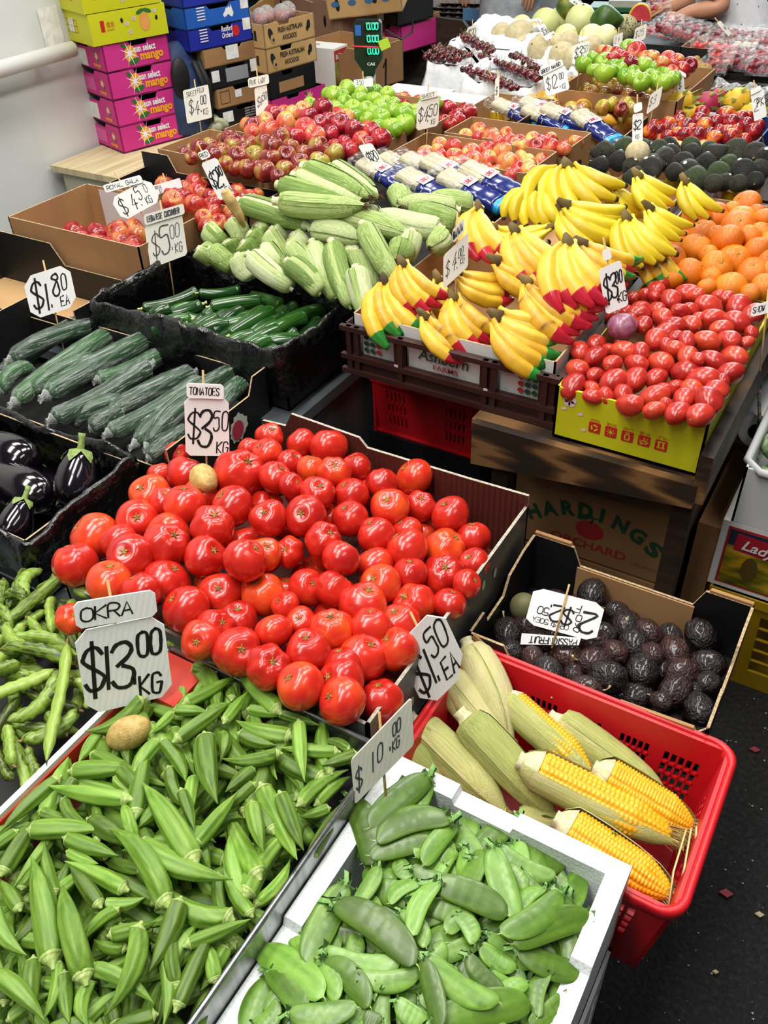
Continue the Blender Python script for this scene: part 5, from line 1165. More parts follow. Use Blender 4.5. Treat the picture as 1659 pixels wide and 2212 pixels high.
for o, s in zip(cs, ('at the upper left corner of its box', 'with crumpled torn wrap, second from the back left', 'curved in an arc, left of the fattest one', 'half hidden behind the curved one', 'under the left end of the fattest one', 'fattest and palest, crossing the middle of the box', 'straight, just in front of the fattest one', 'behind the straight one, with knotted clear end', 'blunt ended, left of the TOMATOES sign', 'long, passing behind the TOMATOES sign', 'deep down, its far end at the right wall', 'short looking, just left of the TOMATOES sign foot', 'frontmost, beside the round tomatoes', 'right of the TOMATOES sign by the box corner', 'low in the gap beneath the straight one', 'at the left edge under the curved one', 'low at the front between two longer ones')): o['label'] = 'wrapped cucumber ' + s; del o['group']

# loose cucumbers
LC = zc([(910, 790, 1270, 680, .01), (1270, 690, 1540, 665, .012, .02, .014), (1300, 760, 920, 860, .014), (1340, 780, 1680, 735, .02), (1230, 860, 1000, 910, .012), (1310, 945, 1100, 930, .01), (1330, 870, 1440, 820, -.0), (1360, 960, 1560, 800, .012), (1450, 900, 1640, 830, .006), (1500, 960, 1700, 800, .012),
         (960, 850, 1100, 800, -.01), (1280, 1010, 1480, 1030, -.01), (1400, 1060, 1640, 960, .0), (1480, 1100, 1800, 920, .008)], .3376, 0, 400, False)
LC += [(520, 745, 600, 700), (560, 760, 640, 715, .006), (600, 760, 690, 690), (575, 725, 660, 685, .012), (640, 745, 715, 690), (520, 765, 585, 735), (545, 785, 600, 755), (480, 700, 560, 660), (495, 725, 590, 670, .01), (560, 690, 640, 660), (440, 690, 500, 655), (610, 700, 700, 670), (400, 700, 330, 720), (540, 640, 610, 660), (350, 690, 430, 660, -.02), (420, 720, 500, 700, -.02), (470, 760, 560, 750, -.02)]
for i in range(26): x, y, a = rnd.uniform(410, 620), rnd.uniform(672, 745), rnd.uniform(-.9, .3); LC.append((x - 50 * cos(a), y - 50 * sin(a), x + 50 * cos(a), y + 50 * sin(a), -.025))
surf_l = heap(-1.8, -1.1, 1.36, 1.8, .74, .045)
rods(CUKE, LC, surf_l, .76, 'cucumber', 'smooth dark green cucumber', 'in the black sack', 'cucumber', 'loose cucumbers in the black sack', .0185, cap=.03, up=(0, -.6, 1), k=.8,
     marks=((475, 640, 'uppermost and straight at the back of the black sack'), (520, 655, 'lying level at the back, right of the uppermost one'), (370, 690, 'slanting at the left, its tip pointing right')))

# green corn
def gsurf(x, y): return .80 + max(0, min(1, (y - 1.55) / .4)) * .10 + .04 * (1 - ((x + 1.38) / .4) ** 2)
GC = zc([(265, 650, 390, 760, .02), (400, 740, 450, 850, .0), (210, 790, 310, 880, .01), (290, 800, 440, 920, .02), (430, 610, 500, 760, .03), (500, 755, 590, 850, .01), (545, 690, 640, 790, .02), (600, 640, 670, 720, .02), (680, 690, 780, 840, .03), (650, 780, 780, 940, .02), (470, 840, 560, 990, .02),
         (560, 840, 830, 1050, .05, .02), (690, 660, 790, 760, .02), (830, 700, 930, 800, .02), (820, 780, 970, 990, .02), (975, 770, 1130, 1120, .03), (810, 880, 1020, 1080, .05, .02), (1105, 770, 1230, 1170, .03), (1260, 820, 1370, 1080, .02), (1255, 930, 1320, 1220, .04), (1200, 780, 1250, 900),
         (1315, 650, 1510, 990, .06, .02), (1330, 530, 1490, 820, .03), (1630, 680, 1570, 890, .06, .02), (1540, 780, 1560, 900, .0)], .3255, 360, 280, False)
GC = [d[:6] if len(d) > 5 else (d + (0,) * (6 - len(d))) for d in GC]
GC = [(d[0], d[1], d[2], d[3], d[4], d[4] - .045, .026) for d in GC]
G2 = zc([(510, 490, 970, 650, .055), (760, 480, 1300, 510, .08), (770, 370, 1210, 480, .085), (870, 320, 1290, 470, .10), (930, 260, 1350, 450, .115), (1110, 260, 1400, 440, .10), (980, 660, 1290, 730, .03), (1150, 560, 1590, 690, .06)], .3255, 360, 280, False)
G2 += zc([(690, 710, 270, 590, .06), (820, 670, 480, 560, .05), (810, 580, 420, 520, .05), (930, 550, 600, 500, .04), (390, 450, 420, 560, .02), (720, 760, 630, 850, .03), (420, 830, 390, 940, .03)], .3014, 740, 280, False)
G2 = [(d[0], d[1], d[2], d[3], d[4], d[4], .0285) for d in G2]
gc = rods(GSTUB, GC + G2, gsurf, .9, 'green_corn', 'corn cob in pale green husk', 'in the corn stack', 'corn', 'green corn cobs stacked between apples and bananas', .023, cap=.03, k=.85, marks=((520, 500, 'lying on top at left, beside the parsnip'), (800, 400, 'topmost, lying back towards the noodle packs'), (810, 520, 'standing tall in the middle, leaning left'), (900, 540, 'leaning beside the banana price sign'), (785, 640, 'short upright, frontmost beside the bananas')))
for o in gc[len(GC):]:
    for c in [c for c in o.children]: bpy.data.objects.remove(c)
    pr = random.choice(GCORN); o.data = pr[0]
    for k in pr[1]: link(k[0], k[1], o)
t = thing('corn_stand', 'dark crate holding up the green corn stack', 'crate', (-1.36, 1.98, .72)); b = MB(); b.box((-.29, -.2, 0), (.29, .14, .1)); b.obj('crate_body', m_black, t)
b = MB(); b.sweep([(0, 0, 0), (.004, 0, .03), (0, .002, .07), (0, 0, .1)], [.006, .012, .016, .014], 12); b.ball((0, 0, .1), (.013, .013, .006), 10, 5); noisy(b, .0015, 80); o = b.obj('parsnip', M('parsnip_skin', [(.3, '9a7c44'), (.6, 'c2a468'), (.8, 'd8c290')], 'noise', .7, 60)); o.location = on_surf(527, 490, lambda x, y: gsurf(x, y) + .03, .9); o.rotation_euler = (.2, -.3, 0); tag(o, 'parsnip root standing among the green corn under the $2.00 sign', 'parsnip')

# ripe corn in the red crate
surf_c = lambda x, y: .52 + .03 * (y - .7) / .3
YC = [((410, 190), (575, 560), .10, .06, .029), ((310, 310), (590, 650), .08, .045, .030), ((400, 490), (750, 880), .085, .03, .030), ((195, 510), (550, 870), .06, .03, .029), ((120, 580), (330, 800), .05, .02, .028), ((785, 500), (1225, 815), .05, .03, .029), ((620, 900), (880, 950), .01, .01, .022)]
names = ('pale green cob propped at the back left corner of the red crate', 'pale cob just right of the $1.50 sign, leaning down right', 'straw coloured cob with knobbed butt, in the middle of the red crate', 'greenish cob left of the knobbed straw coloured one', 'pale cob tucked behind the $10.00 sign and foam box', 'closed cob against the right back wall of the red crate', 'small cob butt poking out behind the foam box')
for (a, c, za, zb, r), lb in zip(YC, names):
    a, c = [(p[0] * .5178 + 800, p[1] * .5178 + 1300) for p in (a, c)]; p, q = at(*a, .51 + za), at(*c, .49 + zb); d = Vector(q - p)
    put(random.choice(YCORN), 'corn_cob', p, aim(d, (random.gauss(0, 1), random.gauss(0, 1), 1)), (r, r, d.length), 'ripe corn cobs in the red crate', lb, 'corn')
OC = [((560, 395), (930, 730), .07, .055, .028, 1.3, .9, 'half open cob with a narrow strip of kernels showing, near the crate back'), ((945, 700), (1360, 950), .075, .05, .031, .5, 2.3, 'open cob with bright kernels, rightmost in the red crate'), ((640, 670), (1280, 990), .085, .06, .033, .85, 1.7, 'long cob with kernels along its lower side, beneath a green husk'), ((785, 915), (1270, 1235), .065, .05, .034, 0, 2.7, 'widest open cob with rows of yellow kernels, frontmost in the red crate')]
for i, ((a0, a1), (c0, c1), za, zb, r, rot, wd, lb) in enumerate(OC):
    a, c = (a0 * .5178 + 800, a1 * .5178 + 1300), (c0 * .5178 + 800, c1 * .5178 + 1300); p, q = at(*a, .51 + za), at(*c, .49 + zb); d = Vector(q - p); view = Vector(CAM - (p + q) / 2)
    side = d.cross(view).normalized(); u = Quaternion(d.normalized(), -rot) @ view
    put(open_corn(0, wd, i), 'corn_cob', p, aim(d, u), (r, r, d.length), 'ripe corn cobs in the red crate', lb, 'corn')
b = MB(); V0, V1, V2 = [Vector(at(*p, z)) for p, z in (((1490, 1800), .57), ((1470, 1900), .56), ((1450, 1985), .545))]
for k in range(3): o3 = Vector((.006 * k - .006, .004 * k, .003 * k)); b.sweep([V0 + o3, V1 + o3 * 2 + Vector((0, 0, .01)), V2 + o3], [(.007, .0015), (.009, .0015), (.003, .001)], 8)
tag(b.obj('loose_husk', m_huskd), 'strip of dry husk hanging at the right end of the red crate', 'corn husk')
for (px, py, z, lb) in ((1185, 1765, .6, 'dark green leaf standing between corn butt and foam box'), (1080, 1755, .55, 'small green leaf lying by the foam box in the red crate'), (1325, 1800, .585, 'tiny dark leaf lying on the yellow kernels')):
    s = .012 if 'tiny' not in lb else .006; b = MB(); b.sweep([(0, 0, -1.6 * s), (0, 0, -s * .6), (0, .1 * s, s * .5), (0, 0, 1.8 * s)], [(.001, .0006), (s * .8, .0012), (s * .7, .0012), (.001, .0006)], 10, up=(1, 0, 0)); o = b.obj('loose_leaf', m_pea, loc=at(px, py, z)); o.rotation_euler = (.5, .3, .4); tag(o, lb, 'leaf')

# passionfruit
PF = zc([(705, 955, 88), (840, 1050, 55), (890, 1120, 85), (1005, 1160, 68), (1130, 1185, 60), (1295, 1175, 95), (1150, 1265, 78), (935, 1235, 82), (1330, 1340, 85), (1030, 1280, 60), (825, 1270, 62), (715, 1215, 72), (560, 1290, 82), (720, 1325, 90), (790, 1400, 100), (975, 1370, 92), (1190, 1385, 95), (1160, 1480, 115), (945, 1510, 85), (1290, 1580, 75),
         (1340, 1440, 60), (660, 1480, 90), (460, 1390, 85), (240, 1165, 78), (260, 1270, 68), (340, 1120, 72), (380, 1300, 60), (860, 1510, 55), (600, 1400, 55), (770, 1170, 60), (1090, 1370, 50), (1250, 1480, 45), (500, 1200, 60), (420, 1210, 60), (640, 1150, 60), (1080, 1540, 50)], .3972, 1000, 900)
surf_f = heap(-.5, .0, .95, 1.32, .545, .03, 2, 0, .015)
pile(PASS, PF, surf_f, .58, 'passionfruit', 'wrinkled dark passionfruit', 'in the black handle box', 'passionfruit', 'passionfruit in the black box', (.016, .029), orient='side', cap=.025, sink=.2, fill=(-.42, -.07, 1.02, 1.24, 14, .03),
     marks=((1283, 1278, 'resting highest against the back wall, with a stalk'), (1515, 1365, 'large and reddish, with a curled stalk by the right wall'), (1380, 1500, 'brownest and most dented, near the front flap'), (1460, 1488, 'large and purple, frontmost on the right')))
put(blob_proto('lime', M('dull_green_skin', '6c6a44', rough=.6), (1, 1, 1.1)), 'guava', on_surf(1130, 1310, surf_f, .58), None, .026, None, 'dull green round fruit half hidden behind the upside-down card', 'fruit')

# roma tomatoes
RO = zc([(360, 550, 65), (475, 500, 65), (345, 680, 85), (320, 790, 88), (470, 590, 75), (465, 720, 58), (445, 810, 52), (450, 870, 58), (545, 870, 58), (590, 640, 70), (595, 755, 80), (565, 545, 45), (665, 550, 75), (660, 850, 70), (710, 920, 80), (755, 640, 72), (785, 560, 58), (750, 740, 85), (880, 960, 66), (890, 740, 72),
         (925, 630, 85), (890, 860, 86), (890, 470, 78), (960, 425, 70), (1005, 380, 72), (800, 370, 68), (770, 300, 70), (790, 260, 55), (805, 175, 52), (720, 190, 50), (895, 270, 56), (890, 130, 60), (935, 85, 60), (875, 180, 42), (990, 200, 68), (935, 320, 66), (1060, 280, 58), (1110, 160, 76), (1160, 170, 50), (1120, 370, 68),
         (1100, 480, 56), (1030, 540, 58), (960, 520, 50), (1110, 590, 72), (1090, 690, 78), (1030, 800, 52), (960, 830, 62), (965, 930, 48), (1040, 980, 80), (1085, 880, 76), (1135, 810, 62), (1200, 990, 86), (1255, 890, 92), (1215, 740, 92), (1305, 830, 80), (1275, 620, 80), (1235, 480, 76), (1290, 330, 86), (1250, 240, 86), (1180, 330, 48),
         (1340, 400, 62), (1395, 480, 80), (1450, 350, 72), (1430, 590, 76), (1410, 700, 78), (1460, 240, 88), (1385, 190, 52), (1545, 430, 48), (1515, 500, 48), (1560, 300, 66), (1175, 610, 46), (1120, 270, 50), (1030, 460, 52), (600, 310, 52), (680, 280, 48), (700, 335, 48), (490, 495, 50), (1350, 760, 40), (1310, 180, 45)], .3128, 1140, 580)
RO = [(a, b_, c * .97) for a, b_, c in RO]
surf_r = heap(-.52, -.16, 1.42, 2.1, .865, .05, 2, 0, .0)
pile(ROMA, RO, surf_r, .88, 'roma_tomato', 'oval roma tomato', 'in the lime yellow tray', 'roma tomato', 'roma tomatoes in the lime tray', (.014, .027), orient='side', fill=(-.47, -.24, 1.5, 1.98, 26, .04), cap=.035,
     marks=((1240, 828, 'at the front left corner, its stem scar facing out'), (1515, 888, 'at the front right corner by the lime edge'), (1425, 770, 'wrinkled and scarred, in the middle of the tray'), (1370, 805, 'standing on end, tallest, front centre')))
put(blob_proto('purple_onion', M('red_onion_skin', [(.3, '7a3a50'), (.7, 'a8708a')], 'noise', .35, 2, coat=.3), (1.05, 1.05, .92)), 'red_onion', on_surf(1344, 705, lambda x, y: surf_r(x, y) + .012, .9), None, .03, None, 'dusty purple onion with the $3.00 sign stuck in it', 'onion')
# mandarins
OR = zc([(1170, 580, 86), (1310, 575, 86), (1515, 490, 90), (1480, 590, 82), (1460, 640, 100), (1210, 690, 92), (1050, 730, 72), (1020, 790, 76), (980, 870, 92), (1170, 790, 92), (1385, 730, 100), (1540, 715, 72), (1620, 690, 72), (1635, 590, 62), (1130, 960, 95), (1310, 920, 92), (1430, 870, 95), (1590, 810, 86), (1405, 1055, 98), (1560, 960, 100),
         (1640, 1060, 76), (1000, 1000, 70), (1240, 1070, 55), (1540, 1110, 45), (1300, 700, 50), (1420, 530, 48), (1250, 840, 55), (1270, 1000, 55), (1660, 880, 60), (1590, 550, 45), (1700, 760, 80), (1680, 960, 70)], .3128, 1140, 280)
surf_or = heap(-.6, -.0, 1.98, 2.7, .865, .09, 2, .0, .01)
pile(ORANGE, OR, surf_or, .9, 'mandarin', 'bright orange mandarin', 'in the box behind the romas', 'mandarin', 'mandarins in the cardboard box', (.022, .038), orient='up', fill=(-.5, -.15, 2.1, 2.55, 22, .06), cap=.04,
     marks=((1610, 430, 'topmost on the heap at the right'), (1493, 575, 'plump, front left, above the romas'), (1450, 555, 'leftmost, beside the green tipped bananas')))
# ------------------------------------------------------------------ bananas
def bsurf(x, y): return .865 + max(0, min(1, (y - 1.45) / .35)) * .06 + max(0, min(1, (y - 1.9) / .6)) * .05
BN = [((831, 607), (870, 705), 4, 'g', 'bunch with green wax tips, leftmost, above the crate corner', .2, .05, 'r'),
      ((869, 568), (925, 645), 4, 'r', 'bunch with red wax tips just left of the $4.00 sign', .24, .09, 'r'),
      ((916, 680), (1000, 748), 3, 'r', 'small three finger bunch at the front edge of the crate', .25, .03, 'r'),
      ((932, 695), (1000, 735), 3, None, 'plain bunch half hidden behind the small front one', .2, .01, 'r'),
      ((980, 640), (1040, 725), 4, 'r', 'bunch with dark red tips in the middle of the front crate', .25, .05, 'r'),
      ((1071, 680), (1185, 735), 6, 'g', 'large bunch with green wax tips, frontmost at the crate right', .22, .07, 'r'),
      ((1138, 607), (1255, 690), 5, 'r', 'big bunch with red tips behind the large green tipped one', .17, .09, 'r'),
      ((985, 588), (1085, 610), 4, 'r', 'bunch lying level with red tips, right of the $4.00 sign', .16, .09, 'r'),
      ((1068, 560), (1165, 595), 5, 'm', 'bunch with a wide dark crown and mixed wax tips, mid crate', .2, .09, 'r'),
      ((1034, 449), (1070, 550), 3, 'r', 'tall three finger bunch standing behind the $4.00 sign', .3, .13, 'r'),
      ((1112, 497), (1185, 580), 5, 'r', 'bunch with grey crown left of the upright five finger bunch', .2, .11, 'r'),
      ((1226, 523), (1270, 635), 5, 'r', 'upright five finger bunch left of the $3.00 sign', .2, .14, 'r'),
      ((1256, 523), (1350, 575), 4, 'm', 'bunch whose red and green tips pass behind the $3.00 sign', .18, .10, 'r'),
      ((1215, 452), (1290, 520), 4, None, 'yellow bunch with long dark crown in the rear crate', .2, .10, 'y'),
      ((1220, 440), (1335, 480), 5, None, 'fanned yellow bunch lying behind the long crowned one', .17, .12, 'y'),
      ((1222, 356), (1255, 440), 7, None, 'widest fan of seven yellow bananas, topmost at the rear', .36, .13, 'y'),
      ((1160, 408), (1152, 480), 6, None, 'stubby finger banana bunch under the small card, far left', .3, .10, 's'),
      ((1377, 376), (1435, 430), 4, None, 'yellow bunch in front of the avocados, at their middle', .28, .12, 'y'),
      ((1479, 390), (1525, 455), 3, None, 'yellow bunch just behind the mandarins, rightmost', .35, .10, 'y'),
      ((1353, 470), (1405, 550), 5, None, 'yellow bunch left of the leftmost mandarin', .2, .08, 'y'),
      ((1401, 446), (1465, 500), 4, None, 'yellow bunch beside the rear mandarins', .25, .09, 'y'),
      ((1320, 400), (1365, 450), 4, None, 'yellow bunch below the topmost fan, at right', .25, .08, 'y'),
      ((1062, 490), (1170, 512), 4, None, 'greenish yellow bunch low under the stubby fingers', .14, .05, 'y'),
      ((1190, 490), (1110, 525), 3, 'r', 'bunch with a dark crown low between the two crates', .2, .04, 'y'),
      ((1300, 480), (1360, 520), 4, None, 'yellow bunch deep in the rear crate, under the fanned one', .2, .03, 'y'),
      ((1410, 520), (1440, 590), 4, 'g', 'green tipped bunch hanging over the crate right side', .2, .02, 'r'),
      ((945, 600), (975, 660), 3, 'r', 'red tipped bunch low behind the $4.00 sign foot', .2, .02, 'r'),
      ((1150, 580), (1230, 640), 4, 'g', 'green tipped bunch low under the upright five finger bunch', .2, .03, 'r')]
for (s, t_, n, wx, lb, sp, lf, sk) in BN:
    p = on_surf(s[0], s[1], lambda x, y: bsurf(x, y) + lf * .8, .9); q = on_surf(t_[0], t_[1], lambda x, y: bsurf(x, y) + lf * .8 - .05, .9); d = Vector(q - p)
    q = Vector(p) + d
    banana_bunch(p, q, n, wx, 'banana ' + lb, sp, min({'r': .165, 'y': .15, 's': .105}[sk], max(.115, d.length * 1.25)), skin=sk)
# ------------------------------------------------------------------ apple boxes
c3 = [m_card, m_cardi, m_cut]
t = carton('apple_box', 'open brown box of a few striped apples at the left edge, against the wall', 'box', -2.27, -1.757, 1.61, 1.925, .72, .145, mats=c3)
panel(t, 'white_flap', M('white_liner_card', 'cbc6c8', rough=.7), (-.2, .1505, .012), (1, 0, 0), (0, 0, 1), .28, .125)
S1 = heap(-2.3, -1.7, 1.58, 1.96, .775, .02)
pile(AP_RED, zc([(475, 1470, 70), (495, 1512, 70), (615, 1478, 67), (620, 1537, 62), (750, 1450, 57), (752, 1484, 66), (765, 1532, 62), (670, 1572, 72), (700, 1604, 60), (840, 1562, 66), (842, 1600, 66), (880, 1490, 70), (850, 1440, 52), (355, 1505, 45), (560, 1560, 40)], .3376, 0, 0), S1, .8, 'apple', 'red striped apple', 'in the left wall box', 'apple', 'apples in the left wall box', (.024, .034), cap=.03, orient='up', marks=((160, 495, 'leaning on the white flap of the left wall box'),))
t = carton('apple_box', 'low brown box of bright red apples behind the $4.50 KG sign', 'box', -2.2, -1.65, 1.95, 2.12, .72, .15, mats=[m_card, m_blackcard, m_cut], B_=[(0, .2), (.2, .2), (.25, .15), (1, .15)])
S2 = heap(-2.3, -1.5, 1.9, 2.2, .87, .03)
pile(AP_RED, zc([(1250, 1160, 62), (1180, 1190, 45), (1270, 1220, 66), (1110, 1275, 70), (1095, 1225, 48), (1180, 1240, 45), (1245, 1295, 62), (1350, 1245, 50), (1360, 1290, 52), (1350, 1350, 66), (1460, 1250, 72), (1520, 1210, 52), (1590, 1260, 62), (1590, 1300, 52), (1490, 1350, 62), (1480, 1410, 52), (1400, 1410, 52), (1300, 1380, 50), (1640, 1240, 45), (1700, 1320, 55), (1320, 1430, 45)], .3376, 0, 0), S2, .9, 'apple', 'glossy red apple', 'beside the $2.00 sign', 'apple', 'bright red apples beside the corn', (.024, .034), cap=.03, orient='up', fill=(-2.12, -1.72, 1.98, 2.1, 8, .04), marks=((422, 390, 'topmost, left of the $2.00 sign'), (432, 412, 'dark red, in front of the topmost one by the $2.00 sign')))
o = put(blob_proto('pear', M('dull_pear', '9aa05a', rough=.5), (.8, .8, 1.1)), 'pear', on_surf(360, 412, S2, .9), rq(), .026, None, 'dull green pear beside the ROYAL GALA sign', 'pear')
t = carton('apple_box', 'brown box heaped with dull red and yellow apples, left front of the apple boxes', 'box', -2.16, -1.59, 2.14, 2.385, .785, .135, mats=c3, rz=-.06)
S3 = heap(-2.2, -1.5, 2.08, 2.5, .93, .06)
pile(AP_MIX, zc([(190, 870, 48), (280, 915, 50), (325, 890, 50), (375, 815, 48), (390, 850, 46), (485, 845, 50), (575, 830, 44), (415, 918, 55), (525, 915, 58), (630, 855, 58), (350, 965, 42), (410, 992, 38), (480, 992, 50), (585, 1002, 60), (620, 930, 54), (705, 1000, 56), (795, 955, 53), (715, 910, 50), (740, 860, 47), (820, 900, 52), (812, 995, 50), (785, 1042, 46), (910, 950, 58), (905, 860, 60),
     (1000, 900, 55), (680, 800, 50), (450, 880, 40), (860, 1010, 40), (540, 980, 40), (150, 930, 35), (660, 1040, 40)], .3617, 360, 0), S3, .95, 'apple', 'dull red and yellow apple', 'in the left front apple box', 'apple', 'mixed apples in the left front box', (.024, .037), cap=.04, orient='up', fill=(-2.1, -1.65, 2.18, 2.35, 16, .05), marks=((615, 362, 'greenest, at the front of the left front box'), (430, 315, 'leftmost by the box corner with the red strap'), (550, 331, 'dark red, in the middle of the left front box')))
t = carton('apple_box', 'brown box heaped with red apples behind the dull apples', 'box', -2.1, -1.52, 2.41, 2.66, .785, .135, mats=c3, rz=-.03)
S4 = heap(-2.2, -1.45, 2.36, 2.75, .93, .10)
pile(AP_PINK + AP_DARK, zc([(635, 670, 52), (715, 715, 55), (755, 665, 50), (520, 740, 50), (515, 775, 48), (610, 755, 55), (845, 680, 50), (830, 750, 58), (760, 800, 55), (885, 795, 55), (975, 785, 52), (920, 720, 47), (965, 700, 44), (930, 625, 55), (1040, 725, 58), (1120, 755, 55), (1225, 770, 50), (1280, 810, 55), (1065, 840, 47), (1090, 880, 55), (1160, 820, 47), (1200, 845, 38), (590, 700, 40), (700, 780, 40), (1000, 860, 40)], .3617, 360, 0), S4, 1.0, 'apple', 'red apple', 'in the box behind the dull apples', 'apple', 'red apples in the second box', (.024, .037), cap=.05, orient='up', fill=(-2.05, -1.6, 2.45, 2.62, 12, .06), marks=((590, 242, 'topmost, pink, beside the narrow $4.50 sign foot'), (697, 226, 'bright red, perched beside the green apples'), (762, 273, 'tall dark red, leaning by the green apples')))
t = carton('apple_box', 'brown box heaped with green apples, topmost heap by the scale', 'box', -2.0, -1.47, 2.7, 3.04, .785, .135, mats=c3)
S5 = heap(-2.1, -1.4, 2.64, 3.12, .93, .09)
pile(AP_GREEN, zc([(1075, 515, 48), (1000, 555, 50), (855, 610, 37), (1010, 640, 48), (1065, 600, 44), (1150, 580, 48), (1235, 580, 44), (1110, 635, 47), (1190, 640, 44), (1280, 630, 48), (1355, 650, 48), (1280, 690, 50), (1120, 685, 47), (1195, 700, 38), (1425, 640, 37), (1420, 725, 58), (1410, 670, 50), (1260, 740, 42), (1340, 740, 47), (1350, 610, 42), (1485, 680, 37), (1365, 765, 42), (1310, 600, 42), (970, 550, 42), (1050, 560, 36), (1230, 660, 40), (1160, 540, 36)], .3617, 360, 0), S5, 1.0, 'apple', 'shiny green apple', 'in the box by the scale', 'apple', 'green apples by the scale', (.024, .038), cap=.05, orient='up', fill=(-1.95, -1.52, 2.75, 3.0, 12, .06), marks=((748, 186, 'topmost, left of the scale pole'), (873, 262, 'large, frontmost, left of the $4.50 sign')))
t = carton('apple_box', 'small open box of big red apples behind the $4.50 sign', 'box', -1.5, -1.26, 2.92, 3.3, .785, .11, mats=[m_blackcard, m_cardi, m_cut])
S6 = heap(-1.6, -1.1, 2.85, 3.4, .9, .03)
pile(AP_DARK + AP_RED[:1], zc([(425, 765, 58), (560, 785, 65), (490, 840, 52), (400, 860, 47), (440, 880, 40)], .3014, 840, 0) + [(855, 215, 16), (872, 208, 14), (890, 222, 16), (868, 225, 15), (905, 215, 14), (830, 205, 14), (985, 245, 15)], S6, .92, 'apple', 'big red apple', 'behind the $4.50 sign', 'apple', 'red apples behind the four fifty sign', (.024, .038), cap=.04, orient='up')
t = carton('apple_box', 'open brown box of pink apples in the middle, front one of the pair', 'box', -1.455, -.992, 2.435, 2.665, .785, .135, mats=c3, rz=-.02)
S7 = heap(-1.5, -.95, 2.38, 2.72, .885, .04)
pile(AP_PINK, zc([(260, 1080, 50), (365, 1025, 53), (345, 1070, 50), (360, 1110, 52), (250, 1105, 55), (465, 1040, 56), (470, 1100, 53), (350, 1135, 50), (460, 1160, 47), (590, 1078, 60), (600, 1138, 66), (700, 1055, 56), (710, 1122, 62), (660, 1010, 56), (815, 1065, 60), (850, 1147, 72), (990, 1150, 60), (1100, 1142, 54), (1010, 1212, 60), (690, 1200, 47), (775, 1222, 47), (890, 1237, 62), (930, 1192, 40), (520, 1150, 44), (950, 1110, 40), (1000, 1180, 40)], .3014, 840, 0), S7, .92, 'apple', 'pink and yellow apple', 'in the front middle box', 'apple', 'pink apples in the front middle box', (.024, .037), cap=.04, orient='up', fill=(-1.4, -1.05, 2.48, 2.62, 10, .04), marks=((1096, 345, 'largest and yellowest, right of centre in the front middle box'), (1021, 342, 'showing its stem hollow, front centre of the front middle box')))
t = carton('apple_box', 'open brown box of pink apples in the middle, rear one of the pair', 'box', -1.40, -.965, 2.69, 2.89, .785, .135, mats=c3, rz=-.02)
g = MB(); disc(g, (.2178, .0, .06), (0, 1, 0), (0, 0, 1), .03, .016); g.obj('hand_hole', m_black, t)
S8 = heap(-1.45, -.92, 2.64, 2.95, .90, .03)
pile(AP_PINK + AP_RED[:1], zc([(550, 960, 48), (640, 920, 52), (645, 975, 46), (735, 955, 53), (755, 985, 50), (840, 945, 44), (850, 990, 50), (935, 1000, 47), (965, 1030, 46), (1030, 985, 50), (1060, 1035, 53), (1150, 990, 56), (1160, 1040, 53), (1255, 1055, 48), (1340, 1005, 47), (900, 1020, 44), (1100, 1000, 44), (790, 1010, 44)], .3014, 840, 0), S8, .92, 'apple', 'pink red apple', 'in the rear middle box', 'apple', 'pink apples in the rear middle box', (.024, .037), cap=.04, orient='up', fill=(-1.35, -1.02, 2.73, 2.86, 6, .04))
# right rear apples
t = carton('apple_box', 'brown box with a hand hole, heaped with green and red apples at the back right', 'box', -1.3, -.84, 3.42, 3.95, .73, .17, mats=c3)
g = MB(); disc(g, (.2305, -.05, .08), (0, 1, 0), (0, 0, 1), .04, .022); g.obj('hand_hole', m_black, t)
S9 = heap(-1.4, -.74, 3.3, 4.1, .93, .07)
Z4 = (.2767, 1200, 0)
pile(AP_GREEN, zc([(220, 480, 57), (295, 440, 47), (385, 460, 58), (300, 530, 47), (380, 550, 62), (455, 500, 48), (545, 490, 52), (570, 355, 57), (690, 490, 58), (775, 510, 50), (505, 530, 50), (545, 580, 50), (610, 545, 42), (620, 590, 52), (680, 620, 58), (740, 580, 50), (790, 610, 56), (830, 560, 48), (905, 605, 52), (850, 630, 56), (870, 570, 42), (930, 590, 45), (440, 540, 42)], *Z4), S9, .95, 'apple', 'bright green apple', 'in the back right box', 'apple', 'green apples in the back right box', (.026, .042), cap=.05, orient='up', marks=((1358, 98, 'topmost, alone beside a big red one'), (1391, 136, 'showing a deep stem hollow, right of centre at the back right')))
pile(AP_DARK + AP_RED + AP_PINK, zc([(420, 395, 50), (485, 400, 47), (520, 430, 46), (590, 470, 46), (630, 380, 62), (445, 440, 46), (755, 430, 52), (880, 440, 52), (940, 470, 58), (830, 490, 52), (990, 530, 55), (1050, 490, 47), (910, 545, 38), (700, 430, 42), (360, 390, 40)], *Z4), lambda x, y: S9(x, y) + .0, .95, 'apple', 'red apple', 'behind the bright green ones', 'apple', 'red apples in the back right box', (.026, .042), cap=.05, orient='up', marks=((1374, 105, 'largest and topmost at the back right'),))
t = carton('apple_box', 'dark box of yellow and russet apples in front of the green ones at the back', 'box', -1.38, -.93, 3.1, 3.4, .725, .12, mats=[m_blackcard, m_cardi, m_cut])
S10 = heap(-1.5, -.8, 3.0, 3.5, .86, .07)
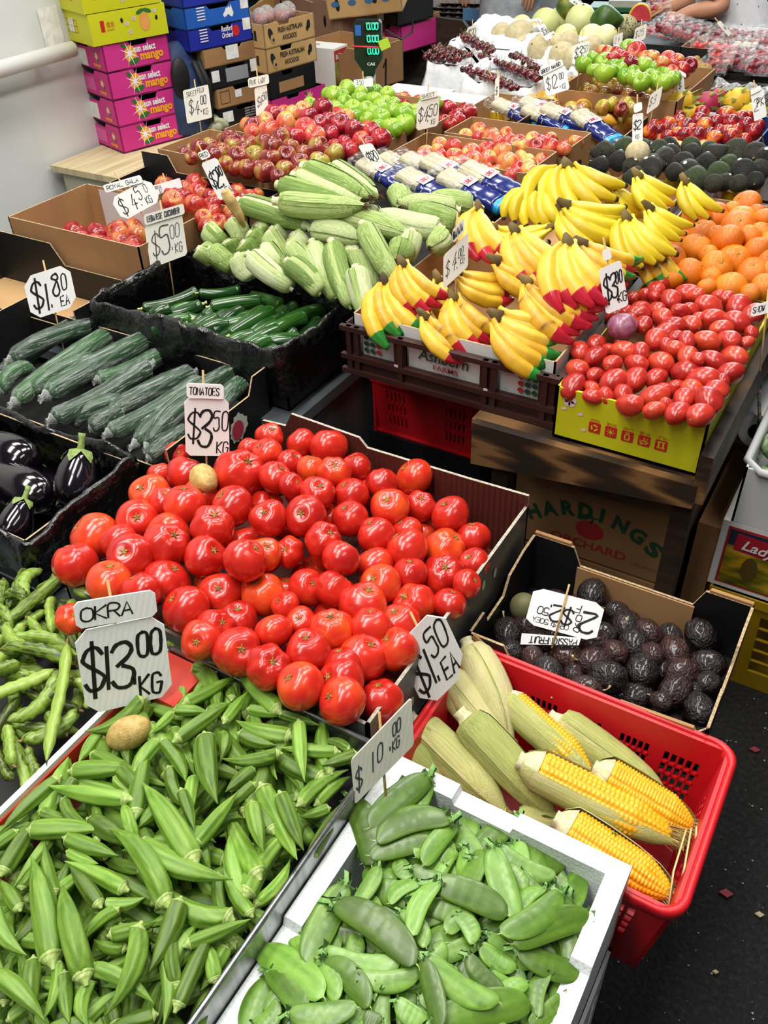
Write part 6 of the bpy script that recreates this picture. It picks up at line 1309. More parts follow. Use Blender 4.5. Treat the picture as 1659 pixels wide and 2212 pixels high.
pile(AP_MIX + apple_protos('apple', M_two('apple_yellow_skin', 'b0a82c', 'bb8a3a', 'a04a2c', thr=.5, soft=.2)), zc([(205, 585, 58), (140, 640, 50), (300, 630, 52), (225, 680, 44), (270, 715, 58), (380, 725, 57), (455, 605, 53), (430, 670, 47), (500, 700, 60), (130, 690, 60), (560, 735, 50), (585, 690, 50), (650, 680, 47), (640, 750, 56), (700, 700, 52), (440, 795, 47), (550, 790, 42), (590, 830, 50), (705, 780, 50), (370, 820, 38), (510, 835, 38), (765, 710, 42), (350, 660, 42), (420, 640, 40), (620, 660, 40)], *Z4), S10, .9, 'apple', 'russet yellow apple', 'below the bright green apples', 'apple', 'russet apples at the back right', (.026, .042), cap=.05, orient='up', fill=(-1.3, -1.0, 3.15, 3.35, 8, .05))
# mangoes
MG = zc([(60, 790, 180, 790), (190, 810, 260, 900), (270, 840, 330, 810), (90, 820, 180, 930), (410, 850, 500, 850), (290, 920, 470, 950), (580, 890, 500, 980), (420, 905, 480, 915), (-20, 810, 10, 840), (330, 810, 350, 850), (200, 950, 280, 960)], *Z4, False)
MG += zc([(930, 715, 1095, 755), (1190, 740, 1140, 800), (940, 790, 1000, 800), (1330, 690, 1280, 740)], .3014, 840, 0, False)
S11 = heap(-1.6, -.8, 2.95, 3.4, .83, .05)
t = carton('mango_box', 'open low box of yellow mangoes behind the noodle packs', 'box', -1.42, -.93, 2.93, 3.09, .76, .08, mats=c3)
ms = []
for i, d in enumerate(MG):
    a, c = on_surf(d[0], d[1], S11, .85), on_surf(d[2], d[3], S11, .85); m = Vector((a + c) / 2); v = Vector(c - a); L = min(.115, max(v.length, .075))
    ms.append(put(MANGO[0], 'mango', m, aim(v, (0, -1, .6)), (L * .42, L * .42, L * .46)))
name_all(ms, 'yellow mango', 'behind the noodle packs', 'mango', 'mangoes behind the noodle packs', ((1305, 258, 'biggest and greenish, frontmost'), (1145, 222, 'orange, at the left beneath the $12.00 sign')))
put(blob_proto('passionfruit_purple', m_pass, (1, 1, 1.05)), 'passionfruit', on_surf(1212, 220, S11, .87), None, .03, None, 'lone dull purple fruit holding the $12.00 sign', 'passionfruit')
put(MANGO[0], 'mango', Vector(on_surf(1180, 217, S11, .87)), aim((1, .3, .1)), (.045, .04, .05), None, 'green unripe mango behind the dull purple fruit', 'mango')
# avocados
AV = zc([(385, 1160, 80), (550, 1130, 76), (350, 1270, 62), (500, 1230, 72), (590, 1280, 62), (740, 1290, 84), (760, 1255, 70), (850, 1215, 80), (810, 1140, 66), (900, 1180, 70), (1000, 1250, 76), (1040, 1300, 80), (1100, 1370, 92), (1180, 1250, 72), (1280, 1330, 86), (1240, 1180, 76), (1410, 1150, 88), (1350, 1260, 72), (1470, 1310, 84), (1560, 1180, 84), (1600, 1300, 72), (630, 1360, 74), (1430, 1410, 60), (1320, 1400, 60), (1650, 1200, 70), (1560, 1390, 60), (700, 1200, 50), (930, 1320, 60), (1240, 1410, 60)], *Z4)
S12 = heap(-1.0, -.3, 2.6, 3.35, .87, .07)
t = carton('avocado_box', 'yellow printed box of dark avocados behind the bananas', 'box', -.9, -.44, 2.7, 3.06, .742, .118, mats=[M('yellow_print_card', [(.35, 'b89a0c'), (.65, 'd3b414')], 'noise', .5, 3), m_cardi, m_cut], F_=[(0, .152), (.1, .152), (.16, .112), (.5, .112), (.55, .152), (.62, .152), (.66, .118), (1, .118)])
g = MB(); typed(g, 'BEERBROOK', (-.15, -.1805, .085), (1, 0, 0), (0, 0, 1), .02, width=.14, bold=.02); g.obj('dark_lettering', m_blackp, t)
g = MB(); typed(g, 'AVOCADOES', (-.2, -.1805, .03), (1, 0, 0), (0, 0, 1), .04, width=.3, bold=.02); g.obj('green_lettering', M('print_lime', '4a8a1c'), t)
panel(t, 'paper_label', m_paper, (.13, -.1802, .03), (1, 0, 0), (0, 0, 1), .05, .09)
pile(AVO, AV, S12, .9, 'avocado', 'dark pebbly avocado', 'in the yellow box', 'avocado', 'avocados in the yellow box', (.026, .045), orient='side', cap=.05, fill=(-.85, -.5, 2.75, 3.0, 12, .05), marks=((1590, 318, 'standing upright, tallest, with a white sticker'), (1505, 378, 'long, lying frontmost in the middle'), (1297, 350, 'greenest, at the front left of the avocado box')))
put(blob_proto('rockmelon_small', m_rock, (1, 1, 1)), 'choko', on_surf(1377, 331, lambda x, y: S12(x, y) + .01, .9), None, .037, None, 'pale round fruit holding the tall price sign among the avocados', 'fruit')
# nectarines, peaches, dragon fruit
t = carton('nectarine_tray', 'blue edged tray of dark red nectarines behind the avocados', 'tray', -.9, -.52, 3.28, 3.62, .73, .1, mats=[M('blue_card', '1c4a9a'), M('blue_card', '1c4a9a'), M('blue_card', '1c4a9a')])
S13 = heap(-1.0, -.4, 3.2, 3.7, .84, .06)
pile(NECT, zc([(875, 965, 60), (960, 930, 47), (740, 1010, 50), (770, 960, 42), (1020, 970, 56), (1120, 930, 56), (1165, 965, 56), (1250, 940, 52), (1330, 890, 66), (1375, 940, 54), (1450, 910, 52), (1490, 960, 52), (1550, 1010, 52), (1410, 1010, 47), (1340, 1020, 52), (1110, 1040, 52), (1200, 1030, 47), (1240, 1065, 52), (1280, 1010, 47), (950, 1030, 42), (1010, 1035, 42), (875, 1050, 42), (810, 1000, 42), (1370, 1050, 50), (1480, 1080, 47), (1590, 970, 42), (1060, 1000, 42), (920, 1000, 42), (1500, 900, 40)], *Z4), S13, .88, 'nectarine', 'dark red nectarine', 'in the blue edged tray', 'nectarine', 'nectarines in the blue tray', (.024, .042), cap=.05, fill=(-.85, -.55, 3.3, 3.55, 8, .05), marks=((1580, 260, 'half yellow, among the darker ones near the top'), (1567, 246, 'darkest and topmost, under the dragon fruit')))
t = carton('peach_tray', 'low open tray of pink peaches between nectarines and avocados', 'tray', -.92, -.5, 3.08, 3.26, .725, .08, mats=[m_card, m_cardi, m_cut])
S14 = heap(-1.0, -.4, 3.0, 3.35, .80, .04)
pile(PEACH, zc([(715, 1085, 47), (770, 1040, 66), (830, 1090, 58), (905, 1110, 50), (940, 1090, 47), (1000, 1075, 47), (1040, 1130, 47), (1100, 1120, 47), (1150, 1130, 47), (1070, 1170, 42), (1250, 1095, 50), (1010, 1160, 45), (720, 1140, 36), (600, 1060, 42), (1120, 1180, 36), (1340, 1105, 42), (960, 1140, 40), (860, 1130, 40), (1200, 1150, 40), (1580, 1100, 40)], *Z4), S14, .84, 'peach', 'pink peach', 'below the nectarines', 'peach', 'peaches below the nectarines', (.024, .04), cap=.04, marks=((1399, 300, 'yellowest, beside the tall price sign'),))
def dragon(px, py, z, r, mat, lb):
    t = put(blob_proto('dragon_fruit', mat, (.85, .85, 1.05), amp=.05), 'dragon_fruit', at(px, py, z), aim((.8, .2, .3)), r, None, lb, 'dragon fruit'); b = MB()
    for i in range(16):
        th, ph = .5 + (i // 5) * .7, i * 1.256 + (i // 5) * .6; n = Vector((sin(th) * cos(ph), sin(th) * sin(ph), cos(th) * 1.15)); p = n * .85; e = n * 1.12 + Vector((0, 0, .5)); s = n.cross(Vector((0, 0, 1))).normalized() * .2; b.add([p - s, p + s, e], [(0, 1, 2)], 0); b.add([p - s * .6 + n * .04, e, p + s * .6 + n * .04], [(0, 1, 2)], 0)
    b.obj('scale_leaves', M('dragon_leaf', [(.3, '6f7a2c'), (.7, 'a9a84a')], 'noise', .6, 3), t)
m_dry, m_drp = M('dragon_yellow', [(.3, 'd0a01c'), (.7, 'e6c23a')], 'noise', .5, 2), M('dragon_pink', [(.3, '8c1640'), (.7, 'b82a54')], 'noise', .5, 2)
for a in ((1467, 224, .86, .055, m_dry, 'yellow dragon fruit left of the pink ones, with green scales'), (1592, 218, .86, .052, m_dry, 'yellow dragon fruit right of the pink ones'), (1525, 225, .85, .05, m_drp, 'pink dragon fruit between the two yellow ones'), (1545, 215, .84, .045, m_drp, 'pink dragon fruit half hidden behind the other pink one'), (1440, 245, .83, .04, m_dry, 'pale yellow dragon fruit low at the left'), (1485, 247, .83, .04, m_dry, 'yellow dragon fruit low, in front of the left one'), (1625, 245, .84, .045, m_dry, 'yellow dragon fruit beside the packs sign at right')): dragon(*a)
closed_box('fruit_stand', 'dark riser under the dragon fruit', 'box', (-.48, 3.79, .72), .22, .3, .09, m_black)
# noodle packs
m_pk = M('noodle_white', [(.3, 'a89f80'), (.6, 'c9c0a2'), (.8, 'd8d0b6')], 'noise', .5, 3, stretch=(1, 24, 24), bump=.6, bscale=10)
m_blue, m_cy, m_pred = M('pack_blue', '14226a', rough=.2, coat=.5), M('pack_cyan', '1c9ad0', rough=.2, coat=.5), M('pack_red', 'b01a34', rough=.3)
m_clear = M_film('clear_pack', 'f4f6f8', .9, .08, .9, 40)
def pack(px, py, z, lb, rz=-.1, s=1, group='noodle packs', tilt=.25):
    t = thing('noodle_pack', lb, 'noodle pack', at(px, py, z), rz, group); t.rotation_euler = (tilt * .3, tilt, rz); t.scale = (s,) * 3
    def sl(x0, x1, k, mat, nm, prs=1):
        b = MB(); n = 8; b.sweep([(x0 + (x1 - x0) * i / n, .0, .019) for i in range(n + 1)], [(.019 * k * (1 + .08 * sin(i * 2.3)), .042 * k * (1 + .05 * cos(i * 1.7))) for i in range(n + 1)], 14, sec=lambda ph, t: 1 / (abs(cos(ph)) ** 4 + abs(sin(ph)) ** 4) ** .25 * .94); noisy(b, .002, 40); return b.obj(nm, mat, t)
    sl(-.1, -.0, .93, m_pk, 'noodles'); sl(-.02, .085, .97, m_blue, 'blue_wrap'); sl(.083, .1, .96, m_cy, 'cyan_band'); sl(-.13, -.02, 1.0, m_clear, 'clear_wrap'); sl(.099, .125, .75, m_clear, 'clear_end')
    b = MB(); b.prism([(-.035, -.024, .0375), (-.004, -.026, .0385), (-.004, .026, .0385), (-.035, .026, .0375)], (0, 0, .001)); l = b.obj('label', m_white, t)
    g = MB(); strokes(g, 'Unki', (-.014, -.02, .0398), (0, 1, 0), (-1, 0, 0), .013, width=.6, pen=.22); g.obj('red_lettering', m_pred, l)
for a in ((835, 392, .9, 'noodle pack, leftmost, its blue end beside the green corn', -.15, .95), (925, 378, .9, 'noodle pack behind the front ones, second from left at the back', -.1, .9), (978, 388, .905, 'noodle pack with red lettering against the middle apple box', -.1, 1), (925, 420, .885, 'noodle pack in front, nearest the corn tips', -.15, 1), (1020, 425, .885, 'noodle pack with a big clear end, front right', -.1, 1.05), (1065, 408, .895, 'noodle pack rightmost beside the stubby bananas', -.1, 1.05), (870, 372, .9, 'noodle pack at the rear left beneath the $1.80 sign', -.2, .8)): pack(*a[:3], a[3], a[4], a[5], 'noodle packs beside the corn')
for a in ((1115, 255, .86, 'noodle pack, leftmost of the rear packs beside the yellow box', -.1, .95), (1175, 250, .87, 'noodle pack topmost of the rear packs, under the mangoes', -.1, .95), (1180, 268, .86, 'noodle pack with red lettering in the middle of the rear packs', -.15, .95), (1225, 268, .865, 'noodle pack right of the middle rear pack', -.1, 1), (1285, 287, .86, 'noodle pack rightmost of the rear packs, by the avocados', -.5, 1)): pack(*a[:3], a[3], a[4], a[5], 'rear noodle packs')
closed_box('pack_riser', 'low dark carton under the noodle packs beside the corn', 'box', (-1.3, 2.27, .786), .56, .2, .06, m_black)
closed_box('pack_riser', 'low dark carton under the rear noodle packs', 'box', (-1.1, 2.96, .77), .4, .1, .06, m_black)
# ------------------------------------------------------------------ cherries in white sacks
def cherry_box(lb, x0, x1, y0, y1, seed, over=.09, rz=0):
    t = carton('cherry_box', lb, 'box', x0, x1, y0, y1, .725, .15, mats=[m_blackcard, m_blackcard, m_cut], rz=rz)
    b = MB(); liner(b, x1 - x0, y1 - y0, .15, .012, over, .016, seed, n=110, inn=.03, flare=.02, zfun=lambda x, y: .035 * max(-.3, y / (y1 - y0) * 2)); b.obj('white_sack', m_wsack, t); return t
t = cherry_box('cherry box with white sack, leftmost, on the black carton by the scale', -2.02, -1.72, 3.72, 4.06, 21)
panel(t, 'paper_label', m_paper, (-.02, -.1705, .03), (1, 0, 0), (0, 0, 1), .09, .07)
cherry_box('cherry box with white sack, rearmost, behind the $20 sign', -2.12, -1.82, 4.15, 4.5, 22)
t = cherry_box('cherry box with white sack, frontmost, with a price card lying in it', -1.73, -1.44, 3.5, 3.72, 23, .12)
cherry_box('cherry box with white sack, widest and fullest, in the middle', -1.71, -1.40, 3.74, 3.95, 24, .05)
cherry_box('cherry box with white sack, right rear beside the rockmelons', -1.73, -1.42, 3.97, 4.2, 25, .05)
cq = []
rnd = random.Random(11)
for (poly, n, z) in ([((915, 125), (945, 96), (1012, 118), (980, 132)), 58, .88], [((990, 80), (1005, 74), (1068, 104), (1050, 114)), 42, .895], [((1000, 150), (1020, 145), (1120, 186), (1098, 194)), 50, .875], [((1035, 120), (1060, 126), (1170, 162), (1150, 172)), 84, .885], [((1098, 118), (1120, 118), (1165, 145), (1155, 150)), 32, .89]):
    P4 = [np.array(p, float) for p in poly]; pc = sum(P4) / 4; P4 = [pc + (p - pc) * 1.08 for p in P4]; got = []
    k = 0
    while len(got) < n and k < 3000:
        k += 1; u, v = rnd.random(), rnd.random(); p = (P4[0] * (1 - u) + P4[1] * u) * (1 - v) + (P4[3] * (1 - u) + P4[2] * u) * v; c = at(p[0], p[1], z + .012 * rnd.random() + .018 * (1 - (2 * u - 1) ** 2))
        if all(np.linalg.norm(c - q) > .0175 for q in got): got.append(c)
    objs = [put(CHERRY[0], 'cherry', c, aim((rnd.gauss(0, 1), rnd.gauss(0, 1), .4)), .0125) for c in got]
    cq.append(objs)
for objs, wh in zip(cq, ('in the leftmost white sack', 'in the rearmost white sack', 'in the frontmost white sack', 'in the widest white sack', 'in the right rear white sack')): name_all(objs, 'dark red cherry', wh, 'cherry', 'cherries ' + wh)
put(blob_proto('rock_small', m_rock, (1, 1, 1)), 'rockmelon', at(1037, 165, .85), None, .04, None, 'small melon at the front of the frontmost cherry sack', 'melon')
# cartons around the cherries
t = closed_box('lidded_carton', 'yellow sided carton with a white top, in front of the cherries', 'box', (-1.63, 3.36, .725), .34, .2, .11, M('yellow_print_card', 'd3b414')); panel(t, 'white_lid', m_white, (-.17, -.1, .11), (1, 0, 0), (0, 1, 0), .34, .2); g = MB(); disc(g, (.1705, .06, .055), (0, 1, 0), (0, 0, 1), .025, .025); g.obj('green_print', M('print_lime', '4a8a1c'), t)
g = MB(); typed(g, 'AVOCADOES', (.1705, -.09, .03), (0, 1, 0), (0, 0, 1), .04, width=.12, bold=.03); g.obj('side_lettering', M('print_lime', '4a8a1c'), t)
closed_box('lidded_carton', 'white topped carton under the frontmost sign by the scale', 'box', (-1.93, 3.42, .725), .28, .24, .1, m_white)
# melons
ML = zc([(810, 250, 70, 0), (940, 265, 95, 0), (1035, 240, 70, 0), (950, 190, 66, 1), (1120, 175, 88, 1), (1220, 160, 84, 1), (1375, 155, 95, 1), (1265, 265, 72, 1), (1455, 270, 78, 1), (1550, 270, 74, 1), (1080, 360, 78, 0), (1240, 400, 82, 0), (1200, 335, 78, 0), (1110, 315, 60, 0), (950, 340, 50, 0), (1455, 340, 60, 0), (1290, 310, 60, 0), (1330, 420, 60, 0)], .3014, 840, 0)
kinds = [0, 0, 0, 1, 1, 1, 1, 1, 1, 1, 0, 0, 0, 0, 0, 0, 0, 0]
S15 = heap(-1.75, -1.0, 3.5, 4.9, .86, .08, 2, 0, .06)
melon_lb = ['rockmelon at the left end of the melon heap', 'large netted rockmelon, front left of the heap', 'rockmelon tucked behind the large one at left', 'yellow honeydew just behind the large rockmelon', 'honeydew behind the small tilted price tag', 'honeydew with brown blemishes, top of the heap', 'roundest honeydew, highest at the right', 'yellow honeydew low under the top three', 'pale honeydew left of a pair at the right', 'pale honeydew rightmost of the heap', 'rockmelon with a green top, front row', 'rockmelon lowest in the front row by the $3.50 sign', 'rockmelon behind the lowest one', 'rockmelon small, in the gap beneath the tilted tag', 'rockmelon peeping over the white sack', 'rockmelon under the pale pair by the $3.50 sign', 'rockmelon half hidden by the lowest honeydew', 'rockmelon at the foot of the $3.50 sign']
Cm = []; Rm = []
for (px, py, r) in ML:
    p = on_surf(px, py, S15, .9); Cm.append(p); Rm.append(min(.085, max(.05, r * np.linalg.norm(p - CAM) / F)))
Cm = np.array(Cm); Rm = np.array(Rm); Cm = Cm + relax(Cm[:, None, :], Rm, np.array([d[1] for d in ML]), 60, .9, .12)
for c, r, k, lb in zip(Cm, Rm, kinds, melon_lb): put((HONEY if k else ROCK)[0], 'melon', c, aim((rnd.gauss(0, 1), rnd.gauss(0, 1), 1)), r, None, lb, 'melon')
for (px, py, d, z, r, lb) in ((1225, 14, (1, -.2, .1), .95, .06, 'yellow green papaya lying behind the honeydews, leftmost'), (1305, 42, (1, .3, 0), .95, .065, 'dark green papaya right of the highest honeydew')):
    put((PAPAYA[0][0] if 'yellow' in lb else pear('papaya', M('papaya_green', [(.3, '27451a'), (.7, '4a6a22')], 'noise', .4, 1.5), .6, 1.4)[0][0], PAPAYA[0][1]), 'papaya', at(px, py, z), aim(d), r, None, lb, 'papaya')
closed_box('melon_riser', 'dark carton riser under the melon heap', 'box', (-1.5, 4.5, .72), .4, .46, .09, m_black)
# watermelon wedges
m_wm, m_rind = M('watermelon_flesh', [(.3, 'b8303c'), (.7, 'd85058')], 'noise', .3, 8), M('watermelon_rind', [(.4, '2c4a1c'), (.6, 'c9d0a0')], 'wave', .4, 3, dist=4)
for (px, py, z, s, rz, lb) in ((1385, 45, .93, .04, .3, 'wrapped watermelon wedge standing behind the signs'),):
    t = thing('watermelon_wedge', lb, 'watermelon', at(px, py, z), rz); b = MB(); n = 12; A = [(-s, 0, 0)] + [(s * 1.2 * cos(a) - s * .2, 0, s * 1.6 * sin(a)) for a in [i * pi / n for i in range(n + 1)]]
    b.prism(A[1:], (0, s * .9, 0)); b.obj('flesh', m_wm, t); b = MB(); b.sweep([Vector(a) * 1.04 + Vector((0, s * .45, 0)) for a in A[1:]], [(.006, s * .45)] * (n + 1), 8, up=(0, 0, 1)); b.obj('rind', M('yellow_rind', 'd6a83a', rough=.4), t)
closed_box('cut_fruit_riser', 'dark carton riser under the cut watermelon', 'box', (-1.15, 4.6, .72), .5, .26, .14, m_black)
put(PAPAYA[0], 'pineapple_melon', at(1345, 62, .9), aim((1, .1, .2)), .06, None, 'mottled melon with pale netting behind the green apples', 'melon').data = blob_proto('netted_melon', M('netted_melon', [(.35, '7a8a3a'), (.5, 'd0cba0'), (.7, '6a5a3a')], 'voronoi', .6, 7), (1, 1, 1.2))[0]
# kiwifruit in a clear sack
Kw = zc([(1100, 460, 32), (1110, 500, 42), (1180, 520, 38), (1120, 570, 46), (1170, 565, 38), (1090, 540, 36), (1140, 520, 40), (1150, 545, 36)], .2767, 1200, 0)
S16 = lambda x, y: .86
pile(KIWI, Kw, S16, .86, 'kiwifruit', 'brown kiwifruit', 'in the clear sack', 'kiwifruit', 'kiwifruit in the clear sack', (.022, .032), orient='side', cap=.05)
t = carton('kiwi_box', 'black tray with a clear plastic sack of kiwifruit right of the green apples', 'box', -.82, -.62, 3.55, 3.95, .725, .1, mats=[m_blackcard, m_blackcard, m_cut]); b = MB(); liner(b, .2, .4, .1, .03, .1, .02, 41, n=90, inn=.06, flare=.02); b.obj('clear_sack', M_film('clear_sack', 'eef1f2', .45, .12, .9, 50), t)
# ------------------------------------------------------------------ berry punnets
m_pun = M_film('punnet_clear', 'f6f8fa', .9, .06, .5, 30)
m_berry = M('berry_red', [(.3, '6e0a1c'), (.7, 'b01830')], 'noiserand', .3, 2, bump=.7, bscale=6)
m_ctom = M('cherry_tomato_red', [(.3, 'a81010'), (.7, 'd8281c')], 'noiserand', .15, 2, coat=.4)
def punnet(px, py, z, lb, berry, rz=0, tilt=0, group='berry punnets', w=.115, d=.095, h=.055, n=14):
    t = thing('punnet', lb, 'punnet', at(px, py, z), rz, group); t.rotation_euler = (tilt, 0, rz); rn = random.Random(px)
    b = MB()
    for (s, zz) in ((.86, 0), (1, h)):
        pass
    lo, hi = .86, 1
    V = [(sx * w / 2 * k, sy * d / 2 * k, zz) for k, zz in ((lo, 0), (hi, h), (1.06, h), (1.06, h + .004), (.9, h + .014)) for sx, sy in ((-1, -1), (1, -1), (1, 1), (-1, 1))]
    b.add(V, [(0, 3, 2, 1)] + [(4 * k + i, 4 * k + (i + 1) % 4, 4 * k + 4 + (i + 1) % 4, 4 * k + 4 + i) for k in range(4) for i in range(4)] + [(16, 17, 18, 19)]); b.obj('clear_box', m_pun, t)
    for i in range(n):
        o = MB(); r = .0135; o.ball((0, 0, 0), (r, r, r * 1.1), 8, 6); x, y = ((i % 4) - 1.5) * .024, ((i // 4 % 3) - 1) * .026; q = o.obj('berry', berry, t); q.location = (x + rn.uniform(-.004, .004), y + rn.uniform(-.004, .004), .016 + .02 * (i // 8)); q.rotation_euler = (rn.uniform(0, 3), rn.uniform(0, 3), 0)
pz = .83
PN = []
for r_ in range(3):
    for c_ in range(4): PN.append((1390 + c_ * 30 + r_ * 34 - 4 * r_, 88 + r_ * 13 + c_ * 8 - r_ * 2, pz, m_berry, -.1, 0))
PN = [(1418, 92, .82, m_ctom, -.2, .1), (1440, 98, .82, m_ctom, -.2, .1), (1463, 104, .82, m_ctom, -.2, .1), (1402, 82, .82, m_ctom, -.2, .1), (1480, 110, .82, m_ctom, -.2, .1), (1445, 68, .90, m_berry, -.5, .35), (1465, 75, .89, m_berry, -.5, .35), (1486, 82, .88, m_berry, -.5, .35), (1505, 86, .87, m_berry, -.5, .35), (1522, 92, .86, m_berry, -.5, .3),
      (1520, 118, .84, m_ctom, 0, 0), (1558, 88, .87, m_berry, 0, 0), (1555, 102, .85, m_berry, 0, 0), (1592, 92, .87, m_berry, 0, 0), (1590, 106, .85, m_berry, 0, 0), (1626, 96, .87, m_berry, 0, 0), (1655, 94, .87, m_berry, 0, 0), (1560, 140, .85, m_ctom, 0, 0), (1562, 125, .87, m_ctom, 0, 0), (1606, 120, .86, m_pun, 0, 0), (1640, 112, .86, m_berry, 0, 0), (1598, 150, .83, m_berry, 0, 0), (1640, 160, .83, m_berry, 0, 0), (1650, 140, .85, m_berry, 0, 0), (1545, 158, .82, m_berry, 0, 0), (1600, 135, .85, m_berry, 0, 0)]
pl = ['at the left end of the flat row', 'second from left in the flat row', 'third from left in the flat row', 'rear left in the flat row by the watermelon', 'at the right end of the flat row', 'tilted, topmost left below the hands', 'tilted, second below the hands', 'tilted, third below the hands', 'tilted, fourth below the hands, near the blouse', 'tilted, last, at the foot of the slanted row', 'of cherry tomatoes right of the flat row', 'in the back row left, upper of two', 'in the back row left, lower of two', 'in the back row middle, upper of two', 'in the back row middle, lower of two', 'in the back row with greens inside', 'at the right edge in the back row', 'of cherry tomatoes, lower of the stacked two', 'of cherry tomatoes, upper of the stacked two', 'filled with pale food and a printed lid', 'behind the pale lidded one', 'of raspberries at the front, left of two', 'of raspberries at the front, right of two', 'of raspberries at the right edge, second row', 'of berries low beside the black box label', 'between the pale lidded one and the raspberries']
for a, lb in zip(PN, pl): punnet(a[0], a[1], a[2], 'clear punnet ' + lb, a[3] if a[3] is not m_pun else M('pale_food', [(.3, 'b8b49a'), (.7, 'e0dcc8')], 'noise', .6, 30), a[4], a[5])
t = closed_box('berry_box', 'black berry carton with a pink label under the raspberry punnets', 'box', (-.68, 4.05, .72), .34, .3, .085, m_blackcard); panel(t, 'pink_label', M('pink_label', 'c07a9a', rough=.6), (-.17, -.1502, .005), (1, 0, 0), (0, 0, 1), .13, .04)
for x in (.0, .09): panel(t, 'brown_patch', m_card, (x, -.1502, .01), (1, 0, 0), (0, 0, 1), .03, .06)
g = MB(); typed(g, 'Raspberries', (-.15, -.151, .06), (1, 0, 0), (0, 0, 1), .014, width=.08); g.obj('lettering', m_paper, t)
closed_box('berry_box', 'black carton under the back rows of punnets', 'box', (-.8, 4.45, .72), .6, .4, .1, m_blackcard)
closed_box('berry_box', 'black carton under the flat row of cherry tomato punnets', 'box', (-1.16, 4.3, .72), .26, .3, .08, m_blackcard)
t = carton('berry_box', 'tilted black carton under the slanted punnets below the hands', 'box', -1.08, -.85, 4.3, 4.55, .825, .07, mats=[m_blackcard, m_cardi, m_cut])
# ------------------------------------------------------------------ boxes along the wall and behind
m_pink = M('pink_print_card', [(.35, 'c0247a'), (.65, 'd63a8e')], 'noise', .55, 2)
m_org, m_lgreen, m_wprint = M('print_orange', 'eca41c', rough=.6), M('print_leaf', '2c6a24', rough=.6), M('print_white2', 'ece8ea', rough=.6)
def mango_print(par, o, r, u, s):
    o, r, u = Vector(o), Vector(r).normalized(), Vector(u).normalized()
    g = MB(); disc(g, o + r * .0 * s, r, u, .3 * s, .36 * s, lift=.0008); a = g.obj('printed_mango', m_org, par)
    g = MB(); disc(g, o + r * .12 * s - u * .32 * s, (r * .9 + u * .2), (u * .9 - r * .2), .3 * s, .13 * s, lift=.0012); g.obj('printed_leaf', m_lgreen, par); g = MB(); disc(g, o - r * .3 * s + u * .36 * s, (r * .8 - u * .6), (u * .8 + r * .6), .16 * s, .08 * s, lift=.0012); g.obj('printed_leaf', m_lgreen, par)
    g = MB(); disc(g, o - r * .05 * s + u * .02 * s, r, u, .5 * s, .6 * s, lift=.0016, n=16, star=.16); g.obj('printed_star', m_wprint, par)
mc = at(268, 332, .627); mr_ = at(398, 297, .627); ml = at(190, 333, .627)
ex = Vector(mr_ - mc); ang = atan2(ex.y, ex.x); mw = ex.length; md = .36
exn = Vector((cos(ang), sin(ang), 0)); eyn = Vector((-sin(ang), cos(ang), 0)); mh = .105
base = Vector(mc) + exn * mw / 2 + eyn * md / 2
lbs = ('bottom', 'second from the bottom', 'third from the bottom', 'topmost pink')
for k in range(4):
    t = thing('mango_box', f'pink mango box, {lbs[k]} of the stack of four by the wall', 'box', base + Vector((0, 0, k * mh)), ang, 'pink mango boxes by the wall')
    b = MB(); tray(b, mw, md, mh - .002, .006, F_=notch(mh - .002, mh * .78, .42, .66, .03), L_=notch(mh - .002, mh * .8, .35, .6, .04)); b.box((-mw / 2 + .008, -md / 2 + .008, mh * .5), (mw / 2 - .008, md / 2 - .008, mh * .6), 1); b.obj('box_body', [m_pink, m_black, m_pink], t)
    F0 = (-mw / 2, -md / 2, 0); mango_print(t, (-mw * .10, -md / 2, mh * .52), (1, 0, 0), (0, 0, 1), mh * .85)
    g = MB(); typed(g, 'sun select', (-mw * .05, -md / 2, mh * .55), (1, 0, 0), (0, 0, 1), mh * .34, width=mw * .34, bold=.03, lift=.002); g.obj('white_lettering', m_wprint, t)
    g = MB(); typed(g, 'mango', (.01, -md / 2, mh * .25), (1, 0, 0), (0, 0, 1), mh * .42, width=mw * .36, bold=.04, lift=.002); g.obj('orange_lettering', m_org, t)
    for yy in (-.14, .12):
        o_ = (-mw / 2, -yy, mh * .55); mango_print(t, o_, (0, -1, 0), (0, 0, 1), mh * .4)
        g = MB(); typed(g, 'mango', (-mw / 2, -yy + .035, mh * .18), (0, -1, 0), (0, 0, 1), mh * .2, width=.06, bold=.04, lift=.002); g.obj('orange_lettering', m_org, t)
    if k in (1, 3): panel(t, 'paper_label', m_paper, (-mw / 2, .06, mh * .1), (0, -1, 0), (0, 0, 1), .09, mh * .6)
    g = MB();
    b = MB(); w_ = .004; b.box((-mw / 2 - .0012, -.055, mh * .2), (-mw / 2 - .0008, .06, mh * .7)) if k in (0, 2) else b.box((-mw / 2 - .001, .0, mh * .1), (-mw / 2 - .0008, .001, mh * .11)); b.obj('side_frame_print', M('pink_light', 'd85aa0'), t)
zt = base.z + 4 * mh
m_limeb = M('lime_box_card', [(.35, 'bcbd10'), (.65, 'd0d01c')], 'noise', .5, 2)
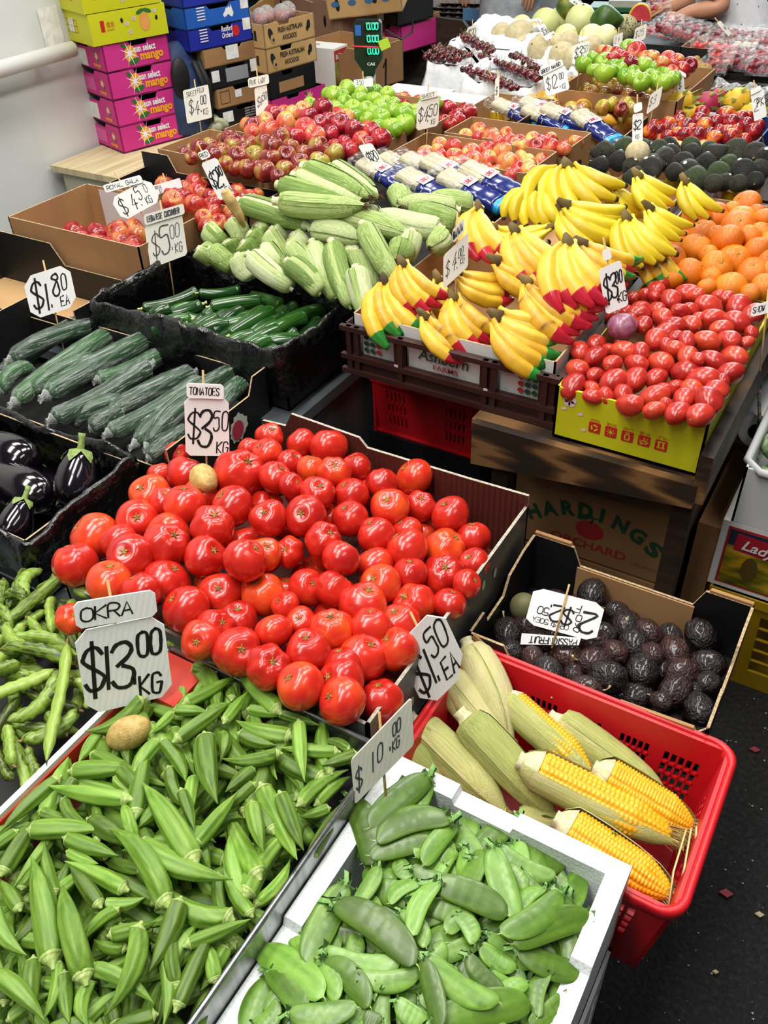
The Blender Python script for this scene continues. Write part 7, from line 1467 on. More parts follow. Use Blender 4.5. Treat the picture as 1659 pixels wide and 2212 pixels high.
for k in range(2):
    hh = .115; w2, d2 = mw * 1.12, md * 1.05
    t = thing('loquat_box', ('lower' if not k else 'upper') + ' lime yellow fruit box on top of the pink stack', 'box', base + Vector((0, 0, 0)) + exn * -.01 * (k + 1) + eyn * .0 + Vector((0, 0, 4 * mh + k * hh)), ang - .03, 'lime yellow boxes on the pink stack')
    b = MB(); b.box((-w2 / 2, -d2 / 2, 0), (w2 / 2, d2 / 2, hh - .003)); o = b.obj('box_body', m_limeb, t)
    yf = -d2 / 2; g = MB(); disc(g, (.07, yf, hh * .5), (1, 0, 0), (0, 0, 1), .024, .034); g.obj('printed_fruit', M('print_peach', [(.3, 'c07a30'), (.7, 'e0a050')], 'noise', .6, 9), t)
    for x, k_ in ((.055, .3), (.088, -.3)): g = MB(); disc(g, (x, yf, hh * .83), (.9, 0, k_), (-k_, 0, .9), .02, .008, lift=.0015); g.obj('printed_leaf', m_lgreen, t)
    g = MB(); g.prism([(-.125, yf - .0004, .045), (-.108, yf - .0004, .045), (-.108, yf - .0004, .085), (-.125, yf - .0004, .085)], (0, -.0006, 0)); typed(g, '俊志', (-.1, yf, .06), (1, 0, 0), (0, 0, 1), .022, width=.035, lift=.0012); typed(g, 'JUNZHI', (-.1, yf, .046), (1, 0, 0), (0, 0, 1), .01, width=.032, lift=.0012); g.obj('red_lettering', m_rsq, t)
    for x, z in ((-.01, .06), (.0, .03), (.025, .075), (.12, .09)): flower(t, (x, yf, z), (1, 0, 0), (0, 0, 1), .009)
    g = MB(); disc(g, (-.03, yf, .075), (1, 0, 0), (0, 0, 1), .006, .009); disc(g, (.125, yf, .065), (1, 0, 0), (0, 0, 1), .006, .009); g.obj('air_holes', m_black, t)
    if k: symbols(t, (-w2 / 2, .06, .04), (0, -1, 0), (0, 0, 1), .025, False)
    else:
        g = MB(); 
        for i in range(8): g.box((-w2 / 2 - .0012, .1 - i * .025, .035), (-w2 / 2 - .0008, .1015 - i * .025, .08))
        for z in (.035, .058, .08): g.box((-w2 / 2 - .0012, -.076, z), (-w2 / 2 - .0008, .1015, z + .0015))
        g.obj('printed_grid', m_redp, t); panel(t, 'paper_label', m_paper, (-w2 / 2, -.0, .035), (0, -1, 0), (0, 0, 1), .045, .05)
panel_t = thing('wall_notice', 'small white notice taped on the wall beside the lime yellow boxes', 'paper', at_x(98, 62, -3.197), 0)
panel(panel_t, 'paper', m_paper, (0, -.02, -.07), (0, 1, 0), (0, 0, 1), .1, .14, .0015)
# backpack
m_navy = M('navy_cloth', [(.3, '1c2c50'), (.7, '2e4470')], 'noise', .7, 9, bump=.2)
bp = at(412, 285, .627); t = thing('backpack', 'open navy backpack standing between pink boxes and black cartons', 'bag', bp, ang)
b = MB(); n = 20
for i, (z, rx, ry, ox) in enumerate(((0, .10, .07, 0), (.03, .125, .09, 0), (.15, .12, .085, 0), (.26, .1, .075, -.005), (.34, .06, .05, -.015), (.37, .02, .02, -.02))): pass
prof = ((0, .09, .06, 0), (.02, .12, .085, 0), (.14, .12, .085, 0), (.25, .105, .075, -.005), (.33, .075, .055, -.012), (.37, .03, .025, -.02))
vs = [(rx * cos(2 * pi * j / n) + ox, ry * sin(2 * pi * j / n), z) for z, rx, ry, ox in prof for j in range(n)]
b.add(vs, [(i * n + j, i * n + (j + 1) % n, (i + 1) * n + (j + 1) % n, (i + 1) * n + j) for i in range(5) for j in range(n)] + [[5 * n + j for j in range(n)]], 0, True); noisy(b, .008, 18); b.obj('bag_body', m_navy, t)
b = MB(); b.ball((-.045, -.065, .24), (.045, .025, .085), 16, 10); b.obj('dark_opening', m_black, t)
for x in (.05, .075):
    b = MB(); b.sweep([(x - .02, -.07, .3), (x, -.095, .2), (x - .01, -.09, .05)], [(.012, .003)] * 3, 6, up=(1, 0, 0)); b.obj('strap', M('strap_black', '101114', rough=.7), t)
b = MB(); b.ball((0, 0, 0), (.09, .06, .03), 16, 8); noisy(b, .02, 14); o = b.obj('crumpled_cloth', M('khaki_cloth', [(.4, '4a4e38'), (.6, 'a8a58a')], 'noise', .8, 20), loc=at(455, 268, .65)); tag(o, 'crumpled khaki cloth on the counter at the foot of the backpack', 'cloth')
# stack of cartons beside the backpack (blue on brown on black)
def row_box(lb, px, py, z, w, d, h, mats, rz=ang, front=None, name='stacked_carton', group=None, prof=None, cat='box', lid=False):
    t = thing(name, lb, cat, at(px, py, z), rz, group); b = MB(); tray(b, w, d, h, .005, F_=prof or notch(h, h * .8, .38, .62, .04), L_=notch(h, h * .85)); b.box((-w / 2 + .006, -d / 2 + .006, h * .55), (w / 2 - .006, d / 2 - .006, h * .6), 1)
    for v in b.v: pass
    b.v = [(x + w / 2, y + d / 2, zz) for x, y, zz in b.v]; b.obj('box_body', mats, t)
    return t
m_bluec, m_blueb = M('blue_print_card', [(.35, '101f8c'), (.65, '1c30a8')], 'noise', .5, 3), M('light_blue_card', [(.35, '1450a8'), (.65, '1f66c4')], 'noise', .5, 3)
bk = [m_blackcard, m_black, m_blackcard]; cw = .275
z = .627; P0 = np.array(at(478, 281, .627)); 
def stk(k_z): return P0 * 1.0 + np.array([0, 0, k_z])
def sbox(lb, dz, h, mats, w=cw, name='stacked_carton', group=None, off=0):
    t = thing(name, lb, 'box', stk(dz) + np.array(exn) * off, ang, group); b = MB(); tray(b, w, .3, h - .002, .005, F_=notch(h - .002, h * .78, .38, .66, .04), L_=notch(h - .002, h * .85)); b.box((-w / 2 + .006, -.144, h * .5), (w / 2 - .006, .144, h * .6), 1)
    b.v = [(x + w / 2, y + .15, zz) for x, y, zz in b.v]; b.obj('box_body', mats, t); return t
t = sbox('black carton with white lettering at the bottom, beside the backpack', 0, .085, bk); panel(t, 'white_label', m_paper, (.02, 0, .025), (1, 0, 0), (0, 0, 1), .055, .045)
g = MB(); [typed(g, s, (.14, 0, .062 - .011 * i), (1, 0, 0), (0, 0, 1), .009, width=.07) for i, s in enumerate(('GROWN IN AUSTRALIA', 'KEEP COOL', 'HANDLE WITH CARE', 'PRODUCE'))]; g.obj('white_lettering', m_paper, t)
t = sbox('brown fronted carton, second from the bottom beside the backpack', .085, .085, [m_card, m_black, m_cut]); panel(t, 'white_label', m_paper, (.10, 0, .035), (1, 0, 0), (0, 0, 1), .035, .03); g = MB(); [g.box(a, c) for a, c in (((.02, -.0012, .02), (.07, -.0008, .022)), ((.02, -.0012, .07), (.07, -.0008, .072)), ((.02, -.0012, .02), (.022, -.0008, .072)), ((.068, -.0012, .02), (.07, -.0008, .072)))]; g.obj('printed_frame', m_blackp, t)
t = sbox('black carton with a wide silver label, third beside the backpack', .17, .09, bk, off=-.02); panel(t, 'silver_label', M('silver_label', '8f9298', rough=.5), (.085, 0, .02), (1, 0, 0), (0, 0, 1), .12, .055); panel(t, 'white_label', m_paper, (.22, 0, .04), (1, 0, 0), (0, 0, 1), .04, .05); panel(t, 'white_label', m_paper, (.01, 0, .03), (1, 0, 0), (0, 0, 1), .04, .045)
t = sbox('plain brown tray with a white label, under the blue boxes', .26, .075, c3, off=-.04, w=.3); panel(t, 'white_label', m_paper, (.12, 0, .018), (1, 0, 0), (0, 0, 1), .065, .055)
for k, (m, lb) in enumerate(((m_bluec, 'dark blue apple box, lowest of three blue ones'), (m_blueb, 'lighter blue box with a white map print, middle of three blue ones'), (m_bluec, 'dark blue apple box, topmost of three blue ones'))):
    t = sbox(lb, .335 + .082 * k, .082, [m, m_black, m], off=-.1, w=.33, group='blue apple boxes')
    if k != 1:
        g = MB(); typed(g, 'Rockford', (.17, 0, .055), (1, 0, 0), (0, 0, 1), .03, width=.06, shear=.3, bold=.02); typed(g, 'Orchard', (.17, 0, .03), (1, 0, 0), (0, 0, 1), .028, width=.06, shear=.3, bold=.02); g.obj('white_lettering', m_wprint, t); g = MB(); disc(g, (.245, 0, .05), (1, 0, 0), (0, 0, 1), .02, .022); g.obj('printed_apple', m_rsq, t)
    else:
        g = MB(); pts = [(0, .3), (.2, .5), (.35, .75), (.5, .7), (.6, .85), (.72, .65), (.78, .95), (.9, .6), (1, .3), (.85, .05), (.7, .1), (.5, .28), (.3, .15), (.1, .1)]; g.add([(.19 + .055 * x, -.001, .02 + .055 * y) for x, y in pts], [list(range(len(pts)))]); g.obj('printed_map', m_wprint, t)
    panel(t, 'white_label', m_paper, (.285, 0, .045), (1, 0, 0), (0, 0, 1), .04, .045)
    g = MB(); [g.box((.06, -.0012, .03 + .011 * i), (.10, -.0008, .034 + .011 * i)) for i in range(5)]; g.obj('small_print', m_wprint, t)
# avocado cartons stack
m_avc = M('kraft_board', [(.35, 'b08a55'), (.65, 'c7a26a')], 'noise', .8, 3)
P0 = np.array(at(590, 262, .627)); cw2 = .32
def abox(lb, dz, h, mats, w=cw2, off=0, d=.25, open_=False, name='stacked_carton', group=None):
    t = thing(name, lb, 'box', P0 + np.array([0, 0, dz]) + np.array(exn) * off, ang + .12, group); b = MB(); tray(b, w, d, h - .002, .005, F_=notch(h - .002, h * .8, .3, .5, .02))
    if not open_: b.box((-w / 2 + .006, -d / 2 + .006, h * .6), (w / 2 - .006, d / 2 - .006, h * .7), 1)
    b.v = [(x + w / 2, y + d / 2, zz) for x, y, zz in b.v]; b.obj('box_body', mats, t); return t
t = abox('pink mango box at the bottom under the kraft avocado cartons', 0, .09, [m_pink, m_black, m_pink], w=.36); mango_print(t, (.25, 0, .05), (1, 0, 0), (0, 0, 1), .07)
t = abox('black carton with a brown panel under the kraft avocado cartons', .09, .11, bk, w=.3); panel(t, 'brown_panel', m_card, (.06, 0, .02), (1, 0, 0), (0, 0, 1), .16, .045)
for k in range(2):
    t = abox(('lower' if not k else 'upper, open') + ' kraft carton printed with avocados', .2 + .1 * k, .1, [m_avc, m_cardi, m_cut], open_=k == 1, group='kraft avocado cartons')
    g = MB(); typed(g, 'FRESH AUSTRALIAN', (.085, 0, .055), (1, 0, 0), (0, 0, 1), .028, width=.155, bold=.025); typed(g, 'AVOCADOS', (.11, 0, .022), (1, 0, 0), (0, 0, 1), .028, width=.09, bold=.025); disc(g, (.04, 0, .055), (.9, 0, .3), (-.3, 0, .9), .015, .028); disc(g, (.28, 0, .06), (1, 0, 0), (0, 0, 1), .012, .018); disc(g, (.27, 0, .045), (1, 0, 0), (0, 0, 1), .008, .012)
    for i in range(3): g.prism([(0, .05 + .02 * i, .03), (0, .065 + .02 * i, .03), (0, .065 + .02 * i, .07 - .01 * i), (0, .05 + .02 * i, .07 - .01 * i)], (-.001, 0, 0))
    g.obj('black_print', m_blackp, t); g = MB(); disc(g, (.052, 0, .035), (.9, 0, .3), (-.3, 0, .9), .015, .021, lift=.0016); g.obj('avocado_half_print', m_avc, t); g = MB(); disc(g, (.053, 0, .031), (1, 0, 0), (0, 0, 1), .006, .007, lift=.002); g.obj('stone_print', m_blackp, t)
for i in range(4):
    o = put(blob_proto('grapes', m_ctom, (1, 1, .8), amp=.15), 'bagged_fruit', P0 + np.array(exn) * (.06 + .06 * i) + np.array(eyn) * (.1 + .03 * (i % 2)) + np.array([0, 0, .40]), None, .034, 'bagged red fruit in the upper kraft carton', 'clear bagged red fruit in the open kraft avocado carton', 'fruit'); b = MB(); b.ball((0, 0, .25), (1.15, 1.1, 1.2), 16, 10); noisy(b, .14, 2.2); b.obj('clear_bag', M_film('bag_clear', 'e8ece8', .5, .15, .8, 6), o)
t = closed_box('picture_carton', 'tall carton with a banana picture right of the kraft cartons', 'box', at(705, 190, .627), .13, .2, .2, m_white, None, ang + .3); panel(t, 'picture', M('corn_picture2', [(.3, '2a2a14'), (.5, '7a7020'), (.7, 'a8a05a')], 'noise', .5, 18), (-.06, -.1, .01), (1, 0, 0), (0, 0, 1), .12, .13); panel(t, 'red_banner', m_redp, (-.06, -.1, .14), (1, 0, 0), (0, 0, 1), .12, .05)
g = MB(); typed(g, 'Banana', (-.05, -.1, .15), (1, 0, 0), (0, 0, 1), .03, width=.1, bold=.02, lift=.002); g.obj('white_lettering', m_white, t)
# loose empty cartons further back
def free_tray(lb, px, py, z, w, d, h, rz, mats, tilt=(0, 0), cat='box', holes=0, name='empty_carton'):
    t = thing(name, lb, cat, at(px, py, z), rz); t.rotation_euler = (tilt[0], tilt[1], rz); b = MB(); tray(b, w, d, h, .006, F_=notch(h, h * .85)); b.obj('box_body', mats, t)
    for i in range(holes): g = MB(); disc(g, (w * (i / holes - .35), -d / 2, h * .5), (1, 0, 0), (0, 0, 1), .012, .012 if i % 2 else .03); g.obj('hand_hole', m_black, t)
    return t
m_cardp = M('pinkish_cardboard', [(.35, '8a6450'), (.65, 'a07a64')], 'noise', .85, 3)
free_tray('big open cardboard carton tilted on the pile, left of the scale', 712, 58, .78, .62, .34, .2, -.35, [m_cardp, m_cardp, m_cut], (.05, .08), holes=3)
free_tray('brown carton with round holes leaning behind the kraft cartons', 622, 58, .78, .28, .3, .12, -.55, [m_card, m_avc, m_cut], (.5, .5), holes=3)
free_tray('black tray under the big tilted carton', 740, 100, .64, .5, .3, .14, -.2, [m_blackcard, m_blackcard, m_blackcard])
t = free_tray('brown low tray with round logos below the black tray', 742, 122, .56, .46, .3, .12, -.25, [m_avc, m_cardi, m_cut], holes=2)
free_tray('open brown carton standing behind the scale pole', 765, 175, .64, .42, .3, .19, -.15, [m_card, m_cardi, m_cut])
t = free_tray('pink mango box behind the scale head', 868, 98, .68, .26, .3, .13, -.2, [m_pink, m_black, m_pink]); mango_print(t, (-.02, -.15, .07), (1, 0, 0), (0, 0, 1), .09); panel(t, 'white_label', m_paper, (-.12, -.15, .03), (1, 0, 0), (0, 0, 1), .045, .07)
free_tray('dark maroon carton under the pink box behind the scale', 868, 125, .55, .3, .3, .13, -.2, [M('maroon_card', '4a1030'), m_black, m_black])
t = free_tray('black carton with white labels behind and above the scale head', 848, 40, .82, .34, .3, .12, -.2, bk); panel(t, 'white_label', m_paper, (-.05, -.15, .02), (1, 0, 0), (0, 0, 1), .12, .065); panel(t, 'white_label', m_paper, (-.13, -.15, .03), (1, 0, 0), (0, 0, 1), .05, .06)
free_tray('brown carton with the pink box on it, behind the scale', 870, 66, .74, .3, .3, .09, -.3, c3)
t = free_tray('patterned brown tray at the top, left of the egg trays', 800, 12, .92, .4, .3, .13, .35, [m_avc, m_cardi, m_cut], (.15, -.1), holes=2)
g = MB(); [disc(g, (-.15 + .09 * i, -.15, .07), (1, 0, 0), (0, 0, 1), .022, .014, lift=.002) for i in range(4)]; g.obj('blue_print', M('print_blue', '3a6a9a', rough=.7), t)
free_tray('black carton tipped on its side left of the bagged fruit', 530, 80, .7, .2, .2, .12, ang, bk, (.3, .7)); t = free_tray('black carton with tan labels behind the tipped one', 540, 40, .8, .26, .2, .12, ang, bk, (.1, -.5))
for i in range(2): panel(t, 'tan_label', m_avc, (-.08 + .1 * i, -.1, .03), (1, 0, 0), (0, 0, 1), .05, .07)
panel(thing('blue_card', 'light blue card sheet above the cherry boxes', 'card', at_y(1030, 40, 5.3)), 'card', M('light_blue_sheet', '5a8ab8', rough=.6), (-.09, 0, -.06), (1, 0, 0), (0, 0, 1), .2, .11, .004)
panel(thing('printed_sheet', 'white carton side lettered upside down between the robe and the melons', 'box', at_y(1172, 22, 5.4)), 'card', M('white_sheet', 'b8b8bc', rough=.7), (-.09, 0, -.1), (1, 0, 0), (0, 0, 1), .2, .2, .03)
g = MB(); p = at_y(1172, 22, 5.36); typed(g, 'WINTER', (p[0] + .08, p[1], p[2] + .01), (-1, 0, 0), (0, 0, -1), .045, width=.14, bold=.02); g.sweep([(p[0] - .07 + .07 * (1 - cos(a)), p[1], p[2] - .02 - .04 * sin(a)) for a in [i * pi / 10 for i in range(11)]], [.003] * 11, 5); o = g.obj('sheet_lettering', m_redp); o.parent = bpy.data.objects['printed_sheet']; o.matrix_parent_inverse = Matrix.Translation(-bpy.data.objects['printed_sheet'].location)
# egg trays
m_pulp = M('egg_tray_pulp', [(.3, '5f544e'), (.7, '857871')], 'noise', .95, 30)
def egg_tray(par_lb, p, rz, w=.36, d=.3):
    b = MB(); n, m = 24, 20; vs = [((i / n - .5) * w, (j / m - .5) * d, .014 * sin(i / n * 6 * 2 * pi) * sin(j / m * 5 * 2 * pi)) for j in range(m + 1) for i in range(n + 1)]; b.add(vs, [(j * (n + 1) + i, j * (n + 1) + i + 1, (j + 1) * (n + 1) + i + 1, (j + 1) * (n + 1) + i) for j in range(m) for i in range(n)], 0, True)
    o = b.obj('egg_tray', m_pulp, loc=p); o.rotation_euler = (0, 0, rz); tag(o, par_lb, 'egg tray', 'stacked egg trays')
for c_, (px, py) in enumerate(((885, 22), (965, 20), (1020, 12))):
    p = at_y(px, py, 5.5)
    for k in range(5): egg_tray(('left', 'middle', 'right')[c_] + ' stack of grey egg trays, ' + ('bottom', 'second', 'third', 'fourth', 'top')[k] + ' tray', (p[0], p[1], p[2] - .07 + .026 * k), .1 * c_ - .1 + .03 * k)
closed_box('egg_table', 'dark bench under the grey egg trays behind the cherries', 'table', (-2.75, 5.5, 0), 1.3, .5, .74, m_dark)
t = thing('bench_board', 'dark wooden board with rounded end standing behind the cherry boxes', 'board', at_y(940, 62, 4.95)); b = MB(); b.prism([(-.28, 0, -.45), (.2, 0, -.45), (.22, 0, .0), (.17, 0, .05), (-.28, 0, .07)], (0, .03, 0)); b.obj('board', m_woodd, t)
closed_box('carton_pile', 'low dark pallet of cartons under the loose empty boxes', 'box', (-2.42, 4.15, 0), .45, 1.2, .54, m_black)
# van behind
m_car = M('van_paint', [(.4, '1a2440'), (.6, '24304e')], 'noise', .2, 1, coat=.8); m_chrome = M('chrome', 'c8d0d8', rough=.12, metal=1); m_glass = M('dark_glass', '2a3a4e', rough=.05, coat=.5)
t = thing('van', 'dark blue vehicle with a bright windscreen trim parked behind the boxes', 'van', (-5.0, 9.2, 0), -.45)
b = MB(); b.box((-.85, -1.6, .35), (.85, 2.2, .95)); A = [(-.8, -1.0, .95), (.8, -1.0, .95), (.7, -.3, 1.6), (-.7, -.3, 1.6)]
b.prism([(-.82, -1.1, .95), (-.82, 2.2, .95), (-.72, 2.1, 1.75), (-.72, -.2, 1.75)], (1.6, 0, 0)); b.obj('van_body', m_car, t)
b = MB(); b.add([(-.7, -1.08, 1.0), (.68, -1.08, 1.0), (.6, -.28, 1.68), (-.62, -.28, 1.68)], [(0, 1, 2, 3)]); b.obj('windscreen', m_glass, t)
b = MB(); b.sweep([(.74, -1.12, .97), (.7, -.9, 1.2), (.64, -.3, 1.7)], [.03] * 3, 8); b.sweep([(-.8, -1.12, .97), (.74, -1.12, .97)], [.025] * 2, 8); b.obj('chrome_trim', m_chrome, t)
for sx in (-.8, .8):
    for y in (-1.0, 1.5): b = MB(); b.sweep([(sx - .09, y, .33), (sx + .09, y, .33)], [.33, .33], 20); b.obj('wheel', m_black, t)
# right rear: black stall counter
closed_box('stall_counter', 'tall black counter behind the person in the dotted blouse', 'counter', (-.6, 6.1, 0), 2.6, .4, 1.05, m_dark)
t = thing('counter_shelf', 'dark wooden shelf edge along the black counter at the right', 'shelf', (-.5, 5.85, .62)); b = MB(); b.box((-.6, -.03, 0), (1.0, .05, .06)); b.obj('shelf_board', m_woodd, t)
t = thing('counter_board', 'green board with paper and scale pan at the top, left of the hands', 'counter', at_y(1365, 12, 5.35), .2); b = MB(); b.box((-.22, -.08, -.02), (.18, .1, 0)); b.obj('board', M('green_board', '1c5a34', rough=.5), t); b = MB(); b.box((-.12, -.05, .0), (.05, .07, .03)); b.obj('scale_pan', M('pan_grey', 'a8a89a', rough=.3), t); b = MB(); b.box((-.2, -.06, -.9), (.16, .08, -.02)); b.obj('pedestal', m_dark, t)
# weighing scale
m_sc = M('scale_green_black', [(.4, '0c2420'), (.6, '12302a')], 'noise', .3, 3, coat=.4); m_led = M('led_green', '20e0a8', emit=1.1); m_scg = M('scale_grey', 'a9aca8', rough=.4)
sp = at_y(800, 192, 3.12); t = thing('weighing_scale', 'shop scale display on a white pole with green digits', 'scale', sp, -.1 + .5)
zt = at_y(798, 42, 3.12)[2] - sp[2]; zb = at_y(803, 150, 3.12)[2] - sp[2]; ww = .105
b = MB(); b.tube((0, 0, .73 - sp[2]), (0, 0, zb), .014, n=12); b.obj('pole', m_white, t); b = MB(); b.tube((0, 0, zb - .06), (0, 0, zb - .02), .022, n=14); b.obj('collar', m_scg, t)
b = MB(); b.prism([(-.02, -.02, zb - .02), (.02, -.02, zb - .02), (.025, -.02, zb), (ww / 2, -.02, zb + .04), (ww / 2, -.02, zt - .01), (ww / 2 - .01, -.02, zt), (-ww / 2 + .01, -.02, zt), (-ww / 2, -.02, zt - .01), (-ww / 2, -.02, zb + .04), (-.025, -.02, zb)], (0, .035, 0)); h_ = b.obj('display_head', m_sc, t)
b = MB(); hh = zt - zb - .04
for k in range(3): b.box((-.01, -.0215, zb + .04 + hh * (.08 + .32 * k)), (.045, -.0205, zb + .04 + hh * (.25 + .32 * k)))
b.obj('display_windows', M('display_dark', '04120e', rough=.2), h_)
g = MB()
for k in range(3): strokes(g, '0.00', (.0, -.0218, zb + .045 + hh * (.09 + .32 * k)), (1, 0, 0), (0, 0, 1), .022, width=.42, pen=.16, slant=0, wob=0)
g.obj('green_digits', m_led, h_)
for k, s in enumerate(('UNIT PRICE', 'WEIGHT', 'TOTAL PRICE', 'CAS')): g = MB(); typed(g, s, (-.005, -.0205, zb + .04 + hh * (.26 + .32 * k) if k < 3 else zb + .018), (1, 0, 0), (0, 0, 1), .009 if k < 3 else .014, width=.05 if k < 3 else .03, bold=0 if k < 3 else .03); g.obj('head_lettering', m_paper, h_)
panel(h_, 'blue_badge', M('badge_blue', '2c6ac0'), (-.045, -.0202, zt - .05), (1, 0, 0), (0, 0, 1), .022, .035); b = MB(); b.sweep([(-ww / 2 - .004, -.024, zt - .085), (ww / 2 + .004, -.024, zt - .09), (ww / 2 + .004, .018, zt - .09), (-ww / 2 - .004, .018, zt - .085), (-ww / 2 - .004, -.024, zt - .085)], [.003] * 5, 6); b.obj('red_band', M('band_red', 'd83a4a'), h_)
panel(h_, 'price_tag', M('tag_lime', 'b8e03a', rough=.6), (ww / 2 + .0, -.03, zt - .1), (.9, 0, .35), (-.35, 0, .9), .04, .035, .002)
b = MB(); b.sweep([(.05, .02, zb), (.06, .03, .1), (.05, .04, -.1)], [.004] * 3, 6); b.obj('cable', m_black, t)
zz = .723 - sp[2]; b = MB(); b.box((-.1, -.02, zz), (.1, .2, zz + .06)); b.obj('scale_base', m_scg, t)
p0, p1, p2 = at_y(905, -20, 4.2), at_y(890, 70, 4.2), at_y(835, 66, 3.2); b = MB(); b.sweep([p0 + np.array([0, 0, .6]), p0, (p0 + p1) / 2 + np.array([-.01, 0, 0]), p1, (p1 + p2) / 2 + np.array([0, 0, -.03]), p2], [.004] * 6, 6); tag(b.obj('hanging_cable', m_black), 'thin black cable hanging down to the scale head', 'cable')
# ------------------------------------------------------------------ people
def skin_body(name, verts, edges, radii, mat, parent, sub=2, root=0):
    me = bpy.data.meshes.new(name); me.from_pydata([tuple(v) for v in verts], edges, []); me.materials.append(mat); o = link(name, me, parent)
    m = o.modifiers.new('skin', 'SKIN'); m.use_smooth_shade = True
    for i, r in enumerate(radii):
        sv = me.skin_vertices[0].data[i]; sv.radius = r if isinstance(r, (tuple, list)) else (r, r); sv.use_root = i == root
    s = o.modifiers.new('sub', 'SUBSURF'); s.levels = sub; s.render_levels = sub; return o
m_skin = M('skin', [(.3, 'b07a5c'), (.7, 'c79273')], 'noise', .5, 6)
m_skin2 = M('skin_b', [(.3, '8a5f45'), (.7, '9c6f52')], 'noise', .5, 6)
m_blouse = M('blouse_dotted', [(.0, '26262a'), (.10, '2c2c30'), (.13, 'e0e0e4'), (1, 'ececf0')], 'voronoi', .8, 34)
m_trous = M('dark_trousers', [(.3, '1c1c22'), (.7, '2a2a32')], 'noise', .85, 20)
m_hair = M('hair_dark', [(.3, '16100c'), (.7, '2e2018')], 'noise', .5, 20)
def head(par, c, face, m, r=.105):
    """head with nose, mouth, eyes, ears; face = direction it looks"""
    f = Vector(face).normalized(); q = aim((0, 0, 1), f); h = MB()
    def fn(th, ph):
        c_ = cos(ph); return 1 + .04 * c_ * sin(th) - .10 * smooth(max(0, (th - 1.9) / 1.2)) * (1 - .6 * max(0, c_)) + .16 * math.exp(-((th - 1.75) / .16) ** 2 - (min(ph, 2 * pi - ph) / .16) ** 2) + .04 * math.exp(-((th - 2.15) / .1) ** 2 - (min(ph, 2 * pi - ph) / .3) ** 2) - .05 * math.exp(-((th - 1.5) / .12) ** 2 - ((min(ph, 2 * pi - ph) - .38) / .14) ** 2), 0
    h.ball((0, 0, 0), (r * .95, r * .8, r * 1.18), 40, 30, 0, fn)
    for sy in (-1, 1): h.ball((-.01, sy * r * .8, -.005), (.02, .01, .032), 10, 8)
    o = h.obj('head', m, par, c); o.rotation_mode = 'QUATERNION'; o.rotation_quaternion = q
    e = MB()
    for sy in (-1, 1): e.ball((r * .86, sy * r * .34, r * .06), (.007, .012, .008), 8, 6)
    e.obj('eyes', M('eye_white', 'e0dcd8', rough=.2), o)
    l = MB(); l.sweep([(r * .88, -.024, -r * .5), (r * .95, 0, -r * .5), (r * .88, .024, -r * .5)], [(.006, .006)] * 3, 8); l.obj('lips', M('lips', '9a5048', rough=.4), o)
    k = MB(); k.ball((-.015, 0, .02), (r * .98, r * .92, r * 1.2), 24, 16); k.v = [v if not (v[0] > .03 and v[2] < .06) else (.03 + (v[0] - .03) * .2, v[1] * .85, v[2]) for v in k.v]; k.obj('hair', m_hair, o)
    return o
def hand_chain(V, E, R, wrist, i_w, d, up, curl=.5, s=1):
    """palm and five separate fingers growing from the wrist vertex i_w"""
    d = Vector(d).normalized(); up = Vector(up); up = (up - d * up.dot(d)).normalized(); sd = d.cross(up); w = Vector(wrist)
    V.append(w + d * .045 * s); R.append((.03 * s, .015 * s)); E.append((i_w, len(V) - 1)); ip = len(V) - 1
    for k, (off, ln) in enumerate(((-.027, .066), (-.009, .078), (.009, .073), (.027, .058))):
        p = w + d * .088 * s + sd * off * s; V.append(p); R.append(.0095 * s); E.append((ip, len(V) - 1)); dd = d.copy()
        for j in range(3):
            dd = (dd - up * curl * .55).normalized(); p = p + dd * ln * s / 3 * 1.05; V.append(p); R.append((.0085 - .001 * j) * s); E.append((len(V) - 2, len(V) - 1))
    p = w + d * .035 * s - sd * .03 * s; V.append(p); R.append(.012 * s); E.append((ip, len(V) - 1)); dd = (d * .7 - sd * .75 - up * .2).normalized()
    for j in range(2): p = p + dd * .03 * s; V.append(p); R.append(.0095 * s); E.append((len(V) - 2, len(V) - 1)); dd = (dd + d * .4 - up * .2).normalized()
# person in the dotted blouse, leaning over the punnets
Y0 = 5.0
t = thing('person', 'person in a white dotted blouse and dark trousers leaning over the berry punnets', 'person', (at_y(1590, 80, Y0)[0], Y0 + .05, 0))
o0 = Vector(t.location)
def q(px, py, y): return Vector(at_y(px, py, y)) - o0
hip = q(1590, 62, Y0 + .06); sh = q(1558, -75, Y0 + .0); nk = q(1530, -112, Y0 - .02); hd = q(1500, -165, Y0 - .06)
shL = sh + Vector((-.03, -.15, 0)); shR = sh + Vector((.04, .16, .01))
elL = q(1568, 18, Y0 - .2); wrL = q(1492, 24, Y0 - .22)
elR = q(1530, -8, Y0 + .1); wrR = q(1462, 10, Y0 + .0)
V = [hip, hip.lerp(sh, .5), sh, nk, shL, shL.lerp(elL, .55), elL, elL.lerp(wrL, .5), wrL, shR, elR, elR.lerp(wrR, .5), wrR]
R = [.1, .1, .09, .05, .06, .056, .048, .046, .03, .06, .047, .044, .03]
E = [(0, 1), (1, 2), (2, 3), (2, 4), (4, 5), (5, 6), (6, 7), (7, 8), (2, 9), (9, 10), (10, 11), (11, 12)]
hand_chain(V, E, R, V[8], 8, (wrL - elL).normalized() + Vector((0, 0, -.25)), (.2, -.5, 1), .45)
hand_chain(V, E, R, V[12], 12, (wrR - elR).normalized() + Vector((-.2, -.1, .05)), (.0, -.6, .8), .6)
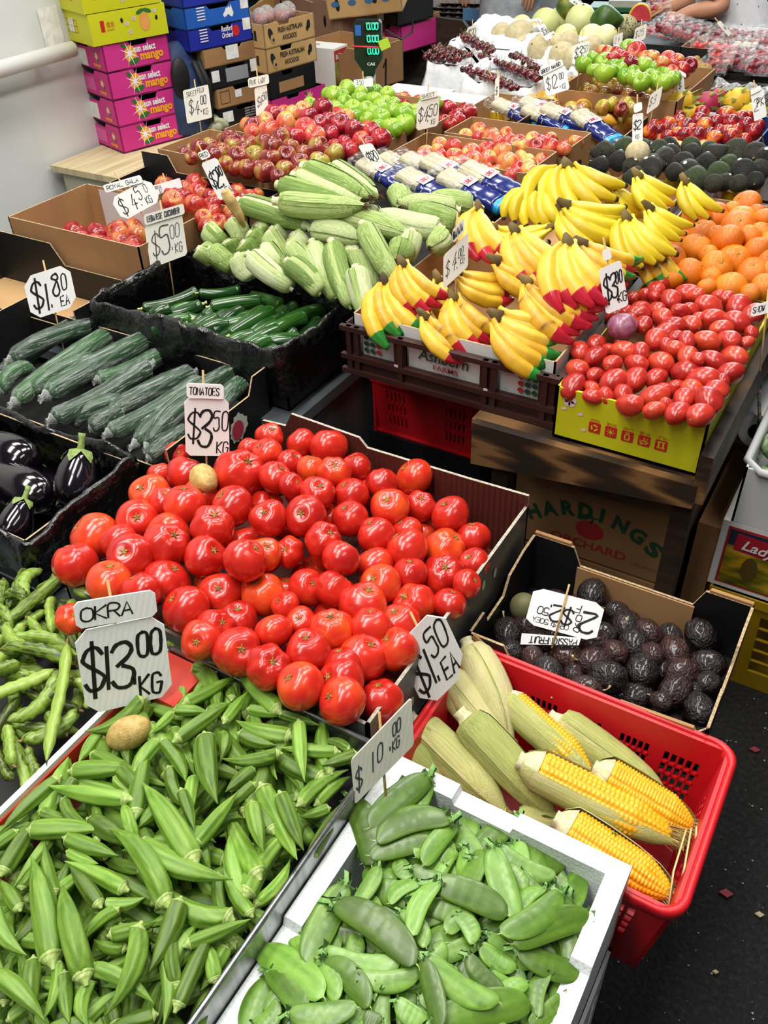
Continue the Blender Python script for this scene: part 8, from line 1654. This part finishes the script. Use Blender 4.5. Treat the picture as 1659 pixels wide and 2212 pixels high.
V += [hip + Vector((.02, -.1, -.1)), Vector((.03, -.12, .48)), Vector((.06, -.12, .09)), Vector((-.1, -.14, .05)), hip + Vector((.02, .1, -.1)), Vector((.05, .12, .48)), Vector((.1, .12, .09)), Vector((-.06, .12, .05))]
R += [.1, .07, .045, .04, .1, .07, .045, .04]; n = len(V) - 8; E += [(0, n), (n, n + 1), (n + 1, n + 2), (n + 2, n + 3), (0, n + 4), (n + 4, n + 5), (n + 5, n + 6), (n + 6, n + 7)]
body = skin_body('body', V, E, R, m_skin, t)
head(t, hd, (-1, -.35, -.35), m_skin)
def cloth_tube(name, mat, pts, rad, par, n=28, up=(0, 1, 0)):
    b = MB(); b.sweep(pts, rad, n, up=up, caps=False); noisy(b, .008, 14); return b.obj(name, mat, par)
cloth_tube('blouse', m_blouse, [hip + Vector((.015, 0, -.12)), hip + Vector((0, 0, .0)), hip.lerp(sh, .4), hip.lerp(sh, .8), sh + Vector((-.01, 0, .05)), nk], [(.2, .19), (.19, .175), (.165, .145), (.175, .14), (.15, .11), (.075, .07)], t)
for a, c in ((shL, elL), (shR, elR)): cloth_tube('short_sleeve', m_blouse, [a + (a - c) * .15, a.lerp(c, .15), a.lerp(c, .45)], [.075, .08, .078], t)
cloth_tube('trousers', m_trous, [hip + Vector((.0, 0, .02)), hip + Vector((.02, 0, -.1)), hip + Vector((.03, 0, -.2))], [(.17, .16), (.185, .165), (.17, .15)], t)
for sy in (-1, 1): cloth_tube('trouser_leg', m_trous, [hip + Vector((.03, sy * .085, -.14)), Vector((.045, sy * .115, .48)), Vector((.08, sy * .12, .1))], [(.1, .1), (.085, .085), (.07, .07)], t)
for sy in (-1, 1): b = MB(); b.ball((.0, sy * .12, .04), (.14, .05, .045), 16, 10); b.obj('shoe', m_black, t)
pw = wrR + o0
punnet(1437, 15, .98, 'clear punnet of berries held up in the hands of the person', m_berry, .3, .4); pu = [o for o in bpy.data.objects if o.get('label', '').startswith('clear punnet of berries held')][0]; del pu['group']; pu.location = Vector(wrR) + o0 + Vector((-.085, -.02, -.035))
put(blob_proto('black_bag', m_black, (1, .7, .8), amp=.1), 'hand_bag', at_y(1535, 68, 4.9), None, .07, None, 'black bag hanging in front of the person in the dotted blouse', 'bag')
# person in a long grey garment behind the cherries
Y1 = 5.05
m_robe = M('grey_garment', [(.3, '8f959c'), (.7, 'b4b9bf')], 'noise', .9, 14, bump=.2)
t = thing('person', 'person in a long plain grey garment standing behind the cherry boxes', 'person', (at_y(1100, 40, Y1)[0], Y1, 0))
V = [(0, 0, .95), (0, 0, 1.2), (0, 0, 1.42), (0, 0, 1.5), (-.19, 0, 1.4), (-.24, 0, 1.12), (-.2, -.12, .98 + .05), (.19, 0, 1.4), (.24, 0, 1.12), (.2, -.12, .98 + .05)]
V = [Vector(v) for v in V]; R = [.11, .1, .09, .05, .055, .045, .032, .055, .045, .032]; E = [(0, 1), (1, 2), (2, 3), (2, 4), (4, 5), (5, 6), (2, 7), (7, 8), (8, 9)]
hand_chain(V, E, R, V[6], 6, (.1, -.5, -.6), (0, -1, .6), .4); hand_chain(V, E, R, V[9], 9, (-.1, -.5, -.6), (0, -1, .6), .4)
n = len(V); V += [Vector(v) for v in ((-.09, 0, .85), (-.09, 0, .48), (-.09, .02, .09), (-.09, -.12, .05), (.09, 0, .85), (.09, 0, .48), (.09, .02, .09), (.09, -.12, .05))]; R += [.09, .065, .045, .04] * 2; E += [(0, n), (n, n + 1), (n + 1, n + 2), (n + 2, n + 3), (0, n + 4), (n + 4, n + 5), (n + 5, n + 6), (n + 6, n + 7)]
skin_body('body', V, E, R, m_skin2, t); head(t, (0, 0, 1.64), (0, -1, -.1), m_skin2)
b = MB(); b.sweep([(0, 0, .12), (0, 0, .5), (0, 0, .9), (0, 0, 1.2), (0, 0, 1.42), (0, 0, 1.5)], [(.2, .16), (.18, .15), (.165, .135), (.18, .13), (.19, .1), (.08, .075)], 40, sec=lambda ph, t: 1 + .04 * cos(9 * ph) * (1 - t), up=(1, 0, 0), caps=False); noisy(b, .006, 12); b.obj('long_garment', m_robe, t)
for sx in (-1, 1): b = MB(); b.sweep([(sx * .15, 0, 1.42), (sx * .22, 0, 1.28), (sx * .24, -.01, 1.12), (sx * .22, -.08, 1.06)], [.07, .068, .06, .05], 16, caps=False); b.obj('sleeve', m_robe, t)
for sx in (-1, 1): b = MB(); b.ball((sx * .09, -.06, .04), (.045, .13, .04), 14, 10); b.obj('shoe', m_black, t)
# ------------------------------------------------------------------ price signs
S = lambda *a: [(a[i], a[i + 1]) for i in range(0, 8, 2)]
sign('large white OKRA card, $13.00 KG, standing at the back of the okra tray', S(160, 1367, 350, 1327, 376, 1500, 187, 1545), .70, [('$', .03, .28, .5, .55), ('1', .27, .25, .52, .8), ('3', .33, .25, .52, .62), ('.', .57, .25, .4, .6), ('00', .66, .55, .3, .5), ('KG', .62, .08, .24, .62)], S(160, 1300, 332, 1277, 343, 1326, 163, 1363), 'OKRA', pen=.12)
sign('white octagonal $1.50 EA card tilted over the ripe corn', S(852, 1398, 948, 1308, 1012, 1442, 922, 1540), .64, [('$', .06, .22, .5, .6), ('1', .38, .2, .5, .8), ('.', .45, .2, .4, .6), ('50', .52, .5, .36, .55), ('EA', .58, .12, .26, .6)], clip=.26, pen=.12)
sign('greyish $10.00 KG card turned sideways at the foam box corner', S(756, 1640, 890, 1512, 893, 1605, 768, 1742), .715, [('$', .05, .25, .42, .55), ('1', .33, .3, .42, .8), ('0', .42, .38, .36, .55), ('.', .62, .4, .4, .5), ('00', .68, .6, .26, .5), ('KG', .66, .3, .22, .55)], clip=.05, aged=True, ink=m_inkgrey, pen=.15)
sign('white TOMATOES card, $3.50 KG, in the round tomatoes', S(397, 860, 495, 862, 495, 985, 402, 984), .79, [('$', .06, .3, .46, .6), ('3', .28, .18, .62, .5), ('.', .6, .3, .35, .5), ('50', .64, .45, .34, .4), ('KG', .7, .05, .2, .6)], S(403, 827, 483, 832, 484, 862, 403, 860), 'TOMATOES', clip=.1, pen=.1)
sign('$1.80 EA card standing between the empty tray and the wrapped cucumbers', S(48, 600, 148, 570, 168, 658, 70, 693), .80, [('$', .1, .22, .6, .55), ('1', .38, .1, .62, .8), ('.', .46, .15, .4, .5), ('8', .55, .36, .5, .45), ('0', .76, .45, .36, .45), ('EA', .66, .1, .22, .6)], clip=.2, pen=.12)
sign('LEBANESE CUCUMBER card, $5.00 KG, against the gala apple box', S(310, 488, 394, 462, 404, 548, 327, 582), .81, [('$', .12, .25, .5, .5), ('5', .34, .22, .62, .52), ('00', .62, .5, .32, .45), ('.', .62, .25, .4, .5), ('KG', .7, .14, .22, .5)], S(309, 465, 397, 439, 399, 462, 314, 487), 'LEBANESE CUCUMBER', clip=.06, aged=True, ink=m_inkgrey, pen=.08, ppen=.2)
sign('ROYAL GALA card, $4.50 KG, over the striped apples by the wall', S(236, 428, 322, 386, 348, 430, 268, 480), .90, [('$', .1, .2, .6, .55), ('4', .36, .15, .62, .55), ('.', .55, .18, .4, .5), ('5', .56, .42, .5, .5), ('0', .78, .55, .32, .5), ('KG', .68, .12, .28, .55)], S(220, 401, 304, 377, 309, 394, 230, 416), 'ROYAL GALA', clip=.22, pen=.09)
sign('narrow $2.00 EA card leaning over the bright red apples', S(431, 352, 470, 340, 504, 420, 476, 434), .93, [('$', .06, .35, .35, .5), ('2', .3, .3, .42, .42), ('00', .6, .55, .24, .3), ('.', .66, .3, .3, .5), ('EA', .62, .1, .16, .6)], S(427, 330, 446, 322, 457, 338, 434, 347), 'RED', clip=.12, pen=.12)
sign('SWEET FUJI card, $4.00 KG, in front of the backpack', S(395, 195, 449, 183, 459, 253, 404, 268), .95, [('SWEET', .12, .78, .14, .55), ('FUJI', .56, .82, .14, .5), ('$', .16, .28, .38, .5), ('4', .38, .2, .4, .5), ('.', .6, .25, .3, .5), ('00', .62, .46, .26, .42), ('KG', .68, .14, .18, .55)], clip=.04, pen=.09, aged=True)
sign('narrow aged $4.50 card with a wide name plate, left of the pink apples', S(547, 187, 578, 182, 578, 232, 556, 256), .98, [('$', .14, .3, .32, .6), ('4', .36, .3, .34, .55), ('50', .6, .42, .26, .42)], S(535, 169, 580, 160, 582, 180, 537, 191), 'PINK LADY', clip=.08, pen=.09, aged=True, ppen=.1)
sign('aged $4.50 KG card right of the green apples', S(902, 218, 948, 207, 948, 271, 898, 283), .95, [('$', .08, .3, .42, .55), ('4', .32, .25, .5, .5), ('.', .5, .22, .3, .5), ('50', .56, .38, .38, .45), ('KG', .66, .1, .16, .55)], S(908, 203, 945, 194, 947, 208, 909, 217), 'SWEET', clip=.1, pen=.09, aged=True)
sign('$1.80 card lying slanted over the noodle packs', S(772, 313, 803, 310, 834, 358, 806, 368), .93, [('$', .08, .2, .45, .5), ('1', .34, .2, .5, .7), ('8', .44, .26, .42, .42), ('0', .66, .34, .36, .42)], clip=.12, pen=.1)
sign('aged $4.00 KG card turned sideways in the bananas', S(957, 556, 1013, 498, 1010, 580, 958, 622), .97, [('$', .1, .3, .4, .5), ('4', .36, .28, .5, .5), ('.', .55, .25, .3, .5), ('00', .6, .5, .26, .42), ('KG', .68, .26, .2, .5)], S(975, 500, 1003, 468, 1003, 500, 980, 525), 'BANANA', clip=.06, pen=.08, aged=True, ppen=.18)
sign('white $3.00 KG card stuck in the purple onion', S(1292, 580, 1341, 565, 1358, 656, 1310, 683), .94, [('$', .08, .28, .5, .42), ('3', .36, .3, .5, .42), ('.', .58, .2, .3, .5), ('00', .64, .55, .26, .3), ('KG', .62, .14, .2, .55)], S(1300, 543, 1317, 536, 1323, 558, 1304, 564), '', clip=.1, pen=.11)
sign('white $12.00 KG card on the mangoes, in front of the cherries', S(1170, 158, 1222, 139, 1230, 194, 1182, 207), .94, [('$', .08, .25, .45, .5), ('1', .32, .22, .5, .7), ('2', .36, .24, .5, .5), ('.', .62, .2, .3, .5), ('00', .66, .5, .26, .4), ('KG', .7, .1, .2, .5)], S(1163, 152, 1214, 127, 1217, 141, 1168, 165), 'GREEN MANGO', clip=.08, pen=.09, ppen=.22)
sign('$3.50 card among the melons, behind the green apples', S(1240, 97, 1274, 87, 1270, 130, 1235, 140), .96, [('$', .1, .28, .5, .55), ('3', .34, .26, .56, .5), ('50', .62, .44, .36, .4)], S(1249, 82, 1270, 75, 1270, 84, 1250, 90), '', clip=.1, pen=.1)
sign('$20 card in the rearmost cherry box', S(1009, 60, 1032, 51, 1031, 88, 1009, 96), .88, [('$', .1, .35, .45, .55), ('2', .36, .35, .45, .5), ('0', .6, .4, .4, .5)], clip=.1, pen=.11, aged=True)
sign('small tilted card on a wire above the rockmelons', S(1160, 56, 1176, 51, 1193, 80, 1180, 89), .96, [('$', .1, .35, .4, .5), ('5', .4, .35, .4, .5), ('0', .65, .35, .3, .5)], clip=.12, pen=.1)
sign('tall thin sign card standing in the avocados', S(1366, 247, 1390, 243, 1388, 305, 1366, 308), .93, [('$', .12, .45, .3, .6), ('2', .45, .45, .3, .6), ('KG', .3, .12, .14, .6)], S(1369, 228, 1386, 217, 1388, 240, 1369, 243), '', clip=.1, pen=.1)
sign('narrow card turned edgewise left of the dragon fruit', S(1405, 205, 1432, 184, 1424, 228, 1395, 248), .9, [('$', .1, .35, .4, .5), ('3', .4, .35, .4, .5)], clip=.1, pen=.09, aged=True)
sign('narrow card in front of the box corner of green apples', S(1463, 170, 1476, 160, 1480, 198, 1464, 206), .9, [('$', .2, .35, .3, .6)], S(1464, 148, 1482, 160, 1482, 168, 1464, 158), '', clip=.1, pen=.1)
sign('card reading 2 packs, right of the dragon fruit', S(1621, 203, 1650, 192, 1656, 250, 1630, 264), .9, [('2', .1, .35, .4, .6), ('PKS', .36, .45, .3, .5)], S(1621, 195, 1642, 184, 1645, 194, 1622, 206), '', clip=.1, pen=.08, group=None)
sign('card with a price right of the honeydews, by the watermelon', S(1372, 62, 1398, 50, 1394, 84, 1368, 94), .96, [('$', .1, .35, .4, .5), ('2', .35, .35, .4, .5), ('5', .6, .35, .4, .5)], clip=.1, pen=.1, aged=True, below=.28)
sign('small card between the honeydews and the green apples', S(1326, 78, 1346, 68, 1344, 96, 1324, 104), .94, [('2', .15, .35, .4, .5), ('4', .5, .35, .4, .5)], clip=.1, pen=.1, aged=True, below=.28)
sign('white card with a slanted edge in front of the person in the dotted blouse', S(1548, 50, 1556, 44, 1580, 72, 1574, 78), .92, [('4', .3, .35, .3, .6)], clip=.05, pen=.1, aged=True)
sign('thin edgewise card in front of the cherries', S(1070, 172, 1079, 160, 1077, 235, 1067, 245), .87, [('$', .2, .5, .2, .6)], clip=.05, pen=.1, aged=True)
sign('small card above the stubby bananas', S(1147, 372, 1178, 362, 1172, 388, 1158, 402), .96, [('BAN', .1, .55, .3, .5), ('K', .5, .1, .25, .6)], clip=.1, pen=.14, aged=True)
sign('small 3.50 card behind the green apples, left of the scale pole', S(763, 172, 806, 169, 805, 186, 766, 190), .97, [('3.50', .12, .35, .55, .6)], clip=.08, pen=.12)
sign('white SNOW PEA card cut off at the right edge above the roma tomatoes', S(1625, 660, 1690, 644, 1690, 668, 1620, 686), .93, [('SNOW', .06, .3, .5, .55), ('PEA', .6, .3, .5, .55)], clip=.2, pen=.18)
sign('faded card lying behind the pear in the bright red apples', S(325, 402, 390, 384, 393, 405, 335, 422), .89, [('ROYAL', .1, .55, .3, .55), ('$2', .2, .1, .35, .6)], clip=.06, pen=.12)
sign('price card lying in the frontmost cherry sack', S(1048, 158, 1078, 172, 1098, 200, 1060, 185), .86, [('$', .2, .4, .3, .6), ('9', .5, .4, .3, .6)], clip=.05, pen=.1, aged=True)
sign('white card at the top behind the melons', S(1228, 2, 1240, -6, 1262, 10, 1252, 18), .97, [('$', .2, .4, .3, .6)], clip=.1, pen=.1)
# the passionfruit card lies upside down
def lay(lb, quad, plate):
    n = np.array([.1, -.75, .65]); n /= np.linalg.norm(n); foot = at(1210, 1370, .60)
    t = thing('price_sign', lb, 'price sign', foot); f = Vector(foot); c = [Vector(on_plane(p[0], p[1], foot, n)) - f for p in quad]; U = ((c[1] - c[0]) + (c[2] - c[3])) / 2; V_ = ((c[0] - c[3]) + (c[1] - c[2])) / 2; bl = sum(c, Vector()) / 4 - U / 2 - V_ / 2
    b = MB(); k = .13; b.prism([bl + U * x + V_ * y for x, y in ((k, 0), (1 - k, 0), (1, k), (1, 1 - k), (1 - k, 1), (k, 1), (0, 1 - k), (0, k))], Vector(n) * -.0035); b.obj('card', m_signs, t)
    l = MB(); tr = bl + U + V_; r, u = -U.normalized(), -V_.normalized(); h = V_.length
    for (s, x, y, sz, wd) in (('2', .06, .32, .5, .7), ('F', .3, .18, .2, .7), ('O', .26, .42, .18, .7), ('R', .25, .66, .2, .7), ('$', .38, .36, .4, .6), ('2', .52, .34, .4, .7), ('.', .7, .36, .3, .5), ('50', .72, .46, .2, .6), ('OR $1.50EA', .4, .76, .13, .7)): strokes(l, s, tr - U * x - V_ * (1 - y) * 0 - V_ * (y - 0), r, u * -1 if False else u, sz * h, wd, pen=.13)
    l.obj('lettering', m_ink, t)
    p = [Vector(on_plane(q_[0], q_[1], foot + n * .003, n)) - f for q_ in plate]; PU = p[1] - p[0]; PV = p[0] - p[3]; q_ = MB(); q_.prism([p[3], p[2], p[1], p[0]], Vector(n) * -.0035); q_.obj('name_plate', m_signs, t)
    l = MB(); strokes(l, 'PASSIONFRUIT', p[1] - PU * .06 - PV * .2, -PU.normalized(), -PV.normalized(), PV.length * .55, .55, pen=.16); l.obj('name_lettering', m_ink, t)
    s = MB(); a, e = [Vector(on_plane(*pp, foot + n * .006, n)) - f for pp in ((1230, 1262), (1192, 1400))]; s.tube(a, e, .002, n=6); s.obj('skewer', m_skewer, t)
lay('white PASSIONFRUIT price card lying upside down in the passionfruit box', [(1158, 1268), (1304, 1306), (1290, 1388), (1130, 1345)], [(1127, 1368), (1255, 1378), (1250, 1394), (1124, 1392)])
